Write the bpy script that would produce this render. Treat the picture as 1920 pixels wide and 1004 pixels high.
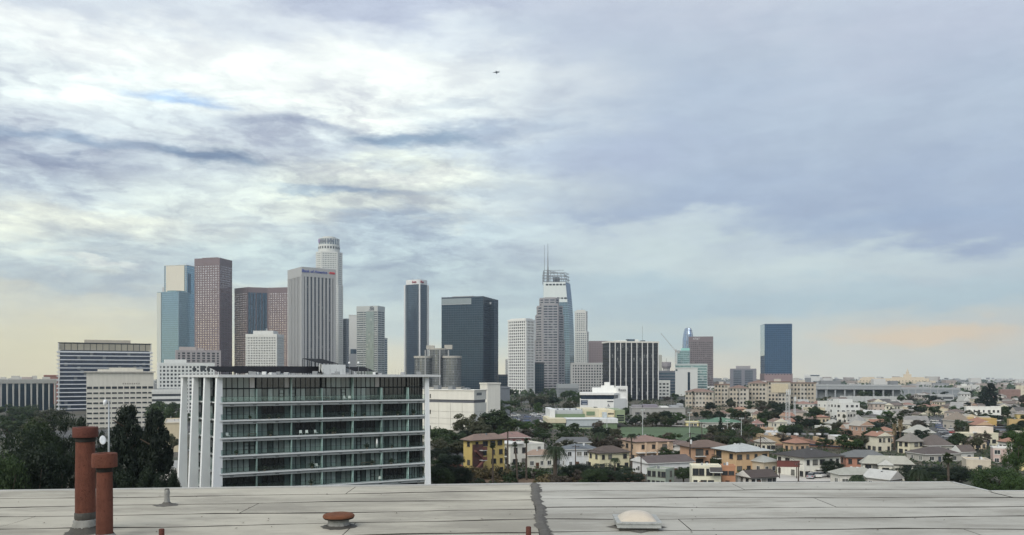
import bpy, bmesh, math, random
from mathutils import Vector, Matrix
R = math.radians
for o in list(bpy.data.objects): bpy.data.objects.remove(o)
scene = bpy.context.scene
col = scene.collection

# ------------------------------------------------------------------ camera
F = 1507.0      # focal length of the photograph in its pixels (1920 wide)
HY = 701.0      # row of the horizon
CZ = 28.0       # eye height above the flat ground of the neighbourhood
ROOF_Z = CZ - 2.1
cam = bpy.data.cameras.new('camera')
camo = bpy.data.objects.new('camera', cam); col.objects.link(camo)
camo.location = (0, 0, CZ); camo.rotation_euler = (R(90), 0, 0)
cam.sensor_width = 36.0; cam.lens = 36.0 * F / 1920.0
cam.shift_y = (HY - 502.0) / 1920.0
cam.clip_start = 0.1; cam.clip_end = 30000
scene.camera = camo
scene.cycles.use_denoising = True
scene.cycles.max_bounces = 6
scene.cycles.volume_bounces = 0
scene.cycles.transparent_max_bounces = 12
scene.view_settings.view_transform = 'Standard'
scene.view_settings.look = 'None'
scene.view_settings.gamma = 1.0
scene.view_settings.use_curve_mapping = False
scene.view_settings.exposure = 0.80

def lin(c):
    out = []
    for v in c:
        v = v / 255.0
        out.append(v / 12.92 if v <= 0.04045 else ((v + 0.055) / 1.055) ** 2.4)
    return tuple(out) + (1.0,)

class G:
    """small helper for node graphs"""
    def __init__(s, nt): s.nt = nt; s.n = nt.nodes; s.l = nt.links
    def put(s, sock, v):
        if isinstance(v, bpy.types.NodeSocket): s.l.new(v, sock)
        else: sock.default_value = v
    def m(s, op, a, b=0.0, c=0.0, clamp=False):
        n = s.n.new('ShaderNodeMath'); n.operation = op; n.use_clamp = clamp
        for i, v in enumerate((a, b, c)): s.put(n.inputs[i], v)
        return n.outputs[0]
    def mix(s, f, a, b, blend='MIX'):
        n = s.n.new('ShaderNodeMix'); n.data_type = 'RGBA'; n.blend_type = blend
        s.put(n.inputs[0], f); s.put(n.inputs[6], a); s.put(n.inputs[7], b)
        return n.outputs[2]
    def noise(s, vec, scale, detail=4.0, rough=0.55, dist=0.0):
        n = s.n.new('ShaderNodeTexNoise'); s.put(n.inputs['Vector'], vec)
        n.inputs['Scale'].default_value = scale; n.inputs['Detail'].default_value = detail
        n.inputs['Roughness'].default_value = rough; n.inputs['Distortion'].default_value = dist
        return n.outputs[0]
    def smooth(s, x, a, b, lo=0.0, hi=1.0):
        n = s.n.new('ShaderNodeMapRange'); n.interpolation_type = 'SMOOTHSTEP'
        s.put(n.inputs[0], x)
        for i, v in zip((1, 2, 3, 4), (a, b, lo, hi)): s.put(n.inputs[i], v)
        return n.outputs[0]
    def ramp(s, f, stops, interp='LINEAR'):
        n = s.n.new('ShaderNodeValToRGB'); e = n.color_ramp.elements
        n.color_ramp.interpolation = interp
        while len(e) < len(stops): e.new(0.5)
        for el, (p, c) in zip(e, sorted(stops)): el.position = p; el.color = c
        s.put(n.inputs[0], f)
        return n.outputs[0]
    def xyz(s, x, y, z):
        n = s.n.new('ShaderNodeCombineXYZ')
        for i, v in enumerate((x, y, z)): s.put(n.inputs[i], v)
        return n.outputs[0]
    def sep(s, v):
        n = s.n.new('ShaderNodeSeparateXYZ'); s.put(n.inputs[0], v); return n.outputs
    def mapped(s, v, scale=(1, 1, 1), loc=(0, 0, 0)):
        n = s.n.new('ShaderNodeMapping'); s.put(n.inputs[0], v)
        n.inputs['Scale'].default_value = scale; n.inputs['Location'].default_value = loc
        return n.outputs[0]

# ------------------------------------------------------------------ sky
SUN_EL, SUN_AZ = 42.0, -150.0      # degrees; azimuth from +Y (the view) towards +X
world = bpy.data.worlds.new('World'); scene.world = world; world.use_nodes = True
world.node_tree.nodes.clear()
g = G(world.node_tree)
tc = g.n.new('ShaderNodeTexCoord')
D = tc.outputs['Generated']
dx, dy, dz = g.sep(D)
hor = g.m('SQRT', g.m('ADD', g.m('ADD', g.m('MULTIPLY', dx, dx), g.m('MULTIPLY', dy, dy)), 1e-5))
sx0 = g.m('DIVIDE', dx, hor)              # sine of the azimuth
te0 = g.m('DIVIDE', dz, hor)              # tangent of the elevation
stretch = g.mapped(D, (2.2, 2.2, 7.0))
w1 = g.m('SUBTRACT', g.noise(stretch, 2.0, 6, 0.6), 0.5)
w2 = g.m('SUBTRACT', g.noise(g.mapped(D, (2.2, 2.2, 8.0), (7, 3, 1)), 3.0, 6, 0.6), 0.5)
sx = g.m('ADD', sx0, g.m('MULTIPLY', w1, 0.40))
lowfade = g.smooth(te0, 0.0, 0.16, 0.25, 1.0)
te = g.m('ADD', te0, g.m('MULTIPLY', g.m('MULTIPLY', w2, 0.16), lowfade))

def suv(px, py):
    t = (px - 960.0) / F; k = math.sqrt(1 + t * t)
    return t / k, (HY - py) / F / k
def column(px, rows):
    stops = []
    for py, c in rows:
        stops.append((min(1.0, max(0.0, suv(px, py)[1] / 0.5)), lin(c)))
    return g.ramp(g.m('DIVIDE', te, 0.5), stops, 'EASE')
C0 = column(100, [(0, (212, 216, 227)), (60, (244, 244, 245)), (150, (230, 234, 238)), (225, (208, 213, 223)), (290, (192, 199, 213)),
                  (350, (216, 224, 230)), (425, (236, 236, 226)), (500, (206, 215, 219)), (570, (240, 233, 212)), (630, (255, 238, 192)), (695, (255, 236, 194))])
C1 = column(700, [(0, (186, 191, 212)), (60, (226, 229, 237)), (130, (250, 250, 248)), (200, (242, 243, 242)), (262, (200, 207, 219)),
                  (330, (228, 231, 224)), (395, (226, 229, 222)), (445, (192, 205, 217)), (520, (198, 212, 219)), (610, (216, 224, 222)), (695, (252, 238, 208))])
C2 = column(1300, [(0, (192, 196, 212)), (100, (180, 188, 206)), (200, (174, 184, 205)), (300, (174, 185, 206)), (405, (166, 178, 203)),
                   (450, (202, 211, 219)), (505, (206, 216, 220)), (570, (190, 207, 217)), (640, (218, 223, 216)), (700, (248, 232, 208))])
C3 = column(1800, [(0, (186, 191, 210)), (200, (176, 186, 206)), (390, (164, 176, 202)), (438, (164, 176, 203)), (485, (198, 208, 217)),
                   (560, (192, 209, 218)), (600, (222, 220, 212)), (650, (236, 227, 212)), (700, (234, 230, 220))])
s0, s1, s2, s3 = (suv(p, 400)[0] for p in (100, 700, 1300, 1800))
base = g.mix(g.smooth(sx, s0, s1), C0, C1)
base = g.mix(g.smooth(sx, s1, s2), base, C2)
base = g.mix(g.smooth(sx, s2, s3), base, C3)

w3 = g.m('SUBTRACT', g.noise(g.mapped(D, (1, 1, 2.6), (5, 2, 8)), 11.0, 6, 0.6), 0.5)
def blob(px, py, wpx, hpx, soft=1.0, warp=1.0):
    u, v = suv(px, py); t = (px - 960.0) / F; k = 1 + t * t
    a = g.m('DIVIDE', g.m('SUBTRACT', g.m('ADD', sx0, g.m('ADD', g.m('MULTIPLY', w1, 0.22 * warp), g.m('MULTIPLY', w3, 0.12 * warp))), u), wpx / F / k ** 1.5)
    b = g.m('DIVIDE', g.m('SUBTRACT', g.m('ADD', te0, g.m('ADD', g.m('MULTIPLY', w2, 0.06 * warp), g.m('MULTIPLY', w3, 0.045 * warp))), v), hpx / F / k ** 0.5)
    r = g.m('SQRT', g.m('ADD', g.m('MULTIPLY', a, a), g.m('MULTIPLY', b, b)))
    return g.smooth(r, 0.15, 1.0 + 0.2 * soft, 1.0, 0.0)
# streaked cloud banks and breaks, each at its own direction in the sky
for px, py, w, h, c, k in [
        (330, 288, 190, 24, (118, 136, 166), 1.0), (90, 258, 170, 20, (142, 158, 186), 0.9), (800, 260, 190, 22, (128, 145, 172), 1.0), (560, 232, 150, 14, (170, 179, 198), 0.8), (90, 300, 110, 10, (150, 160, 186), 0.7), (930, 250, 60, 34, (160, 170, 194), 0.7),
        (640, 360, 180, 13, (160, 176, 196), 0.9), (1180, 292, 240, 60, (172, 181, 207), 0.75), (120, 345, 160, 30, (206, 216, 226), 0.5),
        (250, 420, 190, 26, (246, 245, 232), 0.7), (760, 325, 230, 20, (246, 246, 238), 0.75), (930, 365, 170, 16, (190, 200, 214), 0.6),
        (480, 228, 210, 20, (188, 195, 211), 0.65), (880, 195, 90, 12, (196, 203, 216), 0.6), (620, 150, 330, 60, (246, 247, 247), 0.5),
        (120, 495, 150, 7, (244, 243, 236), 0.7), (60, 520, 200, 14, (196, 207, 214), 0.6), (1090, 60, 330, 60, (176, 184, 205), 0.55),
        (1745, 626, 190, 27, (255, 222, 184), 1.0), (1560, 500, 420, 34, (214, 222, 224), 0.5), (1690, 415, 330, 30, (158, 174, 204), 0.6),
        (1230, 640, 160, 26, (196, 214, 222), 0.5), (150, 610, 260, 40, (246, 231, 200), 0.5)]:
    base = g.mix(g.m('MULTIPLY', blob(px, py, w, h), k), base, lin(c))
# Nishita daylight shows through one break in the deck
nish = g.n.new('ShaderNodeTexSky'); nish.sky_type = 'NISHITA'; nish.sun_disc = False
nish.sun_elevation = R(SUN_EL); nish.sun_rotation = R(SUN_AZ); nish.altitude = 120
blue = g.mix(1.0, nish.outputs[0], (0.085, 0.10, 0.12, 1), 'MULTIPLY')
base = g.mix(g.m('MULTIPLY', blob(335, 183, 120, 16, 0.6, 0.7), 0.62), base, g.mix(0.75, blue, lin((120, 172, 236))))
# fine structure of the deck, foreshortened towards the horizon
den = g.m('ADD', g.m('ABSOLUTE', dz), 0.10)
q = g.xyz(g.m('DIVIDE', dx, den), g.m('DIVIDE', dy, den), 0.0)
wv = g.n.new('ShaderNodeVectorMath'); wv.operation = 'ADD'
g.put(wv.inputs[0], g.mapped(D, (1, 1, 2.3)))
g.put(wv.inputs[1], g.xyz(g.m('MULTIPLY', w2, 0.12), g.m('MULTIPLY', w1, 0.12), g.m('MULTIPLY', w1, 0.10)))
f1 = g.noise(wv.outputs[0], 6.5, 9, 0.60, 0.2)
f2 = g.noise(g.mapped(wv.outputs[0], (1, 1, 1.5), (3, 1, 2)), 21.0, 8, 0.62, 0.2)
left = g.smooth(sx0, 0.14, -0.10, 0.12, 1.0)
mid = g.m('MULTIPLY', g.m('MULTIPLY', g.smooth(te0, 0.03, 0.14), g.smooth(te0, 0.40, 0.29, 0.30, 1.0)), left)
amp = g.m('MULTIPLY_ADD', mid, 0.95, 0.11)
puff = g.m('SUBTRACT', g.smooth(f1, 0.36, 0.64), 0.5)
wisp = g.m('SUBTRACT', g.smooth(f2, 0.34, 0.66), 0.5)
det = g.m('ADD', g.m('MULTIPLY', puff, 0.42), g.m('MULTIPLY', wisp, 0.30))
gain = g.m('ADD', 1.0, g.m('MULTIPLY', det, amp))
base = g.mix(1.0, base, (0.655, 0.688, 0.668, 1), 'MULTIPLY')
base = g.mix(1.0, base, g.xyz(gain, gain, g.m('MULTIPLY_ADD', g.m('SUBTRACT', gain, 1.0), 0.75, 1.0)), 'MULTIPLY')
bg = g.n.new('ShaderNodeBackground'); g.l.new(base, bg.inputs[0]); bg.inputs[1].default_value = 1.0
world.cycles.sampling_method = 'MANUAL'; world.cycles.sample_map_resolution = 256
wo = g.n.new('ShaderNodeOutputWorld'); g.l.new(bg.outputs[0], wo.inputs[0])

# ------------------------------------------------------------------ sun behind thin cloud
sl = bpy.data.lights.new('sun', 'SUN'); sl.energy = 1.5; sl.angle = R(40); sl.color = (1.0, 0.95, 0.87)
so = bpy.data.objects.new('sun', sl); col.objects.link(so)
sd = Vector((math.sin(R(SUN_AZ)) * math.cos(R(SUN_EL)), math.cos(R(SUN_AZ)) * math.cos(R(SUN_EL)), math.sin(R(SUN_EL))))
so.rotation_euler = sd.to_track_quat('Z', 'Y').to_euler()

# ------------------------------------------------------------------ helpers
def ss(x, a, b):
    t = min(1.0, max(0.0, (x - a) / (b - a))); return t * t * (3 - 2 * t)
def ground_z(x, y):
    d = max(y, 1.0); t = x / d
    z = -14.0 * ss(-t, 0.0, 0.30) * ss(d, 230, 480) * (1 - ss(d, 1500, 2500))
    z += 0.5 * math.sin(x * 0.021 + 1.0) * math.sin(y * 0.017) * ss(d, 60, 200)
    z -= 26.0 * ss(d, 2200, 7000)
    return z
def tx(px): return (px - 960.0) / F
def at(px, py, d): return Vector((tx(px) * d, d, CZ + (HY - py) / F * d))
def gz(py, d): return CZ + (HY - py) / F * d
def dist(px, py):
    """distance at which the line of sight through a pixel meets the ground"""
    d = 60.0
    while d < 4000:
        if gz(py, d) <= ground_z(tx(px) * d, d): break
        d += 2.0
    return d

class MB:
    def __init__(s): s.v = []; s.f = []; s.m = []
    def face(s, pts, mi=0):
        i = len(s.v); s.v += [tuple(p) for p in pts]; s.f.append(tuple(range(i, i + len(pts)))); s.m.append(mi)
    def hexa(s, p, mi=0):
        i = len(s.v); s.v += [tuple(q) for q in p]
        for f in ((0, 3, 2, 1), (4, 5, 6, 7), (0, 1, 5, 4), (1, 2, 6, 5), (2, 3, 7, 6), (3, 0, 4, 7)):
            s.f.append(tuple(i + k for k in f)); s.m.append(mi)
        return s
    def box(s, x0, x1, y0, y1, z0, z1, mi=0):
        return s.hexa([(x0, y0, z0), (x1, y0, z0), (x1, y1, z0), (x0, y1, z0), (x0, y0, z1), (x1, y0, z1), (x1, y1, z1), (x0, y1, z1)], mi)
    def fbox(s, fc, s0, s1, z0, z1, t0, t1, mi=0):
        p, e, n = fc
        def q(a, t, z): return (p[0] + e[0] * a + n[0] * t, p[1] + e[1] * a + n[1] * t, z)
        return s.hexa([q(s0, t1, z0), q(s1, t1, z0), q(s1, t0, z0), q(s0, t0, z0), q(s0, t1, z1), q(s1, t1, z1), q(s1, t0, z1), q(s0, t0, z1)], mi)
    def loft(s, p0, z0, p1, z1, mi=0, caps=True):
        i = len(s.v); n = len(p0)
        s.v += [(p[0], p[1], z0) for p in p0] + [(p[0], p[1], z1) for p in p1]
        for k in range(n): s.f.append((i + k, i + (k + 1) % n, i + n + (k + 1) % n, i + n + k)); s.m.append(mi)
        if caps:
            s.f.append(tuple(i + n - 1 - k for k in range(n))); s.m.append(mi)
            s.f.append(tuple(i + n + k for k in range(n))); s.m.append(mi)
        return s
    def prism(s, poly, z0, z1, mi=0): return s.loft(poly, z0, poly, z1, mi)
    def tube(s, p0, p1, r0, r1=None, n=8, mi=0, caps=True):
        r1 = r0 if r1 is None else r1
        p0 = Vector(p0); p1 = Vector(p1); d = (p1 - p0).normalized()
        a = d.orthogonal().normalized(); b = d.cross(a)
        i = len(s.v)
        for p, r in ((p0, r0), (p1, r1)):
            for k in range(n):
                w = 2 * math.pi * k / n; s.v.append(tuple(p + (a * math.cos(w) + b * math.sin(w)) * r))
        for k in range(n): s.f.append((i + k, i + (k + 1) % n, i + n + (k + 1) % n, i + n + k)); s.m.append(mi)
        if caps:
            s.f.append(tuple(i + n - 1 - k for k in range(n))); s.m.append(mi)
            s.f.append(tuple(i + n + k for k in range(n))); s.m.append(mi)
        return s
    def lathe(s, prof, n=24, c=(0, 0), mi=0, jit=None):
        i = len(s.v); k = len(prof)
        for a in range(n):
            w = 2 * math.pi * a / n
            for b, (r, z) in enumerate(prof):
                j = jit(a, b) if jit else 1.0
                s.v.append((c[0] + r * j * math.cos(w), c[1] + r * j * math.sin(w), z))
        for a in range(n):
            for b in range(k - 1):
                s.f.append((i + a * k + b, i + ((a + 1) % n) * k + b, i + ((a + 1) % n) * k + b + 1, i + a * k + b + 1)); s.m.append(mi)
        return s
    def mesh(s, name, mats, smooth=False):
        me = bpy.data.meshes.new(name); me.from_pydata(s.v, [], s.f)
        for m in (mats if isinstance(mats, (list, tuple)) else [mats]): me.materials.append(m)
        if any(s.m): me.polygons.foreach_set('material_index', s.m)
        if smooth: me.polygons.foreach_set('use_smooth', [True] * len(s.f))
        me.update()
        return me
    def build(s, name, mats, parent=None, smooth=False, loc=None):
        return link(name, s.mesh(name, mats, smooth), parent, loc)
def link(name, data, parent=None, loc=None, rz=0.0, scale=None):
    o = bpy.data.objects.new(name, data); col.objects.link(o)
    if parent is not None: o.parent = parent
    if loc is not None: o.location = loc
    if rz: o.rotation_euler = (0, 0, rz)
    if scale is not None: o.scale = scale
    return o
def tag(o, label=None, cat=None, group=None, kind=None):
    if label: o['label'] = label
    if cat: o['category'] = cat
    if group: o['group'] = group
    if kind: o['kind'] = kind
    return o
def thing(name, label, cat, loc=(0, 0, 0), rz=0.0, group=None, scale=None):
    return tag(link(name, None, None, loc, rz, scale), label, cat, group)
def copy_tree(o, parent=None):
    c = o.copy(); col.objects.link(c); c.parent = parent
    for ch in o.children: copy_tree(ch, c)
    return c

# ------------------------------------------------------------------ materials
_mats = {}
def paint(rgb, rough=0.8, var=0.12, scale=0.6, streak=0.10, bump=0.0, metal=0.0, spec=0.3, spots=0.0):
    """a matt surface in a real base colour with blotches and rain streaks"""
    key = ('p', rgb, rough, var, scale, streak, bump, metal, spec, spots)
    if key in _mats: return _mats[key]
    m = bpy.data.materials.new('paint'); m.use_nodes = True; h = G(m.node_tree)
    b = h.n['Principled BSDF']; t = h.n.new('ShaderNodeTexCoord').outputs['Object']
    n1 = h.noise(t, scale, 5, 0.6); n2 = h.noise(h.mapped(t, (2.2, 2.2, 0.12)), scale, 3, 0.6)
    k = h.m('ADD', h.m('MULTIPLY_ADD', h.m('SUBTRACT', n1, 0.5), var * 2.2, 1.0), h.m('MULTIPLY', h.m('SUBTRACT', n2, 0.5), streak * 2.2))
    c = h.mix(1.0, (rgb[0], rgb[1], rgb[2], 1), h.xyz(k, k, k), 'MULTIPLY')
    if spots:
        c = h.mix(h.m('MULTIPLY', h.smooth(h.noise(t, scale * 5, 6, 0.7), 0.56, 0.7), spots), c, (rgb[0] * .35, rgb[1] * .33, rgb[2] * .3, 1))
    h.put(b.inputs['Base Color'], c)
    b.inputs['Roughness'].default_value = rough; b.inputs['Metallic'].default_value = metal
    b.inputs['Specular IOR Level'].default_value = spec
    if bump:
        bn = h.n.new('ShaderNodeBump'); bn.inputs['Strength'].default_value = bump; bn.inputs['Distance'].default_value = 0.05
        h.put(bn.inputs['Height'], h.noise(t, scale * 14, 4, 0.6)); h.l.new(bn.outputs[0], b.inputs['Normal'])
    _mats[key] = m; return m
def glass(rgb, rough=0.10, metal=0.55, cell=(3.0, 3.6), var=0.5, light=(0.30, 0.31, 0.30), lights=0.12):
    """tinted facade glass; every window cell has its own tone and some have pale blinds"""
    key = ('g', rgb, rough, metal, cell, var, light, lights)
    if key in _mats: return _mats[key]
    m = bpy.data.materials.new('glass'); m.use_nodes = True; h = G(m.node_tree)
    b = h.n['Principled BSDF']; t = h.n.new('ShaderNodeTexCoord').outputs['Object']
    x, y, z = h.sep(t)
    fx = h.m('FLOOR', h.m('DIVIDE', h.m('ADD', x, 0.37), cell[0])); fy = h.m('FLOOR', h.m('DIVIDE', h.m('ADD', y, 0.41), cell[0])); fz = h.m('FLOOR', h.m('DIVIDE', z, cell[1]))
    wn = h.n.new('ShaderNodeTexWhiteNoise'); h.put(wn.inputs['Vector'], h.xyz(fx, fy, fz)); r = wn.outputs['Value']
    k = h.m('MULTIPLY_ADD', h.m('SUBTRACT', r, 0.5), var, 1.0)
    c = h.mix(1.0, (rgb[0], rgb[1], rgb[2], 1), h.xyz(k, k, k), 'MULTIPLY')
    blind = h.m('GREATER_THAN', wn.outputs['Value'], 1.0 - lights)
    c = h.mix(h.m('MULTIPLY', blind, 0.6), c, (light[0], light[1], light[2], 1))
    h.put(b.inputs['Base Color'], c); h.put(b.inputs['Metallic'], h.m('MULTIPLY_ADD', blind, -metal * 0.7, metal))
    b.inputs['Roughness'].default_value = rough
    bn = h.n.new('ShaderNodeBump'); bn.inputs['Strength'].default_value = 0.06; bn.inputs['Distance'].default_value = 0.3
    h.put(bn.inputs['Height'], h.noise(t, 0.25, 3)); h.l.new(bn.outputs[0], b.inputs['Normal'])
    _mats[key] = m; return m
def pane_mat(rgb=(0.03, 0.035, 0.04), rough=0.08):
    """house window glass: dark room behind, a clear reflection on it"""
    key = ('w', rgb, rough)
    if key in _mats: return _mats[key]
    m = bpy.data.materials.new('window_glass'); m.use_nodes = True; h = G(m.node_tree); b = h.n['Principled BSDF']
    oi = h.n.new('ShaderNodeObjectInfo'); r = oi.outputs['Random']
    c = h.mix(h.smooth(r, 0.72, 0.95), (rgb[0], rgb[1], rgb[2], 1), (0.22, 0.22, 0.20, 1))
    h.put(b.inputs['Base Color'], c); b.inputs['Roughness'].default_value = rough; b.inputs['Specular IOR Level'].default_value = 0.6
    _mats[key] = m; return m
def shingle(rgb, sc=1.0):
    key = ('s', rgb, sc)
    if key in _mats: return _mats[key]
    m = bpy.data.materials.new('shingle'); m.use_nodes = True; h = G(m.node_tree); b = h.n['Principled BSDF']
    t = h.n.new('ShaderNodeTexCoord').outputs['Object']
    n1 = h.noise(t, 0.5, 4, 0.6); n2 = h.noise(h.mapped(t, (1.2, 1.2, 5.0)), 2.6 * sc, 3, 0.7)
    k = h.m('ADD', h.m('MULTIPLY_ADD', h.m('SUBTRACT', n1, 0.5), 0.5, 1.0), h.m('MULTIPLY', h.m('SUBTRACT', n2, 0.5), 0.5))
    h.put(b.inputs['Base Color'], h.mix(1.0, (rgb[0], rgb[1], rgb[2], 1), h.xyz(k, k, k), 'MULTIPLY'))
    b.inputs['Roughness'].default_value = 0.9; b.inputs['Specular IOR Level'].default_value = 0.15
    _mats[key] = m; return m
def leaf_mat(rgb, rgb2, trans=0.25):
    key = ('l', rgb, rgb2)
    if key in _mats: return _mats[key]
    m = bpy.data.materials.new('leaf'); m.use_nodes = True; h = G(m.node_tree); h.n.clear()
    t = h.n.new('ShaderNodeTexCoord').outputs['Object']; oi = h.n.new('ShaderNodeObjectInfo')
    gi = h.n.new('ShaderNodeNewGeometry')
    n1 = h.noise(t, 5.0, 3, 0.6)
    f = h.m('ADD', h.m('MULTIPLY', h.smooth(n1, 0.35, 0.65), 0.5), h.m('MULTIPLY', gi.outputs['Random Per Island'], 0.5))
    c = h.mix(f, (*rgb, 1), (*rgb2, 1))
    k = h.m('MULTIPLY_ADD', oi.outputs['Random'], 0.5, 0.75)
    c = h.mix(1.0, c, h.xyz(k, k, h.m('MULTIPLY', k, 0.97)), 'MULTIPLY')
    a = h.n.new('ShaderNodeBsdfPrincipled'); h.put(a.inputs['Base Color'], c); a.inputs['Roughness'].default_value = 0.6; a.inputs['Specular IOR Level'].default_value = 0.25
    tr = h.n.new('ShaderNodeBsdfTranslucent'); h.put(tr.inputs[0], h.mix(1.0, c, (1.0, 1.2, 0.5, 1), 'MULTIPLY'))
    mx = h.n.new('ShaderNodeMixShader'); mx.inputs[0].default_value = trans
    h.l.new(a.outputs[0], mx.inputs[1]); h.l.new(tr.outputs[0], mx.inputs[2])
    out = h.n.new('ShaderNodeOutputMaterial'); h.l.new(mx.outputs[0], out.inputs[0])
    _mats[key] = m; return m
WHITE = (0.68, 0.68, 0.66)
# ------------------------------------------------------------------ ground
def build_ground():
    xs = sorted(set([-5600, -4000, -2600, -1800] + list(range(-1300, 1301, 50)) + [1800, 2600, 4000, 5600]))
    ys = sorted(set([-400, -150] + list(range(0, 700, 25)) + list(range(700, 1700, 50)) + [1900, 2200, 2600, 3200, 4000, 5000, 6000, 7000]))
    mb = MB(); mb.v = [(x, y, ground_z(x, y)) for y in ys for x in xs]; n = len(xs)
    for j in range(len(ys) - 1):
        for i in range(n - 1): mb.f.append((j * n + i, j * n + i + 1, (j + 1) * n + i + 1, (j + 1) * n + i)); mb.m.append(0)
    m = bpy.data.materials.new('ground'); m.use_nodes = True; h = G(m.node_tree); b = h.n['Principled BSDF']
    t = h.n.new('ShaderNodeTexCoord').outputs['Object']
    n1 = h.noise(t, 0.02, 6, 0.6); n2 = h.noise(t, 0.25, 5, 0.7); n3 = h.noise(t, 0.006, 3)
    c = h.ramp(n1, [(0.30, (0.028, 0.036, 0.018, 1)), (0.45, (0.045, 0.047, 0.028, 1)), (0.55, (0.085, 0.072, 0.050, 1)), (0.68, (0.075, 0.074, 0.070, 1))])
    c = h.mix(h.smooth(n3, 0.52, 0.60), c, (0.085, 0.085, 0.084, 1))
    k = h.m('MULTIPLY_ADD', n2, 0.9, 0.55)
    h.put(b.inputs['Base Color'], h.mix(1.0, c, h.xyz(k, k, k), 'MULTIPLY')); b.inputs['Roughness'].default_value = 0.95
    o = mb.build('ground', m); tag(o, kind='structure'); return o
build_ground()

# ------------------------------------------------------------------ the roof in the foreground
def roofing_mat(tint):
    key = ('roofing', tint)
    if key in _mats: return _mats[key]
    m = bpy.data.materials.new('roofing_felt'); m.use_nodes = True; h = G(m.node_tree); b = h.n['Principled BSDF']
    t = h.n.new('ShaderNodeNewGeometry').outputs['Position']; oi = h.n.new('ShaderNodeObjectInfo')
    n1 = h.noise(h.mapped(t, (0.5, 1.6, 1)), 0.8, 6, 0.65); n2 = h.noise(t, 6.0, 5, 0.7); n3 = h.noise(t, 60.0, 3, 0.8)
    k = h.m('ADD', h.m('ADD', h.m('MULTIPLY', n1, 0.60), h.m('MULTIPLY', n2, 0.16)), h.m('MULTIPLY_ADD', n3, 0.18, 0.49))
    k = h.m('MULTIPLY', k, h.m('MULTIPLY_ADD', oi.outputs['Random'], 0.09, 0.955))
    c = h.mix(1.0, (*tint, 1), h.xyz(k, k, k), 'MULTIPLY')
    dirt = h.m('MULTIPLY', h.smooth(h.noise(h.mapped(t, (0.35, 1.0, 1), (3, 5, 0)), 0.9, 7, 0.7), 0.45, 0.64), 0.62)
    c = h.mix(dirt, c, (0.185, 0.172, 0.145, 1))
    spot = h.m('MULTIPLY', h.smooth(h.noise(t, 3.0, 8, 0.75), 0.62, 0.72), 0.65)
    c = h.mix(spot, c, (0.12, 0.115, 0.10, 1))
    h.put(b.inputs['Base Color'], c); b.inputs['Roughness'].default_value = 0.85; b.inputs['Specular IOR Level'].default_value = 0.25
    bn = h.n.new('ShaderNodeBump'); bn.inputs['Strength'].default_value = 0.35; bn.inputs['Distance'].default_value = 0.02
    h.put(bn.inputs['Height'], h.m('ADD', n1, h.m('MULTIPLY', n2, 0.3))); h.l.new(bn.outputs[0], b.inputs['Normal'])
    _mats[key] = m; return m
TAR = paint((0.062, 0.059, 0.052), 0.7, 0.3, 3.0, 0.0, 0.4)
MASTIC = paint((0.135, 0.128, 0.115), 0.85, 0.35, 5.0, 0.0, 0.8, spots=0.6)
EDGE = paint((0.42, 0.42, 0.40), 0.6, 0.15, 2.0, 0.05, spots=0.4)
LSLOPE = 0.094; RSLOPE = 0.021
def left_edge(x): return 15.25 + (x - 0.4) * LSLOPE
def right_edge(x): return 15.33 + (x - 0.5) * RSLOPE
NOTCH_X, NOTCH_Y = 8.49, 14.30
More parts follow.
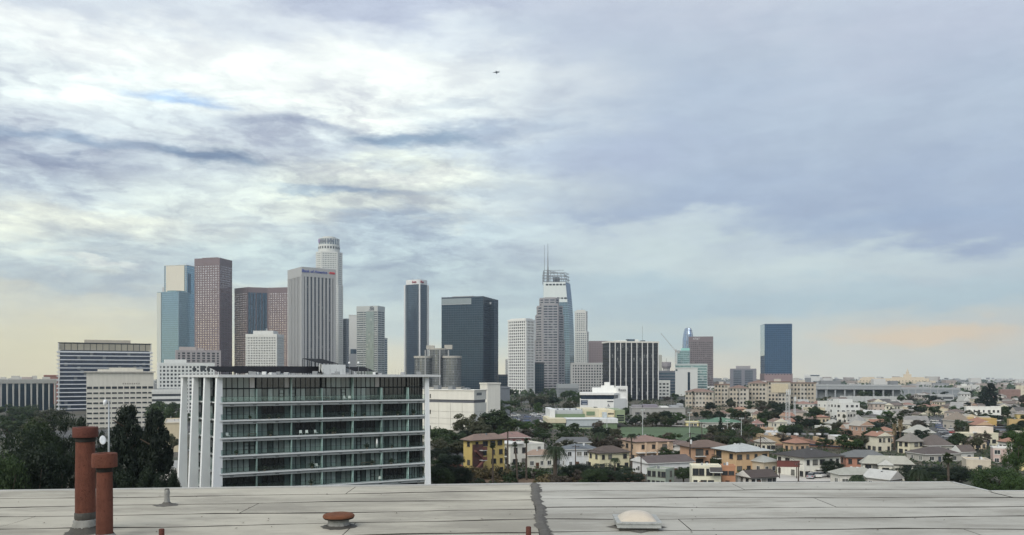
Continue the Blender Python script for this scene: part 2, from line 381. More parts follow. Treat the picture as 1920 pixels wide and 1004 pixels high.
def build_roof():
    rnd = random.Random(4)
    poly = [(-16, -6), (16, -6), (16, NOTCH_Y + 0.15), (NOTCH_X, NOTCH_Y), (NOTCH_X, right_edge(NOTCH_X)), (0.45, 15.30), (-16, left_edge(-16))]
    body = MB().prism(poly, -1.0, ROOF_Z - 0.012)
    roof = body.build('roof', TAR); tag(roof, kind='structure')
    def wave(k, x, ph): return 0.055 * math.sin(x * 0.55 + k * 1.9 + ph) + 0.030 * math.sin(x * 1.7 + k * 3.1 + ph)
    def sheet(f_far, f_near, x0, x1, mat, lift):
        n = max(2, int(abs(x1 - x0) / 0.35)); mb = MB(); zt = ROOF_Z + lift; zb = ROOF_Z - 0.011
        lip = 0.002
        top0, top1 = [], []
        for i in range(n + 1):
            x = x0 + (x1 - x0) * i / n
            yf = f_far(x); yn = f_near(x) + 0.012 + 0.045 * max(0.0, math.sin(x * 1.1 + f_near(0) * 5) * .6 + math.sin(x * 3.7 + f_near(0) * 9) * .4 + .25) + 0.02 * rnd.random() ** 3
            buckle = 0.004 * rnd.random()
            top0.append((x, yn, zt + lip + buckle)); top1.append((x, yf, zt))
        i0 = len(mb.v)
        mb.v += top0 + top1 + [(p[0], p[1], zb) for p in top0] + [(p[0], p[1], zb) for p in top1]
        m1 = n + 1
        for i in range(n):
            mb.f.append((i, i + 1, m1 + i + 1, m1 + i)); mb.m.append(0)
            mb.f.append((2 * m1 + i, 2 * m1 + i + 1, i + 1, i)); mb.m.append(1)
            mb.f.append((m1 + i, m1 + i + 1, 3 * m1 + i + 1, 3 * m1 + i)); mb.m.append(1)
        for e, s in ((0, 1), (n, -1)):
            q = (e, m1 + e, 3 * m1 + e, 2 * m1 + e); mb.f.append(q if s > 0 else q[::-1]); mb.m.append(1)
        mb.build('roofing_sheet', [mat, TAR], roof)
    ML = roofing_mat((0.415, 0.390, 0.322)); MR = roofing_mat((0.395, 0.383, 0.338))
    W = 0.93
    cuts_l = {0: [-2.9], 1: [-6.9], 2: [-4.1], 3: [-7.0], 4: [-2.2], 5: [-5.0], 6: [-3.3]}
    cuts_r = {0: [4.2], 1: [9.8], 2: [5.1], 3: [11.0], 4: [2.4], 5: [6.1], 6: [3.0]}
    for k in range(17):
        far = (lambda x, k=k: left_edge(x) - 0.03 if k == 0 else left_edge(x) - k * W + wave(k, x, 0))
        near = (lambda x, k=k: left_edge(x) - (k + 1) * W + wave(k + 1, x, 0))
        xs = [-15.9] + cuts_l.get(k, [-6.0 + (k * 2.3) % 5]) + [0.36]
        for a, b in zip(xs, xs[1:]): sheet(far, near, a + 0.007, b - 0.007, ML, 0.0)
        far = (lambda x, k=k: right_edge(x) - 0.03 if k == 0 else right_edge(x) - k * W + wave(k, x, 2))
        near = (lambda x, k=k: right_edge(x) - (k + 1) * W + wave(k + 1, x, 2))
        end = NOTCH_X - 0.03 if k < 2 else 15.9
        if k == 1:
            sheet(lambda x: NOTCH_Y - 0.02 + 0.02 * (x - NOTCH_X), near, NOTCH_X + 0.02, 15.9, MR, 0.0)
        xs = [0.46] + [c for c in cuts_r.get(k, [4 + (k * 2.7) % 6]) if c < end] + [end]
        for a, b in zip(xs, xs[1:]): sheet(far, near, a + 0.007, b - 0.007, MR, 0.0)
    # ragged mastic over the valley between the two halves
    mb = MB(); pts = []
    for i in range(260):
        y = 15.25 - i * 0.07; xc = 0.42 + 0.02 * math.sin(i * 0.2)
        w0 = 0.05 + 0.06 * rnd.random(); w1 = 0.05 + 0.07 * rnd.random()
        pts.append(((xc - w0, y, ROOF_Z + 0.006), (xc - w0 * .4, y, ROOF_Z + 0.022 + .01 * rnd.random()), (xc + w1 * .4, y, ROOF_Z + 0.022 + .01 * rnd.random()), (xc + w1, y, ROOF_Z + 0.006)))
    for r in pts: mb.v += r
    for i in range(len(pts) - 1):
        for j in range(3): mb.f.append((i * 4 + j, i * 4 + 4 + j, i * 4 + 5 + j, i * 4 + 1 + j)); mb.m.append(0)
    mb.build('mastic_strip', MASTIC, roof)
    # metal edging along the far edge
    def edging(a, b):
        a = Vector((*a, 0)); b = Vector((*b, 0)); d = (b - a); L = d.length; d.normalize(); n = Vector((-d.y, d.x, 0))
        MB().fbox(((a.x, a.y), (d.x, d.y), (n.x, n.y)), 0, L, ROOF_Z - 0.12, ROOF_Z + 0.022, -0.045, 0.012).build('edge_flashing', EDGE, roof)
    edging((-16, left_edge(-16)), (0.44, 15.30)); edging((0.46, 15.32), (NOTCH_X, right_edge(NOTCH_X)))
    edging((NOTCH_X, right_edge(NOTCH_X)), (NOTCH_X, NOTCH_Y)); edging((NOTCH_X + .02, NOTCH_Y), (16, NOTCH_Y + 0.15))
build_roof()
def roof_litter():
    r = random.Random(14); mb = MB()
    for k in range(70):
        y = r.uniform(10.3, 15.0); x = r.uniform(-.62, .62) * y; s_ = r.uniform(.008, .028); a = r.uniform(0, 3.14); u = Vector((math.cos(a), math.sin(a), 0)) * s_; v = Vector((-math.sin(a), math.cos(a), 0)) * s_ * .5; p = Vector((x, y, ROOF_Z + .014))
        if y > left_edge(x) - .2 and x < .4: continue
        mb.face([p - u, p - v, p + u + Vector((0, 0, .006)), p + v])
    tag(mb.build('leaf_litter', paint((.07, .055, .04), .9)), 'scattered dead leaves and grit on the roof', 'litter', kind='stuff')
roof_litter()

# ------------------------------------------------------------------ things on the roof
TERRA = paint((0.150, 0.055, 0.036), 0.88, 0.42, 6.0, 0.40, 0.8, spots=0.9)
TERRA_D = paint((0.10, 0.034, 0.025), 0.8, 0.3, 4.0, 0.1, 0.5, spots=0.5)
FLASH = paint((0.40, 0.40, 0.375), 0.85, 0.35, 8.0, 0.2, 0.9, spots=0.9)
NEAR_BLACK = paint((0.02, 0.018, 0.016), 0.9, 0.2, 5.0, 0.0)
def rj(seed, a=0.03):
    r = random.Random(seed); d = {}
    def f(i, j):
        if (i, j) not in d: d[(i, j)] = 1 + a * (r.random() - 0.5) * 2
        return d[(i, j)]
    return f
def flue(px, d, ytop, w, capw, yc, label, base=True):
    x = tx(px) * d; h = gz(ytop, d) - ROOF_Z; r = w / 2 * d / F; rc = capw / 2 * d / F; ch = (yc - ytop) / F * d
    t = thing('chimney_flue', label, 'chimney', (x, d, ROOF_Z), 0.0, 'terracotta painted flues on the roof')
    MB().lathe([(r * 1.04, 0.02), (r * 1.02, h * .5), (r * .97, h - ch - 0.055), (r * .97, h - ch * .6)], 28, jit=rj(int(px), .012)).build('pipe', TERRA, t, True)
    cap = MB().lathe([(r * .75, h - ch - 0.004), (rc * .97, h - ch), (rc, h - ch + 0.01), (rc, h - 0.012), (rc * .96, h), (r * .8, h), (r * .72, h - 0.02), (r * .7, h - ch * .7)], 32, jit=rj(3 + int(px), .010)).build('cap', TERRA_D if base else TERRA, t, True)
    MB().lathe([(r * 1.01, h - ch - 0.06), (r * 1.035, h - ch - 0.045), (r * 1.03, h - ch - 0.002)], 28, jit=rj(9, .03)).build('dark_collar', NEAR_BLACK, t, True)  # near-black ring for the narrow vents just below the cap
    MB().lathe([(r * .75, h - 0.03), (0.0, h - 0.03)], 24).build('flue_opening', NEAR_BLACK, t)
    if base:
        MB().lathe([(r * 1.02, 0.27), (r * 1.09, 0.26), (r * 1.09, 0.19), (r * 1.03, 0.17)], 28, jit=rj(21, .03)).build('tar_band', TAR, t, True)
        MB().lathe([(r * 1.05, 0.175), (r * 1.22, 0.16), (r * 1.18, 0.12), (r * 1.3, 0.095), (r * 1.22, 0.07)], 28, jit=rj(22, .05)).build('mastic_collar', FLASH, t, True)
    MB().lathe([(r * 1.2, 0.085), (r * 1.35, 0.06), (r * 1.7, 0.012), (r * 2.0, 0.003)], 28, jit=rj(23, .09)).build('flashing', TAR if base else FLASH, t, True)
    return t
flue(160, 10.65, 801, 34, 44, 820, 'tall terracotta coloured roof flue with a dark cap and white mastic at its foot')
flue(196, 10.15, 850, 28, 44, 876, 'shorter terracotta coloured roof flue in front of the tall one', base=False)
def mast():
    d = 13.6; x = tx(204) * d; t = thing('antenna_mast', 'slim grey roof mast with a small white dish behind the short flue', 'antenna', (x, d, ROOF_Z))
    GM = paint((0.30, 0.32, 0.33), 0.5, 0.1, 4.0, 0.0, metal=0.3); WM = paint((0.62, 0.64, 0.66), 0.5, 0.06, 4.0, 0.0)
    h = gz(752, d) - ROOF_Z
    MB().tube((0, 0, 0), (0, 0, h), 0.020, 0.013, 12).build('pole', GM, t, True)
    MB().lathe([(0.07, 0.0), (0.07, 0.012), (0.03, 0.03)], 16).build('foot_plate', GM, t)
    z = gz(826, d) - ROOF_Z
    m = MB().tube((-0.085, -0.02, z), (0, 0, z - .02), 0.008, n=6); m.build('dish_arm', GM, t)
    b = MB().lathe([(0.0, -0.018), (0.03, -0.014), (0.046, 0.0), (0.05, 0.016), (0.044, 0.02), (0.0, 0.008)], 20)
    o = b.build('dish', WM, t, True, (-0.095, -0.02, z)); o.rotation_euler = (R(70), 0, R(35)); o.scale = (1, 1.6, 1.4)
    z = h - 0.01
    b = MB().lathe([(0.0, -0.09), (0.030, -0.085), (0.045, -0.02), (0.04, 0.03), (0.0, 0.04)], 16)
    o = b.build('head', WM, t, True, (-0.055, -0.01, z)); o.rotation_euler = (0, R(12), 0); o.scale = (.7, .7, .8)
    MB().tube((-0.05, -0.005, z), (0.03, 0, z + 0.005), 0.010, n=6).build('head_arm', GM, t)
mast()
def small_vent():
    d = 12.85; t = thing('vent_pipe', 'short ragged vent pipe wrapped in peeling white flashing at the far roof edge', 'vent', (tx(313) * d, d, ROOF_Z))
    MB().lathe([(0.050, 0.01), (0.044, 0.09), (0.038, 0.14), (0.043, 0.20), (0.036, 0.25)], 14, jit=rj(5, .12)).build('wrap', FLASH, t, True)
    MB().lathe([(0.030, 0.2), (0.031, 0.262), (0.022, 0.262), (0.022, 0.2)], 14).build('pipe', TAR, t, True)
    MB().lathe([(0.05, 0.05), (0.075, 0.02), (0.15, 0.006), (0.19, 0.002)], 18, jit=rj(6, .15)).build('flashing', MASTIC, t, True)
small_vent()
def mushroom():
    d = 11.03; t = thing('roof_vent', 'squat round roof vent with a rusty domed cap on a peeling white base', 'vent', (tx(635) * d, d, ROOF_Z))
    RUST = paint((0.20, 0.078, 0.040), 0.85, 0.35, 7.0, 0.1, 0.8, spots=0.7)
    MB().lathe([(0.165, 0.0), (0.15, 0.03), (0.14, 0.09), (0.15, 0.12)], 28, jit=rj(7, .05)).build('base', FLASH, t, True)
    MB().lathe([(0.15, 0.105), (0.195, 0.112), (0.205, 0.125), (0.205, 0.150)], 32, jit=rj(8, .02)).build('rim', NEAR_BLACK, t, True)
    MB().lathe([(0.212, 0.135), (0.215, 0.150), (0.20, 0.172), (0.15, 0.183), (0.07, 0.19), (0.0, 0.19)], 32, jit=rj(8, .02)).build('cap', RUST, t, True)
    MB().lathe([(0.16, 0.03), (0.19, 0.012), (0.24, 0.003)], 28, jit=rj(11, .1)).build('flashing', TAR, t, True)
mushroom()
def skylight():
    d = 10.68; t = thing('skylight', 'low square skylight with a cream plastic dome on a weathered white curb', 'skylight', (tx(1199) * d, d, ROOF_Z), R(-2))
    w = 0.29; dp = 0.62
    ALU = paint((0.36, 0.37, 0.355), 0.7, 0.35, 7.0, 0.2, 0.4, spots=0.95)
    MB().box(-w + .03, w - .03, 0.03, dp - .03, 0.003, 0.05).build('curb', TAR, t)
    MB().box(-w, w, 0, dp, 0.045, 0.098).build('frame', ALU, t)
    mb = MB().box(-w - .012, w + .012, -.012, .05, 0.1, 0.122).box(-w - .012, w + .012, dp - .05, dp + .012, 0.1, 0.122).box(-w - .012, -w + .05, .052, dp - .052, 0.1, 0.121).box(w - .05, w + .012, .052, dp - .052, 0.1, 0.121)
    mb.build('retaining_rim', ALU, t)
    n = 14; mb = MB()
    for j in range(n + 1):
        for i in range(n + 1):
            u = i / n * 2 - 1; v = j / n * 2 - 1
            b = max(0.0, (1 - abs(u) ** 2.4) * (1 - abs(v) ** 2.4)) ** 0.75
            mb.v.append((u * (w - .04), dp / 2 + v * (dp / 2 - .04), 0.112 + 0.115 * b))
    for j in range(n):
        for i in range(n): mb.f.append((j * (n + 1) + i, j * (n + 1) + i + 1, (j + 1) * (n + 1) + i + 1, (j + 1) * (n + 1) + i)); mb.m.append(0)
    m = paint((0.50, 0.44, 0.355), 0.4, 0.16, 5.0, 0.0, spec=0.4, spots=0.35)
    mb.build('dome', m, t, True)
    MB().lathe([(0.33, 0.02), (0.40, 0.008), (0.43, 0.002)], 4, (0, dp / 2)).build('flashing', MASTIC, t).rotation_euler = (0, 0, 0)
skylight()
for px, y, d, lab in ((303, 992, 10.15, 'short red pipe stub on the roof near the mushroom shaped vent'), (991, 988, 10.1, 'short red pipe stub on the roof beside the dark mastic strip')):
    t = thing('pipe_stub', lab, 'pipe', (tx(px) * d, d, ROOF_Z), 0, 'red pipe stubs')
    h = gz(y, d) - ROOF_Z
    MB().lathe([(0.034, 0), (0.033, h - .004), (0.031, h), (0.024, h), (0.024, h - .08)], 16, jit=rj(2, .01)).build('pipe', TERRA_D, t, True)
    MB().lathe([(0.036, 0.03), (0.05, 0.012), (0.085, 0.002)], 16, jit=rj(3, .1)).build('flashing', TAR, t, True)
# ------------------------------------------------------------------ buildings: tools
def frame(pl, pc, pr, d, psi=None, ratio=None, depth=30.0):
    """a rectangular plan from the columns of its left edge, near corner and right edge; ratio = left side / right side"""
    bx, by = tx(pc) * d, d; tl, tr = tx(pl), tx(pr)
    def sides(p):
        e1 = math.sin(p) + tl * math.cos(p); e2 = math.cos(p) - tr * math.sin(p)
        a = (bx - tl * by) / e1 if abs(e1) > 1e-6 else 1e9
        c = (tr * by - bx) / e2 if abs(e2) > 1e-6 else 1e9
        return a, c
    if psi is None:
        lo = math.atan(-tl) + 0.01; hi = math.pi / 2 - math.atan(tr) - 0.01
        for _ in range(50):
            mid = (lo + hi) / 2; a, c = sides(mid)
            if a / c > ratio: lo = mid
            else: hi = mid
        p = (lo + hi) / 2
    else: p = R(psi)
    a, c = sides(p)
    if pc == pl: a = depth
    if pc == pr: c = depth
    return dict(B=(bx, by), rz=p, a=a, c=c, d=d, poly=[(0, 0), (c, 0), (c, a), (0, a)])
def faces_of(poly):
    out = []
    for i in range(len(poly)):
        p, q = poly[i], poly[(i + 1) % len(poly)]
        L = math.hypot(q[0] - p[0], q[1] - p[1])
        if L < 0.05: continue
        e = ((q[0] - p[0]) / L, (q[1] - p[1]) / L)
        out.append(((p, e, (e[1], -e[0])), L))
    return out
def grow(poly, k):
    cx = sum(p[0] for p in poly) / len(poly); cy = sum(p[1] for p in poly) / len(poly)
    out = []
    for p in poly:
        v = Vector((p[0] - cx, p[1] - cy)); out.append((p[0] + v.normalized().x * k, p[1] + v.normalized().y * k))
    return out
ROOFGREY = paint((0.30, 0.30, 0.29), 0.9, 0.2, 0.2, 0.0)
def block(T, poly, z0, z1, gm, fm, bay=3.0, fh=3.8, pw=0.6, sh=1.2, top=2.5, pt=0.35, st=0.22, bottom=0.0, sep=False, cap=True, only=None, skipv=False):
    """glazed core with proud piers and spandrels, so that every window is a recess"""
    MB().prism(poly, z0, z1).build('glazing', gm, T)
    mb = MB(); H = z1 - z0 - top - bottom; nf = max(1, round(H / fh))
    for i, (fc, L) in enumerate(faces_of(poly)):
        nb = max(1, round(L / bay))
        if pw > 0 and not skipv:
            for k in range(nb + 1):
                s = min(max(k * L / nb, pw / 2), L - pw / 2)
                if sep and i in sep: MB().fbox(fc, s - pw / 2, s + pw / 2, z0, z1 - top - .02, -0.05, pt).build('pier', fm, T)
                else: mb.fbox(fc, s - pw / 2, s + pw / 2, z0, z1 - top - .02, -0.05, pt)
        if sh > 0:
            for j in range(nf + 1):
                z = z0 + bottom + j * H / nf
                mb.fbox(fc, 0.01, L - 0.01, max(z0, z - sh / 2), min(z + sh / 2, z1 - top), -0.05, st)
        if top > 0: mb.fbox(fc, -pt * .98, L + pt * .98, z1 - top, z1 + 0.3, -0.05, pt * 1.02)
        if bottom > 0: mb.fbox(fc, 0, L, z0, z0 + bottom, -0.05, pt * .9)
    if mb.v: tag(mb.build('facade_frame', fm, T), kind='stuff')
    if cap: MB().prism(grow(poly, -1.0), z1 - 0.1, z1 + 0.12).build('roof_deck', ROOFGREY, T)
def tower(name, label, pl, pc, pr, d, yt, gm, fm, psi=None, ratio=None, depth=30.0, cat='tower', base=None, **kw):
    fr = frame(pl, pc, pr, d, psi, ratio, depth)
    zb = min(ground_z(*fr['B']), ground_z(fr['B'][0], fr['B'][1] + 60)) - 1.5 if base is None else base
    T = thing(name, label, cat, (fr['B'][0], fr['B'][1], zb), fr['rz'])
    h = gz(yt, d) - zb
    fr['T'] = T; fr['h'] = h; fr['zb'] = zb
    block(T, fr['poly'], 0.0, h, gm, fm, **kw)
    return fr
def penthouse(fr, fx0, fx1, fy0, fy1, hgt, m, name='penthouse'):
    c, a, h = fr['c'], fr['a'], fr['h']
    return MB().box(c * fx0, c * fx1, a * fy0, a * fy1, h + .12, h + hgt).build(name, m, fr['T'])
def lettering(T, text, loc, rot, size, m, ext=0.15, align='CENTER', font_shear=0.0):
    cu = bpy.data.curves.new('lettering', 'FONT'); cu.body = text; cu.size = size; cu.extrude = ext; cu.align_x = align; cu.align_y = 'CENTER'; cu.shear = font_shear
    cu.offset = size * 0.012; cu.resolution_u = 3
    cu.materials.append(m)
    tmp = link('lettering', cu); dg = bpy.context.evaluated_depsgraph_get()
    me = bpy.data.meshes.new_from_object(tmp.evaluated_get(dg)); bpy.data.objects.remove(tmp)
    o = link('lettering', me, T, loc); o.rotation_euler = rot; return o
def ngon(cx, cy, rx, n, ry=None, rot=0.0):
    ry = rx if ry is None else ry
    return [(cx + rx * math.cos(rot + 2 * math.pi * k / n), cy + ry * math.sin(rot + 2 * math.pi * k / n)) for k in range(n)]

def P(*a, **k): return paint(*a, **k)
CONC = P((0.50, 0.49, 0.45)); WCONC = P((0.66, 0.66, 0.62)); GCONC = P((0.34, 0.35, 0.36)); BROWN = P((0.185, 0.140, 0.146), 0.6)
DARKMETAL = P((0.05, 0.055, 0.06), 0.5); STEEL = P((0.25, 0.26, 0.27), 0.5, metal=0.4); WMET = P((0.62, 0.63, 0.62), 0.5)
GBLUE = glass((0.22, 0.33, 0.42), 0.08, 0.75, (3.0, 4.0), 0.16, lights=0.0)
GDARK = glass((0.018, 0.045, 0.072), 0.10, 0.5, (3.0, 3.8), 0.5, light=(.12, .14, .16), lights=0.0)
GSLATE = glass((0.07, 0.11, 0.155), 0.10, 0.55, (3.0, 3.8), 0.5, light=(.16, .18, .2), lights=0.0)
GWIN = glass((0.030, 0.036, 0.045), 0.12, 0.35, (3.0, 3.8), 0.7, lights=0.12)
GROSE = glass((0.52, 0.46, 0.47), 0.10, 0.85, (3.0, 3.8), 0.5, lights=0.03)
GTEAL = glass((0.20, 0.32, 0.35), 0.10, 0.7, (3.0, 3.8), 0.4, lights=0.06)

# ------------------------------------------------------------------ the west end of downtown
def music_hall():
    d = 880; fr = frame(-60, -60, 106, d, psi=30, depth=45); zb = ground_z(*fr['B']) - 1
    T = thing('concert_hall', 'low flat roofed hall with tall pale columns along dark glass', 'building', (*fr['B'], zb), fr['rz'])
    L = fr['c']; h = gz(720, d) - zb; hb = gz(712, d) - zb
    MB().box(3, L - 3, 4, 42, 0, h).build('glass_wall', GDARK, T)
    MB().loft([(0, 0), (L, 0), (L, 45), (0, 45)], h + .02, [(-1.2, -1.2), (L + 1.2, -1.2), (L + 1.2, 46), (-1.2, 46)], hb).build('roof_slab', CONC, T)
    n = 15
    for k in range(n):
        x = 1.5 + k * (L - 3) / (n - 1)
        MB().loft(ngon(x, 1.8, .55, 8), 0, ngon(x, 1.8, .95, 8), h).build('column', CONC, T)
    for k in range(5): MB().box(L * (.35 + .12 * k), L * (.35 + .12 * k) + 5 + k % 3 * 3, 12, 24, hb + .02, hb + 2.5 + k % 2 * 1.5).build('roof_plant', P((.42, .36, .34)) if k == 2 else CONC, T)
music_hall()
fr = tower('brick_penthouse_building', 'reddish flat block showing just above the roof of the columned hall', 82, 82, 108, 1050, 704, P((.33, .17, .14)), P((.33, .17, .14)), psi=28, depth=25, cat='building', pw=0, sh=0, top=1.2)
def utility_hq():
    d = 900; fr = frame(109, 109, 284, d, psi=28, depth=38); zb = -15.5
    T = thing('office_block', 'wide dark glass office block with bright white bands at every floor', 'building', (*fr['B'], zb), fr['rz'])
    L, A = fr['c'], fr['a']; z = lambda y: gz(y, d) - zb
    MB().box(1.5, L - 1.5, 1.5, A - 1.5, 0, z(657)).build('glazing', glass((0.035, 0.05, 0.095), 0.12, 0.35, (3.2, 4.0), 0.5, lights=0.05), T)
    for k in range(15):
        y = 658.5 + 7.72 * k; g0 = 1.0 if k else 1.6
        MB().box(-1.6, L + 1.6, -1.6, A + 1.6, z(y) - g0, z(y)).build('floor_band', P((0.62, 0.64, 0.66), 0.6, .06), T)
    for x in (0.2, L - 1.0): MB().box(x, x + .8, -1.75, -.9, 0, z(643) - .3).build('corner_column', WMET, T)
    n = 15
    for k in range(n):
        x0 = k * L / n + .35; MB().box(x0, x0 + L / n - .7, .4, 1.2, z(656.3), z(644.5)).build('roof_panel', P((0.34, 0.315, 0.245)) if k % 4 else P((0.31, 0.29, 0.23)), T)
    for k in range(n + 1): MB().box(max(0, k * L / n - .22), min(L, k * L / n + .22), .2, .9, z(656.5), z(643)).build('roof_post', DARKMETAL, T)
    MB().box(-.3, L + .3, -.1, A, z(643), z(642)).build('roof_slab', DARKMETAL, T)
    MB().box(3, L - 3, 1.3, A - 3, z(657) + .05, z(644)).build('roof_storey', P((.22, .21, .18)), T)
    MB().box(L * .27, L * .77, 6, A - 6, z(642) + .02, z(636)).build('penthouse', P((.46, .42, .34)), T)
utility_hq()
def concrete_office():
    d = 620; fr = frame(162, 162, 288, d, psi=26, depth=30); zb = -15.0
    T = thing('concrete_building', 'cream concrete office block with blank top, strip windows and thin overhanging roof', 'building', (*fr['B'], zb), fr['rz'])
    L, A = fr['c'], fr['a']; z = lambda y: gz(y, d) - zb; M = P((0.60, 0.575, 0.50), 0.85, .10, .3, .16)
    MB().box(0, L, 0, A, 0, z(699)).build('wall', M, T)
    MB().box(-1.4, L + 1.4, -1.4, A + 1.4, z(698.8), z(696.5)).build('roof_slab', P((.56, .53, .47)), T)
    MB().box(L * .16, L * .84, 3, A - 3, z(696.4), z(692.5)).build('roof_storey', M, T); MB().box(L * .33, L * .74, 4, A - 4, z(692.4), z(689.5)).build('penthouse', M, T)
    n = 11; W = L / n; win = MB().box(.45, W - .45, -.02, .25, 0, 1.25).mesh('window', GWIN); sil = MB().box(.3, W - .3, -.16, .05, -.22, -.02).mesh('sill', M)
    tall = MB().box(.4, W - .4, -.02, .25, 0, 1.9).mesh('window', GWIN)
    for r in range(11):
        zz = z(730 + 9.45 * r)
        for k in range(n):
            o = link('window', tall if r == 0 else win, T, (k * W, -.012, zz)); link('sill', sil, o)
    for k in range(8): MB().box(L * .53 + k * 1.6, L * .53 + k * 1.6 + 1.0, -.06, .1, z(721.5), z(718.8)).build('vent', P((.30, .28, .24)), T)  # dark blocks added in place of an unreadable line of wall lettering
concrete_office()
fr = tower('courthouse', 'white block with small square windows and a low penthouse behind the glass apartments', 297, 297, 402, 800, 681, GWIN, P((.70, .71, .68)), psi=26, depth=30, cat='building', bay=3.4, fh=3.6, pw=1.5, sh=1.7, top=2.2)
penthouse(fr, .12, .5, .2, .8, 3.6, P((.70, .71, .68)))
for k, (x, y, w, hh) in enumerate([(.60, 690, .07, 3.0), (.74, 686, .09, 5.0), (.86, 688, .06, 4.0)]): MB().box(fr['c'] * x, fr['c'] * (x + w), -.5, -.30, gz(y, 800) - fr['zb'] - hh, gz(y, 800) - fr['zb']).build('dark_bay', GWIN, fr['T'])
fr = tower('garage_building', 'low white building with dark slots below the small-windowed white block', 285, 285, 345, 640, 731, DARKMETAL, P((.66, .66, .62)), psi=24, depth=30, cat='building', pw=0, sh=2.2, fh=4.0, top=2.4)
fr = tower('stepped_apartment_tower', 'grey brown mid-rise with dark window bays below the twin brown towers', 330, 330, 414, 1120, 657, GWIN, P((.36, .33, .33)), psi=24, depth=28, cat='building', bay=6.2, fh=3.6, pw=2.6, sh=1.1, top=2.5)
penthouse(fr, .08, .45, .2, .8, 5.0, P((.42, .37, .35))); penthouse(fr, .48, .62, .2, .8, 3.0, P((.42, .37, .35)))

def blue_towers():
    d = 1560; fr = tower('glass_tower', 'tallest of the left pair, pale stone panel tower with a blue glass side', 308, 349, 372, d, 497, GBLUE, P((.60, .575, .50), .6), ratio=1.3, bay=50, fh=4.0, pw=.3, sh=.25, top=.6)
    a, h = fr['a'], fr['h']
    MB().box(-.9, -.2, 3.5, a - 4, h * .4, h - 1.2).build('stone_panel', P((.64, .60, .50), .5, .05), fr['T'])
    MB().box(6, 14, -.7, -.3, h * .55, h - 16).build('dark_strip', GSLATE, fr['T'])
    MB().box(2, 8, a, a + 6, 0, h - 42).build('side_wing', P((.45, .45, .44)), fr['T'])
    d = 1500; fr = tower('glass_tower', 'light blue mirrored glass tower left of the tall brown tower', 295, 335, 366, d, 547, GBLUE, P((.30, .40, .46), .3, metal=.5), ratio=1.05, bay=60, fh=3.9, pw=.5, sh=.22, top=.5, pt=.25, st=.12)
    a, c, h = fr['a'], fr['c'], fr['h']
    MB().box(-.9, .2, a - 9, a + .3, 2, h - 1.0).build('stone_edge', P((.56, .58, .52), .5, .05), fr['T'])
    MB().box(-.7, -.1, .5, a - .5, h * .18, h * .20).build('dark_belt', GDARK, fr['T'])
    MB().prism(ngon(c * .5, a * .5, c * .36, 16), h + .15, h + 3.2).build('round_penthouse', GTEAL, fr['T'])
blue_towers()
fr = tower('brown_granite_tower', 'tall brown granite tower with bright reflecting windows', 365, 412, 435, 1400, 484, GROSE, BROWN, ratio=1.35, bay=4.9, fh=4.05, pw=2.0, sh=1.9, top=12, pt=.3, st=.2)
penthouse(fr, .2, .8, .2, .8, 2.5, BROWN)
def folded_tower():
    d0 = 1450; pts = [(440, 1475), (464, d0), (502, d0 + 12), (541, d0 + 2), (548, d0 + 60), (452, d0 + 70)]
    w = [(tx(p) * d, d) for p, d in pts]; zb = -15; T = thing('brown_granite_tower', 'shorter brown granite tower with a folded front and a darker middle', 'tower', (*w[1], zb))
    poly = [(x - w[1][0], y - w[1][1]) for x, y in w]; h = gz(539, d0) - zb
    block(T, poly, 0, h, GROSE, BROWN, bay=4.9, fh=4.05, pw=2.0, sh=1.9, top=9, pt=.3, st=.2)
    fc = faces_of(poly)[1]; MB().fbox(fc[0], 1, fc[1] - 1, 0, h - 9.2, .24, .30).build('dark_middle_sheet', GSLATE, T)  # thin slate-dark sheet laid over the middle face only
folded_tower()
fr = tower('white_grid_building', 'short white tower of narrow slot windows in front of the folded brown one', 461, 519, 532, 1100, 627, GWIN, P((.64, .64, .60)), ratio=1.6, cat='building', bay=2.3, fh=3.5, pw=1.15, sh=1.3, top=3.4)
penthouse(fr, .15, .85, .15, .8, 5.0, P((.62, .62, .59))); penthouse(fr, .4, .45, .4, .45, 8.5, STEEL, 'roof_mast')
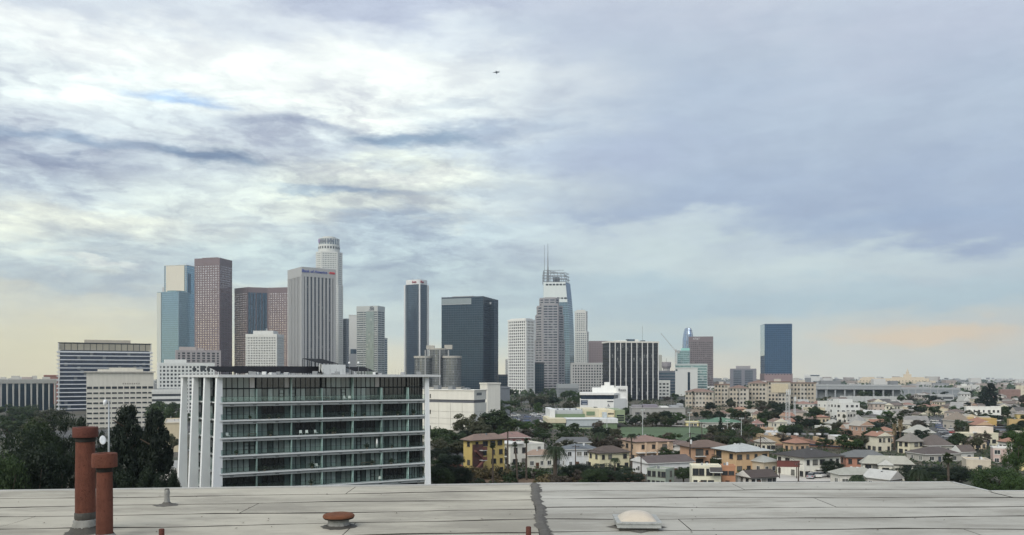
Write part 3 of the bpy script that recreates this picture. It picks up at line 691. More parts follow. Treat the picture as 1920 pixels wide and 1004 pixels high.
def bank_plaza():
    d = 1250; M = P((.40, .40, .395), .6, .08)
    fr = frame(541, 566, 628, d, ratio=1.0); zb = -14; T = thing('bank_tower', 'grey pier office tower with dark vertical window strips and a bank sign on top', 'tower', (*fr['B'], zb), fr['rz'])
    c, a = fr['c'], fr['a']; h = gz(501, d) - zb; ht = gz(518.5, d) - zb
    block(T, fr['poly'], 0, h, glass((.055, .066, .085), .1, .5, (2.5, 3.9), .4, lights=.04), M, bay=c / 9.0, fh=300, pw=2.9, sh=0, top=h - ht, pt=1.2, sep=(0, 3))
    mb = MB()
    for fc, L in faces_of(fr['poly']):
        for k in range(9):
            for j in (1, 2): mb.fbox(fc, (k + j / 3) * L / 9 - .18, (k + j / 3) * L / 9 + .18, 0, ht, 0, .35)
        for j in range(56): mb.fbox(fc, .3, L - .3, j * ht / 56, j * ht / 56 + .5, 0, .15)
    tag(mb.build('mullion_grid', P((.16, .165, .18), .5), T), kind='stuff')
    for fc, L in faces_of(fr['poly'])[::3]:
        MB().fbox(fc, -1.22, 3.2, 0, ht, -.1, 1.21).build('corner_pier', M, T); MB().fbox(fc, L - 3.2, L + 1.2, 0, ht, -.1, 1.21).build('corner_pier', M, T)
    zs = (h + ht) / 2 + 1.2; s = 1.55 * c / 62
    lettering(T, 'Bank of America', (c * .37, -1.40, zs), (R(90), 0, 0), 7.0 * c / 62, P((.03, .05, .30), .5, .0), .3, font_shear=.1)
    RED = P((.62, .06, .07), .5, .0); x0 = c * .80; k = c / 62
    for i in range(3):
        MB().hexa([(x0 + (i * 3.1) * k, -1.75, zs), (x0 + (i * 3.1 + 3.2) * k, -1.75, zs - 2.5 * k), (x0 + (i * 3.1 + 3.2) * k, -1.35, zs - 2.5 * k), (x0 + (i * 3.1) * k, -1.35, zs), (x0 + (i * 3.1 + 1.2) * k, -1.75, zs + .6 * k), (x0 + (i * 3.1 + 4.6) * k, -1.75, zs - 1.7 * k), (x0 + (i * 3.1 + 4.6) * k, -1.35, zs - 1.7 * k), (x0 + (i * 3.1 + 1.2) * k, -1.35, zs + .6 * k)]).build('emblem_stripe', RED, T)
        MB().hexa([(x0 + (i * 3.1 + 1.4) * k, -1.75, zs + .8 * k), (x0 + (i * 3.1 + 4.8) * k, -1.75, zs - 1.5 * k), (x0 + (i * 3.1 + 4.8) * k, -1.35, zs - 1.5 * k), (x0 + (i * 3.1 + 1.4) * k, -1.35, zs + .8 * k), (x0 + (i * 3.1 + 3.2) * k, -1.75, zs + 2.3 * k), (x0 + (i * 3.1 + 6.2) * k, -1.75, zs - .2 * k), (x0 + (i * 3.1 + 6.2) * k, -1.35, zs - .2 * k), (x0 + (i * 3.1 + 3.2) * k, -1.35, zs + 2.3 * k)]).build('emblem_stripe', RED, T)
bank_plaza()
def round_tower():
    d = 1650; zb = -2; x = tx(617) * d; T = thing('round_crowned_tower', 'tallest pale tower with a round stepped crown behind the bank tower', 'tower', (x, d, zb)); k = d / F; z = lambda y: gz(y, d) - zb
    M = P((.60, .61, .58), .6, .05); GW = glass((.13, .16, .18), .12, .5, (2.8, 4.0), .6, lights=.2)
    def sq(hw, ch): return [(-hw + ch, -hw), (hw - ch, -hw), (hw, -hw + ch), (hw, hw - ch), (hw - ch, hw), (-hw + ch, hw), (-hw, hw - ch), (-hw, -hw + ch)]
    rot = lambda p, w: [(a * math.cos(w) - b * math.sin(w), a * math.sin(w) + b * math.cos(w)) for a, b in p]
    block(T, rot(sq(27 * k * .92, 9 * k), .25), 0, z(537), GW, M, bay=3.3, fh=4.0, pw=1.7, sh=1.9, top=1.5)
    block(T, rot(sq(25.5 * k * .93, 9 * k), .25), z(537), z(476), GW, M, bay=3.3, fh=4.0, pw=1.7, sh=1.9, top=1.5)
    block(T, ngon(0, 0, 19.5 * k, 24), z(476), z(461), GW, M, bay=3.6, fh=3.9, pw=1.9, sh=2.0, top=1.5)
    block(T, ngon(0, 0, 18.8 * k, 24), z(461), z(449), glass((.27, .31, .34), .15, .5, (5, 5), .3), M, bay=9.6, fh=12, pw=.5, sh=.7, top=1.0)
    MB().prism(ngon(0, 0, 12 * k, 20), z(449), z(445.5)).build('crown_ring', M, T)
    for a in range(24):
        w = 2 * math.pi * a / 24 + .13
        if math.sin(w) < .2:
            o = MB().box(-1.3, 1.3, -.5, .5, z(468.8), z(464.5)).build('crown_window', GWIN, T); o.location = (19.55 * k * math.cos(w), 19.55 * k * math.sin(w), 0); o.rotation_euler = (0, 0, w + math.pi / 2)
    SIGN = P((.16, .17, .21), .5, .0)
    w = R(-145); o = MB().lathe([(0, -.3), (4.4, -.3), (4.4, .3), (0, .3)], 20).build('emblem', P((.30, .24, .40), .5, .0), T)
    r = 18.8 * k + .8; o.location = (r * math.cos(w), r * math.sin(w), z(454)); o.rotation_euler = (R(90), 0, w + math.pi / 2)
    for ch, wd in zip('bank', (-118, -99, -80, -61)):
        w = R(wd); lettering(T, ch, (r * math.cos(w), r * math.sin(w), z(454.3)), (R(90), 0, w + math.pi / 2), 11.5, SIGN, .25)
round_tower()
fr = tower('grey_slab', 'narrow grey slab tower beside the round crowned tower', 640, 650, 657, 1660, 598, GSLATE, GCONC, ratio=1.4, bay=4, pw=1.2, sh=1.5)
fr = tower('white_slab', 'narrow blank white slab left of the banded office tower', 655, 655, 670, 1600, 591, WCONC, WCONC, psi=14, depth=20, pw=0, sh=0, top=1.0)
MB().box(0, fr['c'], -8, -.1, 0, gz(664, 1600) - fr['zb']).build('low_wing', GCONC, fr['T']); MB().box(2, fr['c'] - 2, -5, -1, gz(664, 1600) - fr['zb'], gz(655, 1600) - fr['zb']).build('roof_gantry', GSLATE, fr['T'])
def citi():
    d = 1500; M = P((.46, .48, .46), .5, .05); fr = tower('banded_office_tower', 'pale grey banded office tower with a dark round sign on its blank top', 669, 708, 721, d, 574, glass((.085, .105, .125), .1, .5, (4, 3.9), .5, lights=.1), M, ratio=1.7, bay=13, fh=4.05, pw=.3, sh=1.9, top=9.5, pt=.5, st=.42)
    T, a, c, h = fr['T'], fr['a'], fr['c'], fr['h']
    MB().box(-.85, -.2, a * .16, a * .55, 0, h - 9.8).build('glass_bay', glass((.25, .30, .31), .1, .6, (4, 3.9), .3, lights=.05), T)
    block(T, [(c + .2, .8), (c + 12, .8), (c + 12, a * .7), (c + .2, a * .7)], 0, gz(633, d) - fr['zb'], GSLATE, M, bay=14, fh=4.05, pw=.3, sh=1.7, top=2.5)
    S = P((.075, .085, .11), .5, .0)
    lettering(T, 'citi', (-.85, a * .27, h - 5.4), (R(90), 0, R(-90)), 8.0, S, .3)
    mb = MB(); pts = [Vector((-.9, a * .27 + 4.2 * math.cos(w), h - 4.6 + 3.6 * math.sin(w))) for w in [R(25 + 13 * k) for k in range(11)]]
    for p, q in zip(pts, pts[1:]): mb.tube(p, q, .55, n=6)
    mb.build('sign_arc', S, T)
citi()
def dark_round_edge_tower():
    d = 1650; fr = frame(759, 787, 803, d, ratio=1.25); zb = -2; T = thing('dark_tower', 'slim dark glass tower with white corner fins and a white sign band', 'tower', (*fr['B'], zb), fr['rz']); c, a = fr['c'], fr['a']; h = gz(524, d) - zb; ht = gz(533, d) - zb
    r = 7.0; poly = []
    for cx, cy, w0 in ((r, r, 180), (c - r, r, 270), (c - r, a - r, 0), (r, a - r, 90)):
        for k in range(5): poly.append((cx + r * math.cos(R(w0 + 22.5 * k)), cy + r * math.sin(R(w0 + 22.5 * k))))
    block(T, poly, 0, ht, GSLATE, P((.055, .07, .09), .5), bay=3.2, fh=4.0, pw=.6, sh=1.1, top=.5, pt=.3, st=.15)
    W = P((.68, .68, .67), .5, .05)
    MB().prism(grow(poly, .5), ht + .05, h).build('sign_band', W, T)
    for x, y in ((.2, .2), (c - .2, .2), (.2, a - .2)):
        MB().box(x - 1.3, x + 1.3, y - 1.3, y + 1.3, 0, ht).build('corner_fin', W, T)
    lettering(T, 'Aon', (c * .22, -1.0 - .3, (h + ht) / 2), (R(90), 0, 0), 6.5, P((.30, .02, .04), .5, .0), .5)
    lettering(T, 'Aon', (-1.1, a * .35, (h + ht) / 2), (R(90), 0, R(-90)), 6.5, P((.30, .02, .04), .5, .0), .5)
    for x, y in ((.3, .3), (.6, .4), (.4, .7)): MB().tube((c * x, a * y, h), (c * x, a * y, h + 5), .25, n=5).build('roof_mast', STEEL, T)
dark_round_edge_tower()
def dark_block():
    d = 1300; M = P((.048, .064, .085), .5)
    fr = tower('dark_block', 'wide dark glass tower with a pale louvred band at its top', 828, 906, 933, d, 556, GDARK, M, psi=72, bay=3.0, fh=3.8, pw=.35, sh=.9, top=1.2, pt=.2, st=.12)
    T, a, c, h = fr['T'], fr['a'], fr['c'], fr['h']
    z0 = gz(569, d) - fr['zb']; z1 = gz(558.5, d) - fr['zb']
    MB().box(-.6, -.25, a * .28, a - .5, z0, z1).build('louvre_panel', P((.24, .28, .29), .5), T)
    for k in range(26): MB().box(-.8, -.6, a * .28 + k * a * .72 / 26 + .2, a * .28 + k * a * .72 / 26 + .75, z0 + .5, z1 - .5).build('louvre', P((.30, .34, .35), .5), T)
    MB().box(-.75, -.2, a * .28, a - .4, z0 - .8, z0 - .05).build('sill_band', P((.45, .48, .48)), T)
    for k in range(3): MB().box(c * (.15 + .25 * k), c * (.3 + .25 * k), a * .3, a * .8, h + .15, h + 2.5).build('roof_plant', GCONC, T)
    fr2 = tower('dark_block', 'narrow lower dark tower attached at the right of the wide dark one', 905, 927, 934, d + 25, 562, GDARK, M, ratio=1.6, bay=3.0, fh=3.8, pw=.35, sh=.9, top=1.2, pt=.2, st=.12)
    MB().box(-.6, -.2, fr2['a'] * .25, fr2['a'] * .85, gz(568, d) - fr2['zb'], gz(564, d) - fr2['zb']).build('pale_panel', P((.55, .57, .57)), fr2['T'])
dark_block()
def cylinder_hotel():
    d = 1150; zb = -6; T = thing('cylinder_hotel', 'hotel of clustered mirrored glass cylinders with concrete tops, above the glass apartments roof', 'hotel', (tx(822) * d, d, zb)); k = d / F; z = lambda y: gz(y, d) - zb
    GH = glass((.20, .21, .205), .12, .6, (2.4, 3.2), .5, lights=.08); C = P((.42, .40, .35), .8)
    def cyl(px, yo, rpx, yt, cap, w):
        x = (px - 822) * k; poly = ngon(x, yo, rpx * k, 20)
        block(T, poly, 0, z(yt), GH, P((.17, .18, .185), .5), bay=2.6, fh=3.4, pw=.35, sh=.8, top=.3, pt=.2, st=.1, cap=False)
        if cap: MB().prism(ngon(x, yo, rpx * k + w, 20), z(yt) + .02, z(yt) + cap).build('top_ring', C, T)
    cyl(821, 8, 16.5, 656, 2.0, .5); cyl(793, 0, 15.5, 672, 3.0, 1.2); cyl(848, -4, 17, 672, 3.0, 1.2); cyl(800, 40, 15, 672, 3, 1.2); cyl(846, 40, 15, 672, 3, 1.2)
    for px, y0, y1, w in ((799, 655, 648, 9), (833, 655, 647, 9)):
        MB().box((px - 822) * k, (px + w * 1.6 - 822) * k, 2, 14, z(y0), z(y1)).build('lift_head', C, T)
    for px in (799, 826, 842): MB().box((px - 822) * k - .8, (px - 822) * k + .8, -13 if px != 799 else -12, -7, 0, z(657)).build('lift_shaft', P((.34, .34, .33)), T)
    MB().box(-34, 34, -22, 55, 0, 15).build('podium', C, T)
cylinder_hotel()
def union_tower():
    fr = tower('white_grid_tower', 'white tower with deep square windows left of the stepped grey tower', 953, 986, 1002, 1100, 599, GWIN, P((.70, .70, .67), .6, .05), ratio=1.5, bay=3.35, fh=3.9, pw=1.15, sh=1.5, top=1.6, pt=.8, st=.6)
    MB().box(2, fr['c'] - 2, 2, fr['a'] - 2, fr['h'] + .15, fr['h'] + 1.8).build('penthouse', WCONC, fr['T'])
    tower('dark_low_block', 'low dark block in the gap left of the white grid tower', 935, 935, 953, 1250, 703, GDARK, DARKMETAL, psi=6, depth=30, cat='building', sh=1, pw=.4)
    tower('white_distant_slab', 'thin pale block just behind the left edge of the white grid tower', 949, 949, 957, 1500, 674, GSLATE, WCONC, psi=4, depth=20, cat='building', sh=1.8, pw=1.2)
    tower('dark_glass_low_tower', 'short dark glass tower at the foot of the stepped grey tower', 1003, 1003, 1020, 1130, 680, GDARK, DARKMETAL, psi=2, depth=25, cat='building', sh=.8, pw=.4)
    tower('grey_office_block', 'plain grey low office block below the stepped grey tower', 1046, 1046, 1085, 950, 721, P((.165, .18, .19), .7), P((.30, .32, .33)), psi=0, depth=30, cat='building', bay=60, fh=3.6, pw=.5, sh=.25, top=4.5, pt=.2, st=.1)
union_tower()
def stepped_tower():
    d = 1230; zb = -1; T = thing('stepped_grey_tower', 'grey granite tower stepping in towards its flat top, in front of the spired tower', 'tower', (tx(1033) * d, d, zb)); k = d / F; z = lambda y: gz(y, d) - zb
    M = P((.315, .305, .315), .6, .06); GG = glass((.10, .115, .14), .1, .55, (3, 3.9), .5, lights=.12)
    def tier(x0, x1, ch, yo, y0, y1):
        a, b = (x0 - 1033) * k, (x1 - 1033) * k; w = b - a; c = ch * k
        poly = [(a + c, yo), (b - c, yo), (b, yo + c), (b, yo + w - c), (b - c, yo + w), (a + c, yo + w), (a, yo + w - c), (a, yo + c)]
        block(T, poly, z(y0) if y0 else 0, z(y1), GG, M, bay=9, fh=3.95, pw=1.1, sh=1.75, top=1.5, pt=.4, st=.3)
    tier(1004.5, 1060, 13, 8, None, 638); tier(1005.5, 1058, 11, 7, 638, 590); tier(1008, 1056, 9, 7, 590, 573); tier(1013, 1049, 7, 9, 573, 558)
    tier(1016, 1048, 2, -3, None, 571)
    MB().box((1022 - 1033) * k, (1043 - 1033) * k, 16, 36, z(558), z(556)).build('penthouse', M, T)
stepped_tower()
def spire_tower():
    d = 1450; zb = -1; ox = tx(1048) * d; T = thing('spired_glass_tower', 'tallest glass tower with curved side, lattice crown and needle spire', 'tower', (ox, d, zb)); k = d / F; z = lambda y: gz(y, d) - zb; X = lambda p: (p - 1048) * k
    GB = glass((.17, .235, .28), .08, .7, (3.0, 4.2), .22, lights=0.0); LN = P((.25, .31, .35), .4, metal=.3)
    W = P((.66, .71, .69), .45, .04)
    def sec(y):
        t = max(0.0, min(1.0, (y - 505) / 195.0)); e = 11.5 * (1 - (1 - t) ** 2.6)
        b = 1057 + e * .95; c = 1067.5 + e
        return [(X(1019.5 - 1.5 * t), 3), (X(b), 0), (X(c), 26), (X(c - 6), 46), (X(1020), 46)]
    ys = [530 + 8.5 * i for i in range(25)]
    mb = MB(); ml = MB()
    for y1, y0 in zip(ys, ys[1:]): mb.loft(sec(y0), z(y0) if y0 < 730 else 0, sec(y1), z(y1), caps=False)
    y = 562.0
    while y < 735: ml.loft(grow(sec(y), .25), z(y) - .35, grow(sec(y), .25), z(y) + .35); y += 4.3
    for t in [i / 9 for i in range(10)]:
        for y0, y1 in zip(ys[4:], ys[5:]):
            (ax, ay), (bx, by) = sec(y0)[0], sec(y0)[1]; (cx, cy), (ex, ey) = sec(y1)[0], sec(y1)[1]
            ml.tube((ax + (bx - ax) * t, ay + (by - ay) * t - .3, z(y0)), (cx + (ex - cx) * t, cy + (ey - cy) * t - .3, z(y1)), .22, n=4, caps=False)
    mb.build('glazing', GB, T); tag(ml.build('mullion_grid', LN, T), kind='stuff')
    pf = MB(); s0, s1 = sec(567), sec(530)
    def fr_(s, y, t, off): return (s[0][0] + (s[1][0] - s[0][0]) * t, s[0][1] + (s[1][1] - s[0][1]) * t - off, z(y))
    pf.hexa([fr_(s0, 567, 0, .8), fr_(s0, 567, 1, .8), fr_(s0, 567, 1, -.2), fr_(s0, 567, 0, -.2), fr_(s1, 529.5, 0, .8), fr_(s1, 529.5, 1, .8), fr_(s1, 529.5, 1, -.2), fr_(s1, 529.5, 0, -.2)]); pf.build('white_front', W, T)
    for y, n0, n1 in ((534, 0, 6), (559.5, 3, 6)):
        for i in range(n0, n1):
            s = sec(y); t0 = .10 + .155 * i; p = fr_(s, y, t0, .95); q = fr_(s, y, t0 + .115, .95)
            MB().hexa([(p[0], p[1], p[2] - 1.5), (q[0], q[1], q[2] - 1.5), (q[0], q[1] + .4, q[2] - 1.5), (p[0], p[1] + .4, p[2] - 1.5), (p[0], p[1], p[2] + 1.5), (q[0], q[1], q[2] + 1.5), (q[0], q[1] + .4, q[2] + 1.5), (p[0], p[1] + .4, p[2] + 1.5)]).build('dark_opening', GWIN, T)
    MB().prism(sec(530), z(530), z(529)).build('roof_deck', GCONC, T)
    yy = [529, 523, 517, 511, 507]
    for y in yy[1:]:
        s = sec(y); m = MB()
        for p, q in zip(s, s[1:] + s[:1]):
            if y < 511 and (p[0] + q[0]) / 2 > X(1050): continue
            m.tube((p[0], p[1], z(y)), (q[0], q[1], z(y)), .45, n=5)
        m.build('crown_ring', STEEL, T)
    for i in range(7):
        t = i / 6; top = 507 + 8 * t * t
        p = fr_(sec(529), 529, t, 0); q = fr_(sec(top), top, t, 0); MB().tube(p, q, .5, n=5).build('crown_post', STEEL, T); MB().tube((p[0], p[1] + 40, p[2]), (q[0], q[1] + 40, q[2] - 3), .5, n=5).build('crown_post', STEEL, T)
    for i in range(3):
        a = sec(527)[1]; b = sec(513)[2]; f = i / 2; MB().tube((a[0] + (b[0] - a[0]) * f, f * 26, z(529)), (a[0] + (b[0] - a[0]) * f - 2, f * 26, z(513 + i)), .45, n=5).build('crown_post', STEEL, T)
    MB().box(X(1038), X(1050), 14, 26, z(529), z(518.5)).build('crown_core', P((.10, .12, .14), .5), T)
    for x0, x1, y0, y1 in ((1026, 1046, 507, 509), (1034, 1063, 511, 512.5), (1026, 1066, 518, 517), (1050, 1067, 523, 524)): MB().tube((X(x0), 8, z(y0)), (X(x1), 14, z(y1)), .55, n=5).build('crown_beam', STEEL, T)
    MB().lathe([(1.9, z(529)), (1.7, z(508)), (1.0, z(497)), (.55, z(475)), (.22, z(454))], 8, (X(1028), 16)).build('spire', STEEL, T)
    MB().lathe([(.5, z(560)), (.42, z(500)), (.25, z(459))], 6, (X(1021), 6)).build('side_mast', STEEL, T)
spire_tower()
def tower_777():
    d = 1650; zb = -1; T = thing('white_chamfered_tower', 'white gridded tower with rounded corners behind the spired tower', 'tower', (tx(1092) * d, d, zb)); k = d / F; z = lambda y: gz(y, d) - zb
    M = P((.62, .62, .58), .6, .05); GG = glass((.17, .20, .22), .12, .5, (3, 4), .6, lights=.15)
    block(T, [(-14 * k, 2), (8 * k, 0), (12 * k, 8), (13.5 * k, 22), (-12 * k, 30)], 0, z(622), GG, M, bay=3.9, fh=4.0, pw=1.6, sh=1.6, top=2)
    block(T, [(-14 * k, 3), (6.5 * k, 1), (10 * k, 8), (10.5 * k, 22), (-12 * k, 30)], z(622), z(584), GG, M, bay=3.9, fh=4.0, pw=1.6, sh=1.6, top=3)
    MB().box(-10 * k, 6 * k, 6, 20, z(584), z(581)).build('penthouse', M, T); MB().tube((0, 10, z(581)), (0, 10, z(578)), .5, n=5).build('roof_mast', STEEL, T)
tower_777()
tower('brown_slab', 'plain brown office slab between the white chamfered tower and the striped block', 1105, 1105, 1140, 1350, 640, P((.20, .165, .17), .7), P((.24, .20, .205)), psi=-3, depth=30, cat='building', bay=4, pw=.9, sh=1.4, top=3, pt=.2, st=.15)
tower('grey_grid_block', 'grey concrete block with a grid of small square windows beside the striped block', 1072, 1072, 1133, 1000, 681, GWIN, P((.40, .40, .39)), psi=-2, depth=30, cat='building', bay=3.3, fh=3.45, pw=1.35, sh=1.5, top=1.8, pt=.5, st=.4)
def striped():
    d = 850; fr = frame(1133, 1143, 1234, d, psi=10); zb = -2; T = thing('striped_office_block', 'black glass office block with bright white vertical fins and white roof edge', 'building', (*fr['B'], zb), fr['rz']); c, a = fr['c'], max(25, fr['a']); h = gz(640, d) - zb; z = lambda y: gz(y, d) - zb
    poly = [(0, 0), (c, 0), (c, a), (0, a)]
    block(T, poly, 0, h - 1.6, glass((.022, .027, .036), .12, .35, (1.4, 3.6), .8, lights=.05), P((.035, .04, .05), .5), bay=c / 27, fh=3.6, pw=.18, sh=.7, top=.3, pt=.14, st=.08)
    for k in range(10): MB().box(k * c / 9 - .38, k * c / 9 + .38, -.95, -.1, 0, h - 1.6).build('fin', P((.70, .70, .68), .5, .05), T)
    MB().box(-1.0, c + 1.0, -1.1, a + 1, h - 1.6, h).build('roof_edge', P((.68, .66, .60), .6), T)
    for x0, x1, hh, m in ((.18, .40, 1.2, WCONC), (.42, .56, 2.6, GSLATE), (.57, .64, 2.2, WCONC), (.72, .78, 1.4, GSLATE)): MB().box(c * x0, c * x1, a * .3, a * .6, h + .02, h + hh).build('roof_plant', m, T)
    MB().tube((c * .74, a * .4, h), (c * .74, a * .4, h + 17), .16, n=5).build('roof_mast', STEEL, T)
striped()
# ------------------------------------------------------------------ right of the striped block
def south_group():
    tower('pale_far_tower', 'slim pale tower peeking out right of the striped block', 1230, 1230, 1241, 1700, 666, P((.42, .42, .37)), P((.42, .42, .37)), psi=-8, depth=20, cat='tower', sh=1.5, pw=.6)
    d = 1500; T = thing('octagon_top_building', 'small building with a flared round top and mast right of the striped block', 'building', (tx(1249.5) * d, d, 0)); z = lambda y: gz(y, d)
    M = P((.30, .28, .29)); MB().prism(ngon(0, 0, 6.5, 8), 0, z(692)).build('tower_shaft', P((.40, .40, .38)), T)
    MB().loft(ngon(0, 0, 6.5, 8), z(692), ngon(0, 0, 9, 8), z(687)).build('flare', M, T); MB().prism(ngon(0, 0, 8.6, 8), z(687) + .02, z(680.5)).build('top_storey', M, T)
    for k in range(6): MB().box(-8 + k * 3, -6.6 + k * 3, -3, 3, z(680.5), z(679)).build('merlon', M, T)
    MB().tube((0, 0, z(680)), (0, 0, z(672)), .3, n=5).build('roof_mast', STEEL, T)
    tower('dark_hotel_block', 'dark glass mid-rise in front of the round topped building', 1233, 1233, 1267, 1050, 696, GSLATE, P((.14, .15, .17), .5), psi=-11, depth=30, cat='building', bay=40, pw=.4, sh=1.2, top=1.5)
    tower('arched_white_block', 'small pale block below the dark mid-rise right of the striped block', 1234, 1234, 1256, 930, 714, GWIN, WCONC, psi=-11, depth=20, cat='building', bay=4, fh=4, pw=1.4, sh=2.0, top=2)
    d = 1750; T = thing('curved_glass_tower', 'pale blue glass tower with a rounded tapering top', 'tower', (tx(1290) * d, d, 0)); k = d / F; z = lambda y: gz(y, d); mb = MB(); ml = MB(); GC = glass((.30, .38, .50), .08, .7, (3, 4), .25, lights=.03)
    prof = [(0, 11.5), (z(690), 11.5), (z(660), 11), (z(640), 10), (z(628), 8.6), (z(620), 6.8), (z(616.5), 5.6)]
    for (z0, r0), (z1, r1) in zip(prof, prof[1:]): mb.loft(ngon(0, 0, r0 * k, 20, 16), z0, ngon(0, 0, r1 * k, 20, 14), z1)
    mb.build('glazing', GC, T, False)
    MB().prism(ngon(0, 0, 4.5 * k, 16, 10), z(616.5), z(615.6)).build('roof_cap', STEEL, T)
    for w in (-100, -60, -120, -30): 
        m = MB()
        for (z0, r0), (z1, r1) in zip(prof, prof[1:]): m.tube((r0 * k * math.cos(R(w)), 16 * math.sin(R(w)) - .2, z0), (r1 * k * math.cos(R(w)), (16 if r0 > 9 else 14) * math.sin(R(w)) - .2, z1), .5, n=4)
        m.build('edge_rib', P((.50, .52, .50)), T)
    fr = tower('brown_brick_tower', 'broad brown office tower in front of the rounded blue tower', 1291, 1291, 1337, 1500, 632, glass((.115, .105, .115), .15, .4, (3, 3.8), .6, lights=.08), P((.185, .155, .16), .7), psi=-13, depth=32, bay=3.6, fh=3.7, pw=1.1, sh=1.5, top=9, pt=.25, st=.2)
    lettering(fr['T'], 'AT&T', (fr['c'] * .32, -.5, fr['h'] - 4), (R(90), 0, 0), 5, P((.62, .62, .62)), .2)
    fr = tower('teal_tower_under_construction', 'teal glass tower still being built with a pale green top and crane', 1270, 1270, 1293, 1420, 658, GTEAL, P((.26, .33, .35), .4), psi=-13, depth=26, bay=12, fh=3.6, pw=.4, sh=.9, top=1)
    MB().box(fr['c'] * .3, fr['c'], 2, 20, fr['h'] + .13, fr['h'] + 4.5).build('formwork', P((.30, .58, .52)), fr['T'])
    d = 1400; T = thing('tower_crane', 'thin tower crane with a long raised jib beside the teal tower', 'crane', (tx(1267) * d, d, 0)); z = lambda y: gz(y, d); k = d / F
    def lattice(name, p, q, w, n, m):
        p = Vector(p); q = Vector(q); mb = MB(); a = Vector((0, 1, 0)); dd = (q - p).normalized(); b = dd.cross(a).normalized()
        cs = [(a * i + b * j) * w for i, j in ((1, 1), (1, -1), (-1, -1), (-1, 1))]
        for c in cs: mb.tube(p + c, q + c, w * .16, n=4)
        for i in range(n):
            s = p + (q - p) * (i / n); e = p + (q - p) * ((i + 1) / n)
            for c0, c1 in zip(cs, cs[1:] + cs[:1]): mb.tube(s + c0, e + c1, w * .12, n=4)
        return mb.build(name, m, T)
    CR = P((.36, .34, .32), .6)
    lattice('mast', (0, 0, 0), (0, 0, z(655)), 1.0, 40, CR); lattice('jib', (0, 0, z(659)), ((1240 - 1267) * k, 4, z(625)), .55, 30, CR); lattice('counter_jib', (0, 0, z(659)), (5, 0, z(658)), .7, 3, CR)
    MB().box(-1.5, 1.5, -2.2, -1, z(661), z(657.5)).build('cab', CR, T); MB().box(3.5, 6.5, -1, 1, z(663), z(659)).build('counterweight', P((.4, .4, .38)), T)
    MB().box(0, 6, -2, 2, z(690), z(685)).build('red_hoist', P((.50, .14, .13)), T)
    fr = tower('teal_glass_block', 'teal glass block with pale floor lines behind the plain white block', 1266, 1266, 1326, 1200, 683, GTEAL, P((.42, .47, .46), .5), psi=-13, depth=28, cat='building', bay=30, fh=3.8, pw=.5, sh=1.0, top=1.8)
    fr = tower('white_blank_block', 'plain white windowless block with one dark vertical slot', 1266, 1266, 1308, 1000, 690, P((.56, .57, .55), .7, .05), P((.56, .57, .55), .7, .05), psi=-12, depth=25, cat='building', pw=0, sh=0, top=1)
    MB().box(fr['c'] * .56, fr['c'] * .66, -.5, -.38, 4, fr['h'] - 5.5).build('window_slot', GDARK, fr['T']); MB().box(fr['c'] * .02, fr['c'] * .10, -.5, -.38, fr['h'] - 3.6, fr['h'] - 2).build('dark_vent', GDARK, fr['T'])
    fr = tower('small_dark_office', 'short dark office block with pale floor lines standing alone on the skyline', 1369, 1369, 1418, 1500, 692, GSLATE, P((.20, .20, .225)), psi=-16, depth=30, cat='building', bay=30, fh=3.7, pw=6, sh=1.4, top=2.5)
    penthouse(fr, .22, .78, .2, .8, 5.5, P((.30, .29, .30)))
    fr = tower('dark_blue_tower', 'dark blue glass tower standing alone on the right skyline above a brown base', 1426, 1434, 1485, 1500, 608, glass((.045, .095, .175), .10, .6, (3, 3.8), .35, lights=0.0), P((.05, .085, .14), .4), psi=-8, bay=3.2, fh=3.8, pw=.3, sh=.7, top=1.0, pt=.2, st=.12)
    c = fr['c']; zt = gz(701, 1500) - fr['zb']; MB().box(-1, c + 1, -1.2, fr['a'] + 1, 0, zt).build('base_storeys', P((.27, .20, .20), .7), fr['T'])
    for k in range(9): MB().box(c * (k + .3) / 9, c * (k + .7) / 9, -1.5, -1.22, zt - 2.0, zt - .6).build('base_louvre', GDARK, fr['T'])
    MB().box(-.5, -.3, .3, fr['a'] - .2, fr['h'] * .52, fr['h'] - .4).build('pale_side_panel', glass((.40, .46, .48), .1, .8, (3, 3.8), .15, lights=0), fr['T'])
    fr = tower('far_white_office', 'tiny white office block with a dark sign line far off on the skyline', 1508, 1508, 1537, 2300, 703, P((.60, .60, .58)), P((.66, .66, .64)), psi=-20, depth=25, cat='building', bay=40, pw=.5, sh=1.4, top=4)
    MB().box(fr['c'] * .4, fr['c'] * .98, -.9, -.5, fr['h'] - 3.4, fr['h'] - 1.0).build('sign_strip', GDARK, fr['T'])
    d = 2100; T = thing('cream_hospital', 'long cream stepped building with a little pointed top far on the right skyline', 'building', (tx(1608) * d, d, -2), R(-24)); k = d / F; M = P((.58, .50, .38)); L = 104 * k / .80; z = lambda y: gz(y, d) + 2
    for x0, x1, y in ((0, 1, 714), (.03, .92, 709.5), (.06, .22, 707.5), (.45, .86, 707.5), (.60, .70, 702), (.63, .67, 698)): MB().box(L * x0, L * x1, 2 + 9 * (714 - y) / 10, 40 - 9 * (714 - y) / 10, 0, z(y)).build('wing', M, T)
    MB().lathe([(3.0, z(698)), (1.4, z(695)), (0, z(691))], 8, (L * .65, 21)).build('spire', M, T)
    wm = MB().box(-.8, .8, -.1, .2, 0, 2.0).mesh('window', GWIN)
    for r, y in enumerate((713, 717.5)):
        for i in range(22): link('window', wm, T, (L * (.04 + .042 * i), 1.9 if y > 714 else 1.95, z(y + 2)))
    tower('far_terrace_block', 'long low cream block with dark window strips far right of the pointed building', 1710, 1710, 1788, 1700, 720, GDARK, P((.52, .47, .37)), psi=-30, depth=30, cat='building', bay=14, fh=4.0, pw=4, sh=1.7, top=1.5)
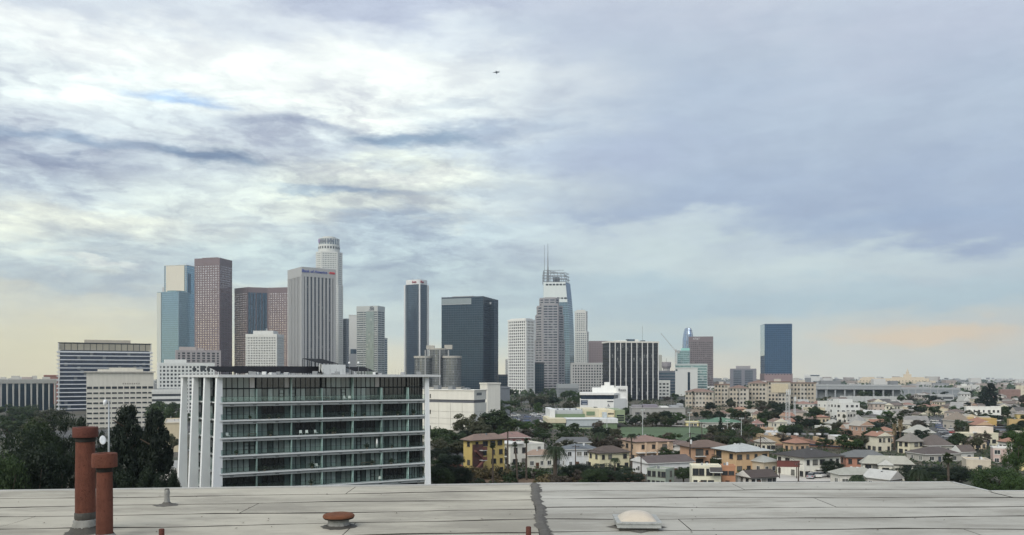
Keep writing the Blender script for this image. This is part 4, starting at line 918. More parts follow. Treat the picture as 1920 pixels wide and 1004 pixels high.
    fr = tower('far_arcade_house', 'pale far block with dark arcade windows and a little roof lantern', 1795, 1795, 1820, 1250, 724, GWIN, P((.55, .54, .50)), psi=-33, depth=15, cat='building', bay=3.2, fh=4, pw=1.5, sh=1.4, top=2)
    penthouse(fr, .3, .7, .2, .8, 3, WCONC)
south_group()
# ------------------------------------------------------------------ the glass apartment block
def glass_apartments():
    rnd = random.Random(11)
    A = (tx(343) * 166.0, 166.0); B = (tx(412) * 153.0, 153.0); C = (tx(802) * 173.0, 173.0)
    Dp = (C[0] - 9, C[1] + 22); E = (A[0] + 4, A[1] + 20)
    zb = -6.0
    T = thing('glass_apartment_block', 'seven storey glass apartment block with white fins, balconies and overhanging flat roof', 'building', (B[0], B[1], 0.0))
    L = lambda p: (p[0] - B[0], p[1] - B[1])
    A, C, Dp, E, B = L(A), L(C), L(Dp), L(E), (0.0, 0.0)
    def fc(p, q):
        l = math.hypot(q[0] - p[0], q[1] - p[1]); e = ((q[0] - p[0]) / l, (q[1] - p[1]) / l); return (p, e, (e[1], -e[0])), l
    front, LF = fc(B, C); left, LL = fc(A, B); right, LR = fc(C, Dp)
    def pt(f, s, t): return (f[0][0] + f[1][0] * s + f[2][0] * t, f[0][1] + f[1][1] * s + f[2][1] * t)
    poly = [A, B, C, Dp, E]
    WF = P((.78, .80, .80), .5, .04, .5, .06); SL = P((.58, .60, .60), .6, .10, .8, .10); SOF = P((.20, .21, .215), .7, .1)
    DK = P((.018, .022, .024), .5, .1); FRM = P((.012, .015, .016), .5, .1, spec=.15)
    def gpane(rgb, ro=.06, sp=.5):
        key = ('gp', rgb)
        if key in _mats: return _mats[key]
        m = bpy.data.materials.new('apartment_glass'); m.use_nodes = True; h = G(m.node_tree); b = h.n['Principled BSDF']
        oi = h.n.new('ShaderNodeObjectInfo'); t = h.n.new('ShaderNodeTexCoord').outputs['Object']
        k = h.m('MULTIPLY_ADD', oi.outputs['Random'], .7, .65)
        fold = h.m('MULTIPLY_ADD', h.noise(h.mapped(t, (9, 9, .3)), 1.6, 2), .6, .7)
        k = h.m('MULTIPLY', k, fold)
        h.put(b.inputs['Base Color'], h.mix(1.0, (*rgb, 1), h.xyz(k, k, k), 'MULTIPLY')); b.inputs['Roughness'].default_value = ro; b.inputs['Specular IOR Level'].default_value = sp
        b.inputs['Coat Weight'].default_value = .4; b.inputs['Coat Roughness'].default_value = .03
        _mats[key] = m; return m
    CURT = gpane((.165, .205, .195)); MIDG = gpane((.04, .06, .06)); DRK = gpane((.010, .013, .015)); PALE = gpane((.42, .39, .38)); TEAL = gpane((.33, .47, .44))
    floors = [22.5 - 3.4 * k for k in range(7)]           # tops of the balcony slabs
    roof_z0, roof_z1 = 27.30, 27.72
    inner = [pt(left, 1.6, -1.9), pt(front, 1.2, -2.4), pt(front, LF - 1.4, -2.4), (Dp[0] - 1, Dp[1] - 1), (E[0] + 1, E[1] - 1)]
    MB().prism(inner, zb, roof_z0 - .05).build('interior', DK, T)
    # slabs: one object for every storey, a thin proud edge over a recessed beam
    for z in floors:
        MB().prism([pt(left, .3, -1.0), pt(left, LL - .75, -1.0), B, C, Dp, E], z - .26, z).build('floor_slab', SL, T)
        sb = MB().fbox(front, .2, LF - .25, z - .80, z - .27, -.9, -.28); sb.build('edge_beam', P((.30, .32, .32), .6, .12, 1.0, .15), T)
        sl = MB()
        for k in range(10): sl.fbox(front, LF * (k + .45) / 10, LF * (k + .45) / 10 + .7, z - .62, z - .52, -.3, -.262)
        tag(sl.build('drain_slots', FRM, T), kind='stuff')
    bays = [.2, 6.9, 13.6, 19.7, 26.1, 32.3, 38.2, LF - .5]
    # glazing rows: (bottom, top)
    rows = [(25.15, 27.28), (22.5, 25.05)] + [(floors[k], floors[k - 1] - .84) for k in range(1, 7)]
    special = {0: {2: 'D', 1: 'Dp', 3: '', 4: 'P', 5: 'D', 6: 'D'}, 1: {5: 'D', 6: 'D'}, 2: {1: 'd', 3: 'D', 5: 'd'}, 3: {2: 'd', 3: 'd', 4: 'd'}, 4: {6: 'd'}, 5: {1: 'd', 6: 'd'}, 6: {0: 'D', 1: 'd', 5: 'D'}}
    cache = {}
    for r, (z0, z1) in enumerate(rows):
        if r == 7: continue
        mull = MB()
        for b in range(7):
            s0, s1 = bays[b] + .12, bays[b + 1] - .12; n = 6; w = (s1 - s0) / n
            mode = special.get(r, {}).get(b, '')
            for k in range(n):
                a = s0 + k * w
                m = CURT if rnd.random() < .80 else MIDG
                if mode == 'D': m = DRK
                elif mode == 'd': m = DRK if k in (1, 2, 3, 4) else MIDG
                elif mode == 'Dp': m = PALE if k == 5 else DRK
                elif mode == 'P': m = PALE if k == 5 else CURT
                if r == 0 and b == 0 and k == 5: m = PALE
                key = (round(w, 3), round(z1 - z0, 3), m.name)
                if key not in cache:
                    cache[key] = MB().box(.035, w - .035, 0, .03, .05, z1 - z0 - .05).mesh('pane', m)
                x, y = pt(front, a, -1.62 + (.10 if rnd.random() < .18 else 0)); link('pane', cache[key], T, (x, y, z0), math.atan2(front[1][1], front[1][0]))
                mull.fbox(front, a - .065, a + .065, z0, z1, -1.72, -1.50)
                if rnd.random() < .10 and mode == '':
                    for zz in (.35, .62, .9): mull.fbox(front, a + .12, a + w - .12, z0 + (z1 - z0) * zz - .04, z0 + (z1 - z0) * zz + .04, -1.6, -1.50)
                    mull.fbox(front, a + .10, a + .17, z0, z0 + (z1 - z0) * .92, -1.6, -1.5); mull.fbox(front, a + w - .17, a + w - .10, z0, z0 + (z1 - z0) * .92, -1.6, -1.5)
            mull.fbox(front, s1 - .04, s1 + .04, z0, z1, -1.72, -1.54)
        mull.fbox(front, .3, LF - .5, z1 - .06, z1 + .04, -1.72, -1.535); mull.fbox(front, .3, LF - .5, z0, z0 + .08, -1.72, -1.535)
        tag(mull.build('mullion_row', FRM, T), kind='stuff')
        if r != 0:
            for b in range(1, 7):
                if r == 1 and b in (2, 4): zt = rows[0][1]
                else: zt = z1
                MB().fbox(front, bays[b] - .05, bays[b] + .05, z0 + .01, zt, -1.5, -.12).build('balcony_screen', TEAL, T)
        # the side facing the fins
        key = ('side', round(z1 - z0, 2))
        for k in range(3):
            for j in range(1):
                a = .9 + k * LL / 3.25; m = (CURT, MIDG, DRK)[(k + j + r) % 3]
                MB().fbox(left, a, a + 4.4, z0 + .05, z1 - .03, -1.66, -1.62).build('pane', m, T)
    tr = MB().fbox(front, .3, LF - .4, 25.05, 25.16, -1.7, -1.45).build('transom', FRM, T)
    # clear balcony railings
    rm = bpy.data.materials.new('railing_glass'); rm.use_nodes = True; h = G(rm.node_tree); h.n.clear()
    tb = h.n.new('ShaderNodeBsdfTransparent'); tb.inputs[0].default_value = (.93, .975, .965, 1); gb = h.n.new('ShaderNodeBsdfGlossy'); gb.inputs['Roughness'].default_value = .05; gb.inputs[0].default_value = (.7, .85, .82, 1)
    lw = h.n.new('ShaderNodeFresnel'); lw.inputs[0].default_value = 1.35; mx = h.n.new('ShaderNodeMixShader'); h.put(mx.inputs[0], h.m('MULTIPLY_ADD', lw.outputs[0], .8, .03))
    h.l.new(tb.outputs[0], mx.inputs[1]); h.l.new(gb.outputs[0], mx.inputs[2]); out = h.n.new('ShaderNodeOutputMaterial'); h.l.new(mx.outputs[0], out.inputs[0])
    for z in floors[:6]:
        for b in range(7):
            MB().fbox(front, bays[b] + .06, bays[b + 1] - .06, z + .02, z + 1.02, -.16, -.14).build('railing_panel', rm, T)
        for k in range(3):
            a = .8 + k * LL / 3.2; MB().fbox(left, a + .4, a + 4.6, z + .02, z + 1.02, -1.06, -1.04).build('railing_panel', rm, T)
        MB().fbox(front, .2, LF - .3, z + 1.02, z + 1.06, -.17, -.13).build('handrail', FRM, T)
    # white fins that widen downwards
    def fin(f, s, wd, t_top, t_bot):
        z0, z1 = zb, roof_z0 - .02
        p = [pt(f, s - wd, t_bot), pt(f, s + wd, t_bot), pt(f, s + wd, -.6), pt(f, s - wd, -.6)]; q = [pt(f, s - wd, t_top), pt(f, s + wd, t_top), pt(f, s + wd, -.6), pt(f, s - wd, -.6)]
        MB().loft(p, z0, q, z1).build('fin', WF, T)
    for k in range(4): fin(left, .45 + k * (LL - .9) / 3, .34, .32 + .05 * k, 1.75)
    fin(right, .3, .35, .25, .9)
    MB().fbox(front, LF - .45, LF + .25, zb, roof_z0 - .03, -.5, .05).build('fin', WF, T)
    for z in floors[:6]:
        for k in range(2): MB().fbox(front, LF + .28 + k * .35, LF + .36 + k * .35, z + .2, z + 1.1, -.4, .0).build('fin_bracket', FRM, T)
    # roof
    big = [pt(left, -.6, .6), pt(front, -.4, 1.0), pt(front, LF + 2.6, 1.0), (Dp[0] + 2, Dp[1] + 1), (E[0] - 1, E[1] + 1)]
    MB().prism(big, roof_z0, roof_z1).build('roof_slab', P((.56, .575, .575), .6, .08), T)
    MB().prism(grow(big, -.5), roof_z1 + .003, roof_z1 + .08).build('roof_deck', P((.40, .40, .39)), T)
    PV = P((.006, .006, .008), .65, .1, spec=.08)
    def rx(px, dd): return (tx(px) * dd - tx(412) * 153.0, dd - 153.0)
    # solar canopies on posts
    def canopy(px0, px1, d, y0, y1, tilt):
        z0, z1 = gz(y0, d), gz(y1, d); (xa, ya), (xb, yb) = rx(px0, d), rx(px1, d + 8)
        n = max(2, round((px1 - px0) / 14)); nx, ny = -(yb - ya), (xb - xa); l = math.hypot(nx, ny); nx, ny = nx / l * tilt, ny / l * tilt
        for k in range(n):
            a, b = k / n + .0006, (k + 1) / n - .0006
            p = lambda f, w, z: (xa + (xb - xa) * f + nx * w, ya + (yb - ya) * f + ny * w, z)
            MB().hexa([p(a, 0, z0 - .06), p(b, 0, z0 - .06), p(b, 1, z1 - .06), p(a, 1, z1 - .06), p(a, 0, z0), p(b, 0, z0), p(b, 1, z1), p(a, 1, z1)]).build('solar_panel', PV, T)
        for f in (.02, .35, .66, .98):
            x, y = xa + (xb - xa) * f, ya + (yb - ya) * f
            MB().box(x - .06, x + .06, y - .06, y + .06, roof_z1, z0 - .05).build('canopy_post', WMET if f < .1 else DK, T)
            MB().box(x + nx - .06, x + nx + .06, y + ny - .06, y + ny + .06, roof_z1, z1 - .08).build('canopy_post', DK, T)
    canopy(440, 607, 164, 699.5, 686.5, 4.0); canopy(408, 470, 167, 697, 687, 3.0); canopy(598, 634, 172, 681, 672, 4.0); canopy(664, 702, 176, 696, 688, 2.5)
    (x0, y0), (x1, y1) = rx(604, 172), rx(648, 176)
    pen = MB().prism([(x0, y0), (x1, y1), (x1 - 2, y1 + 5), (x0 - 2, y0 + 5)], roof_z1 + .09, gz(684, 174)).build('penthouse', P((.62, .63, .61)), T)
    for k in range(4): MB().tube((x0 + .4 + k * 1.3, y0 - .4 + .4 * k, roof_z1), (x0 + .4 + k * 1.3, y0 - .4 + .4 * k, roof_z1 + 1.3), .03, n=5).build('roof_rail_post', STEEL, T)
    for px in (655, 672, 690): 
        x, y = rx(px, 177); MB().tube((x, y, roof_z1), (x, y, gz(682, 177)), .05, n=6).build('lamp_post', STEEL, T)
        if px < 680: MB().lathe([(0, -.30), (.2, -.22), (.3, 0), (.2, .22), (0, .3)], 12).build('globe_lamp', WMET, T, True, (x, y, gz(681, 177)))
    for k in range(22):
        px = rnd.uniform(425, 790); dd = 157 + (px - 412) * .051 + rnd.uniform(2.0, 4); x, y = rx(px, dd); w = rnd.uniform(.2, .6); hh = rnd.uniform(.25, .75)
        MB().box(x - w, x + w, y - .3, y + .3, roof_z1 + .09, roof_z1 + .09 + hh).build('roof_unit', rnd.choice([WMET, STEEL, GCONC, DK]), T)
    for k in range(9):
        x, y = rx(735 + k * 6, 177.5); MB().tube((x, y, roof_z1), (x, y, roof_z1 + rnd.uniform(.8, 1.4)), .02, n=4).build('roof_rail_post', STEEL, T)
    # furniture and plants left out on the balconies
    WC = P((.70, .70, .67), .6, .05); WD = P((.12, .09, .07), .7)
    def chair(proto=[None]):
        if proto[0] is None:
            t = link('balcony_chair', None)
            MB().box(-.28, .28, -.28, .28, .38, .44).build('seat', WC, t); MB().hexa([(-.28, .24, .44), (.28, .24, .44), (.28, .30, .44), (-.28, .30, .44), (-.26, .36, .95), (.26, .36, .95), (.26, .42, .95), (-.26, .42, .95)]).build('backrest', WC, t)
            for i, j in ((-1, -1), (1, -1), (-1, 1), (1, 1)): MB().box(i * .25 - .02, i * .25 + .02, j * .25 - .02, j * .25 + .02, 0, .38).build('leg', WC, t)
            proto[0] = t; return t
        return copy_tree(proto[0])
    LV = leaf_mat((.02, .035, .018), (.045, .06, .03))
    def plant_mesh():
        r = random.Random(3); mb = MB()
        for k in range(160):
            c = Vector((r.gauss(0, .22), r.gauss(0, .22), .45 + abs(r.gauss(0, .32)))); u = Vector((r.uniform(-1, 1), r.uniform(-1, 1), r.uniform(-1, 1))).normalized() * .16; v = u.orthogonal().normalized() * .07
            mb.face([c - u, c + v, c + u, c - v])
        return mb.mesh('foliage', LV)
    pm = plant_mesh(); potm = MB().lathe([(.18, 0), (.26, .42), (.22, .44), (0, .40)], 12).mesh('pot', P((.30, .22, .17)))
    spots = [(0, 24.6, 'on the top balcony near the middle'), (0, 25.6, 'on the top balcony next to another chair'), (2, 15.5, 'on the third balcony left of centre'), (2, 16.7, 'on the third balcony left of another chair'), (2, 18.6, 'alone on the third balcony near a screen'),
             (4, 18.2, 'on the fifth balcony left of centre'), (4, 18.9, 'pushed up to its twin on the fifth balcony'), (5, 17.8, 'on the lowest visible balcony'), (2, 1.6, 'at the left end of the third balcony'), (5, 32.0, 'at the right of the lowest visible balcony')]
    for fl, s, lab in spots:
        o = chair(); x, y = pt(front, s, -.75); o.location = (tx(412) * 153 + x, 153 + y, floors[fl]); o.rotation_euler = (0, 0, math.atan2(front[1][1], front[1][0]) + rnd.uniform(-.5, .5)); tag(o, 'white chair ' + lab, 'chair', 'white chairs on the balconies')
    for k in range(26):
        fl = rnd.choice([1, 1, 2, 2, 3, 4, 4, 5]); s = rnd.uniform(2, LF - 3); x, y = pt(front, s, -.6)
        o = thing('potted_plant', 'small leafy potted plant, %s part of the %s balcony from the top' % ('left' if s < LF * .33 else ('middle' if s < LF * .66 else 'right'), ('first', 'second', 'third', 'fourth', 'fifth', 'sixth')[fl]), 'plant', (tx(412) * 153 + x, 153 + y, floors[fl]), rnd.uniform(0, 6), 'potted plants along the balconies', (rnd.uniform(.6, 1.1),) * 3)
        link('pot', potm, o); link('foliage', pm, o)
    for s, fl, w, lab in ((6.2, 2, 1.6, 'near the left end of the third balcony'), (33, 1, 1.0, 'on the second balcony near the right'), (29.5, 4, 2.8, 'on the fifth balcony right of centre'), (20, 0, 2.6, 'on the top balcony')):
        x, y = pt(front, s, -.8); o = thing('balcony_table', 'low dark table ' + lab, 'table', (tx(412) * 153 + x, 153 + y, floors[fl]), math.atan2(front[1][1], front[1][0]), 'low tables on the balconies')
        MB().box(-w / 2, w / 2, -.35, .35, .62, .68).build('table_top', WD, o)
        for i in (-1, 1):
            for j in (-1, 1): MB().box(i * (w / 2 - .06) - .03, i * (w / 2 - .06) + .03, j * .3 - .03, j * .3 + .03, 0, .62).build('leg', WD, o)
    x, y = pt(front, 31.3, -.5); o = thing('patio_heater', 'tall white closed sunshade standing on the fourth balcony', 'umbrella', (tx(412) * 153 + x, 153 + y, floors[3]))
    MB().lathe([(.16, .25), (.22, .6), (.20, 1.6), (.05, 2.1), (0, 2.15)], 12).build('closed_canopy', WC, o, True); MB().lathe([(.3, 0), (.3, .06), (.03, .08), (.03, 1.0)], 12).build('stand', STEEL, o)
glass_apartments()
# ------------------------------------------------------------------ houses: tools
PANE = pane_mat()
FRW = P((.62, .62, .59), .6, .04); FRD = P((.07, .06, .055), .6, .05)
_win = {}
def window(T, loc, rz, w, h, dark=False, sub=True):
    key = (round(w, 1), round(h, 1), dark)
    if key not in _win:
        w_, h_ = key[0], key[1]; t = .09; fm = FRD if dark else FRW
        mb = MB().box(-w_ / 2 - t, w_ / 2 + t, -.07, .05, -t, 0).box(-w_ / 2 - t, w_ / 2 + t, -.07, .05, h_, h_ + t).box(-w_ / 2 - t, -w_ / 2, -.068, .05, 0, h_).box(w_ / 2, w_ / 2 + t, -.068, .05, 0, h_).box(-.03, .03, -.05, .05, 0, h_).box(-w_ / 2 - t - .06, w_ / 2 + t + .06, -.14, .03, -t - .07, -t - .001)
        _win[key] = (mb.mesh('window', fm), MB().box(-w_ / 2, w_ / 2, -.02, .03, 0, h_).mesh('pane', PANE))
    o = link('window', _win[key][0], T, loc, rz); link('pane', _win[key][1], o); return o
occupied = []; named = []
def slope_roof(c, a, h, hr, kind, ov=.5, axis=None, th=.18):
    """hip or gable roof over [0,c]x[0,a] with eaves at h and ridge at hr"""
    mb = MB(); x0, x1, y0, y1 = -ov, c + ov, -ov, a + ov; ax = axis or ('x' if c >= a else 'y')
    if kind == 'hip':
        m = min(c, a) / 2 + ov
        if ax == 'x': r0, r1 = (x0 + m, (y0 + y1) / 2, hr), (x1 - m, (y0 + y1) / 2, hr)
        else: r0, r1 = ((x0 + x1) / 2, y0 + m, hr), ((x0 + x1) / 2, y1 - m, hr)
    else:
        if ax == 'x': r0, r1 = (x0, (y0 + y1) / 2, hr), (x1, (y0 + y1) / 2, hr)
        else: r0, r1 = ((x0 + x1) / 2, y0, hr), ((x0 + x1) / 2, y1, hr)
    q = [(x0, y0, h), (x1, y0, h), (x1, y1, h), (x0, y1, h)]
    if ax == 'x': fs = [(q[0], q[1], r1, r0), (q[2], q[3], r0, r1), (q[1], q[2], r1), (q[3], q[0], r0)]
    else: fs = [(q[1], q[2], r1, r0), (q[3], q[0], r0, r1), (q[0], q[1], r0), (q[2], q[3], r1)]
    for k, f in enumerate(fs): mb.face(f, 1 if (kind == 'gable' and k > 1) else 0)
    lo = [(p[0], p[1], p[2] - th) for p in q]
    for k in range(4): mb.face((lo[k], lo[(k + 1) % 4], q[(k + 1) % 4], q[k]), 2)
    mb.face(lo[::-1], 2)
    return mb
def house(label, pl, pc, pr, yb, ye, yr=None, roof='hip', wall=(.6, .58, .5), rc=(.12, .10, .09), psi=None, ratio=None, depth=9.0, rows=2, nr=4, nl=2, d=None, name='house', cat='house',
          ov=.5, axis=None, ww=1.1, wh=1.25, dark=False, trim=None, seed=None, door=True, group=None, vents=2, wins=True, gap=None):
    d = d or dist(pc, yb); fr = frame(pl, pc, pr, d, psi, ratio, depth); c, a = fr['c'], fr['a']
    rnd = random.Random(seed if seed is not None else int(pl * 7 + yb * 13))
    zb = min(ground_z(fr['B'][0], fr['B'][1]), gz(yb, d)) - .6; T = thing(name, label, cat, (fr['B'][0], fr['B'][1], zb), fr['rz'], group)
    h = gz(ye, d) - zb; fr.update(T=T, h=h, zb=zb); wm = paint(wall, .85, .07, .5, .14); rm = shingle(rc); tm = paint(trim, .7, .05) if trim else (FRW if not dark else FRD)
    mb = MB().box(0, c, 0, a, 0, h - .02); mb.build('wall', wm, T)
    if roof == 'flat':
        MB().box(.25, c - .25, .25, a - .25, h - .01, h + .05).build('roof', paint(rc, .9, .2, .8, 0), T)
        p = MB().box(-.06, c + .06, -.06, .22, h, h + .42).box(-.06, c + .06, a - .22, a + .06, h, h + .42).box(-.06, .22, .221, a - .221, h, h + .415).box(c - .22, c + .06, .221, a - .221, h, h + .415); p.build('parapet', wm if not trim else tm, T)
    elif roof == 'slab':
        MB().box(-ov, c + ov, -ov, a + ov, h, h + .28).build('roof', [paint(rc, .9, .2, .8, 0)], T); MB().box(-ov - .02, c + ov + .02, -ov - .02, a + ov + .02, h - .16, h + .1).build('fascia', tm, T)
    else:
        dr = d + max(c, a) * .3; hr = max(h + .8, gz(yr, dr) - zb)
        slope_roof(c, a, h, hr, roof, ov, axis).build('roof', [rm, wm, tm], T)
        fr['hr'] = hr
    hh = (h - .3) / rows
    if wins:
        for L, n, f in ((c, nr, 'r'), (a, nl, 'l')):
            if L < 1.8 or n < 1 or L > 200: continue
            for r in range(rows):
                for k in range(n):
                    s = L * (k + .5) / n + rnd.uniform(-.15, .15) * L / n; w = min(ww * rnd.choice([.7, 1, 1, 1.35]), L / n * .75); z = .3 + r * hh + hh * .32
                    if rnd.random() < .08: continue
                    if f == 'r': window(T, (s, -.01, z), 0.0, w, min(wh, hh * .55), dark)
                    else: window(T, (-.01, a - s, z), R(-90), w, min(wh, hh * .55), dark)
    if door:
        s = c * rnd.uniform(.3, .7); MB().box(s - .5, s + .5, -.09, .02, .35, 2.45).build('door', paint(rnd.choice([(.10, .05, .03), (.25, .22, .18), (.06, .07, .09)]), .6), T)
    for k in range(vents):
        x, y = c * rnd.uniform(.25, .75), a * rnd.uniform(.3, .7); zt = h + (.05 if roof in ('flat', 'slab') else (fr['hr'] - h) * .45)
        MB().box(x - .22, x + .22, y - .22, y + .22, zt - .3, zt + rnd.uniform(.55, 1.0)).build('roof_vent', rnd.choice([WMET, STEEL, GCONC]), T)
    bx, by = fr['B']; cs, sn = math.cos(fr['rz']), math.sin(fr['rz'])
    occupied.append((bx + cs * c / 2 - sn * a / 2, by + sn * c / 2 + cs * a / 2, math.hypot(c, a) * .5))
    if group is None: named.append((occupied[-1][0], occupied[-1][1], label))
    return fr
def balcony(fr, face, s0, s1, z, dep=1.3, m=None, rail=None):
    T = fr['T']; f = faces_of(fr['poly'])[0][0] if face == 'r' else ((0, fr['a']), (0, -1), (-1, 0))
    MB().fbox(f, s0, s1, z - .2, z, .02, dep).build('balcony', m or FRW, T)
    mb = MB(); n = int((s1 - s0) / .35)
    for k in range(n + 1): mb.fbox(f, s0 + k * (s1 - s0 - .05) / n, s0 + k * (s1 - s0 - .05) / n + .05, z, z + .95, dep - .06, dep - .01)
    mb.fbox(f, s0, s1, z + .95, z + 1.02, dep - .08, dep); tag(mb.build('railing', rail or FRD, T), kind='stuff')
    MB().fbox(f, s0 + .3, s1 - .3, z + .02, z + 2.1, -.02, .04).build('balcony_door', PANE, T)

# ------------------------------------------------------------------ larger buildings of the middle distance
CREAMW = P((.68, .66, .59), .8, .06, .3, .10)
def white_cube():
    d = 345; fr = frame(700, 889, 912, d, psi=62); zb = -4; T = thing('windowless_exchange', 'big windowless cream building with one dark band below its top', 'building', (*fr['B'], zb), fr['rz']); a, c = fr['a'], fr['c']; z = lambda y: gz(y, d) - zb
    W = CREAMW; x = 0
    def ring(name, y0, y1, m, off=0.0):
        o = MB().box(off, c - off, off, a - off, z(y0), z(y1)).build(name, m, T); return o
    MB().box(.6, c - .6, .6, a - .6, 0, z(734)).build('wall_core', P((.40, .39, .35)), T)
    ring('top_storey', 750.5, 733, W); ring('dark_band', 756, 750.6, P((.11, .115, .13), .5), .35)
    for y0, y1 in ((773, 756.3), (786, 773.5), (797, 786.5), (808, 797.5)):
        n = 9
        for k in range(n): MB().box(-.06, .3, k * a / n + .06, (k + 1) * a / n - .06, z(y0), z(y1)).build('wall_panel', W, T)
        MB().box(.32, c + .05, -.06, .3, z(y0), z(y1)).build('wall_panel', W, T)
    for y0, y1, m in ((812, 808, P((.10, .10, .11))), (818, 812, CREAMW), (824, 818, P((.09, .09, .10))), (829, 824, CREAMW)): MB().box(2, c - 2, 2, a - 2, z(y0), z(y1)).build('garage_level', m, T)
    MB().box(c * .2, c * .6, -.1, .2, z(742), z(737)).build('vent_grille', P((.16, .17, .17)), T)
    MB().box(-.3, c + .3, -.3, a + .3, z(733), z(731.5)).build('roof_edge', CREAMW, T)
    for k in range(6): MB().box(3, 6, a * (.1 + .14 * k), a * (.1 + .14 * k) + 2.2, z(731.5), z(731.5) + .8 + .5 * (k % 3)).build('roof_unit', STEEL, T)
white_cube()
fr = tower('white_slab_block', 'plain white vertical slab with a grey side right of the cream windowless building', 900, 914, 938, 480, 719, CREAMW, CREAMW, psi=None, ratio=.9, cat='building', pw=0, sh=0, top=.6)
tower('slate_low_block', 'slate coloured low block right of the white slab', 927, 927, 956, 560, 727, P((.13, .145, .165), .6), P((.13, .145, .165), .6), psi=5, depth=22, cat='building', pw=0, sh=0, top=.5)
def terrace_white():
    d = 600; fr = frame(1088, 1088, 1151, d, psi=-4, depth=26); zb = -1; T = thing('white_corner_building', 'bright white building with one dark window band curving round its corner', 'building', (*fr['B'], zb), fr['rz']); c = fr['c']; z = lambda y: gz(y, d) - zb
    W = P((.74, .74, .71), .7, .04)
    MB().box(0, c, 0, 24, 0, z(749)).build('lower_wall', W, T)
    MB().box(.6, c - .3, .6, 23, z(749), z(741)).build('window_band', glass((.035, .055, .085), .08, .4, (2.6, 9), .4, lights=0.03), T)
    MB().box(-.3, c + .3, -.3, 24.3, z(741), z(737)).build('roof_band', W, T)
    x2 = c + 29 * d / F
    MB().prism([(c, .5), (x2 - 2, 10), (x2, 26), (c, 24)], 0, z(748)).build('side_wall', W, T); MB().prism([(c, 1.2), (x2 - 8, 9), (x2 - 8, 26), (c, 24)], z(748) + .01, z(741)).build('side_window_band', glass((.05, .07, .09), .08, .4, (2.6, 9), .4, lights=.03), T)
    MB().prism([(c - 1, .6), (x2 - 7, 9), (x2 - 7, 26), (c - 1, 24)], z(741) + .02, z(737.5)).build('side_roof_band', W, T)
    MB().prism([(x2 - 9, 10), (x2 - .5, 12), (x2 + .2, 26), (x2 - 9, 26)], 0, z(725)).build('end_tower', W, T)
    MB().box(c * .38, x2 - 2, 14, 28, z(738), z(728)).build('upper_storey', W, T); MB().box(c * .66, c * 1.05, 16, 28, z(728), z(724)).build('plant_room', W, T); MB().box(c * .76, c * .92, 17, 26, z(724), z(717.5)).build('lift_tower', W, T)
    MB().box(c * .02, c * .22, -.25, -.02, z(759.5), z(750.5)).build('poster_frame', P((.06, .08, .12), .4), T); 
    for y0, y1 in ((758.5, 757), (753, 752)): MB().box(c * .06, c * .20, -.32, -.26, z(y0), z(y1)).build('poster_stripe', P((.42, .46, .52), .5), T)
    for k in range(7): MB().box(c * (.80 + .024 * k), c * (.80 + .024 * k) + .9, -.2, -.02, z(754), z(752)).build('sign_letter', P((.14, .14, .15)), T)
    mb = MB()
    for p, q in (((.83, 757), (.84, 760)), ((.84, 760), (.86, 762)), ((.84, 759), (.87, 763)), ((.81, 762), (.84, 760))): mb.tube((c * p[0], -.12, z(p[1])), (c * q[0], -.12, z(q[1])), .35, n=6)
    mb.build('wall_emblem', P((.30, .31, .32)), T)
    for k in range(4): MB().box(x2 - 7.5 + k * 1.5, x2 - 6.5 + k * 1.5, 9.6 + k * .35, 9.95 + k * .35, z(733.2), z(731.0 if k else 729.5)).build('sign_letter', P((.13, .13, .14)), T)
terrace_white()
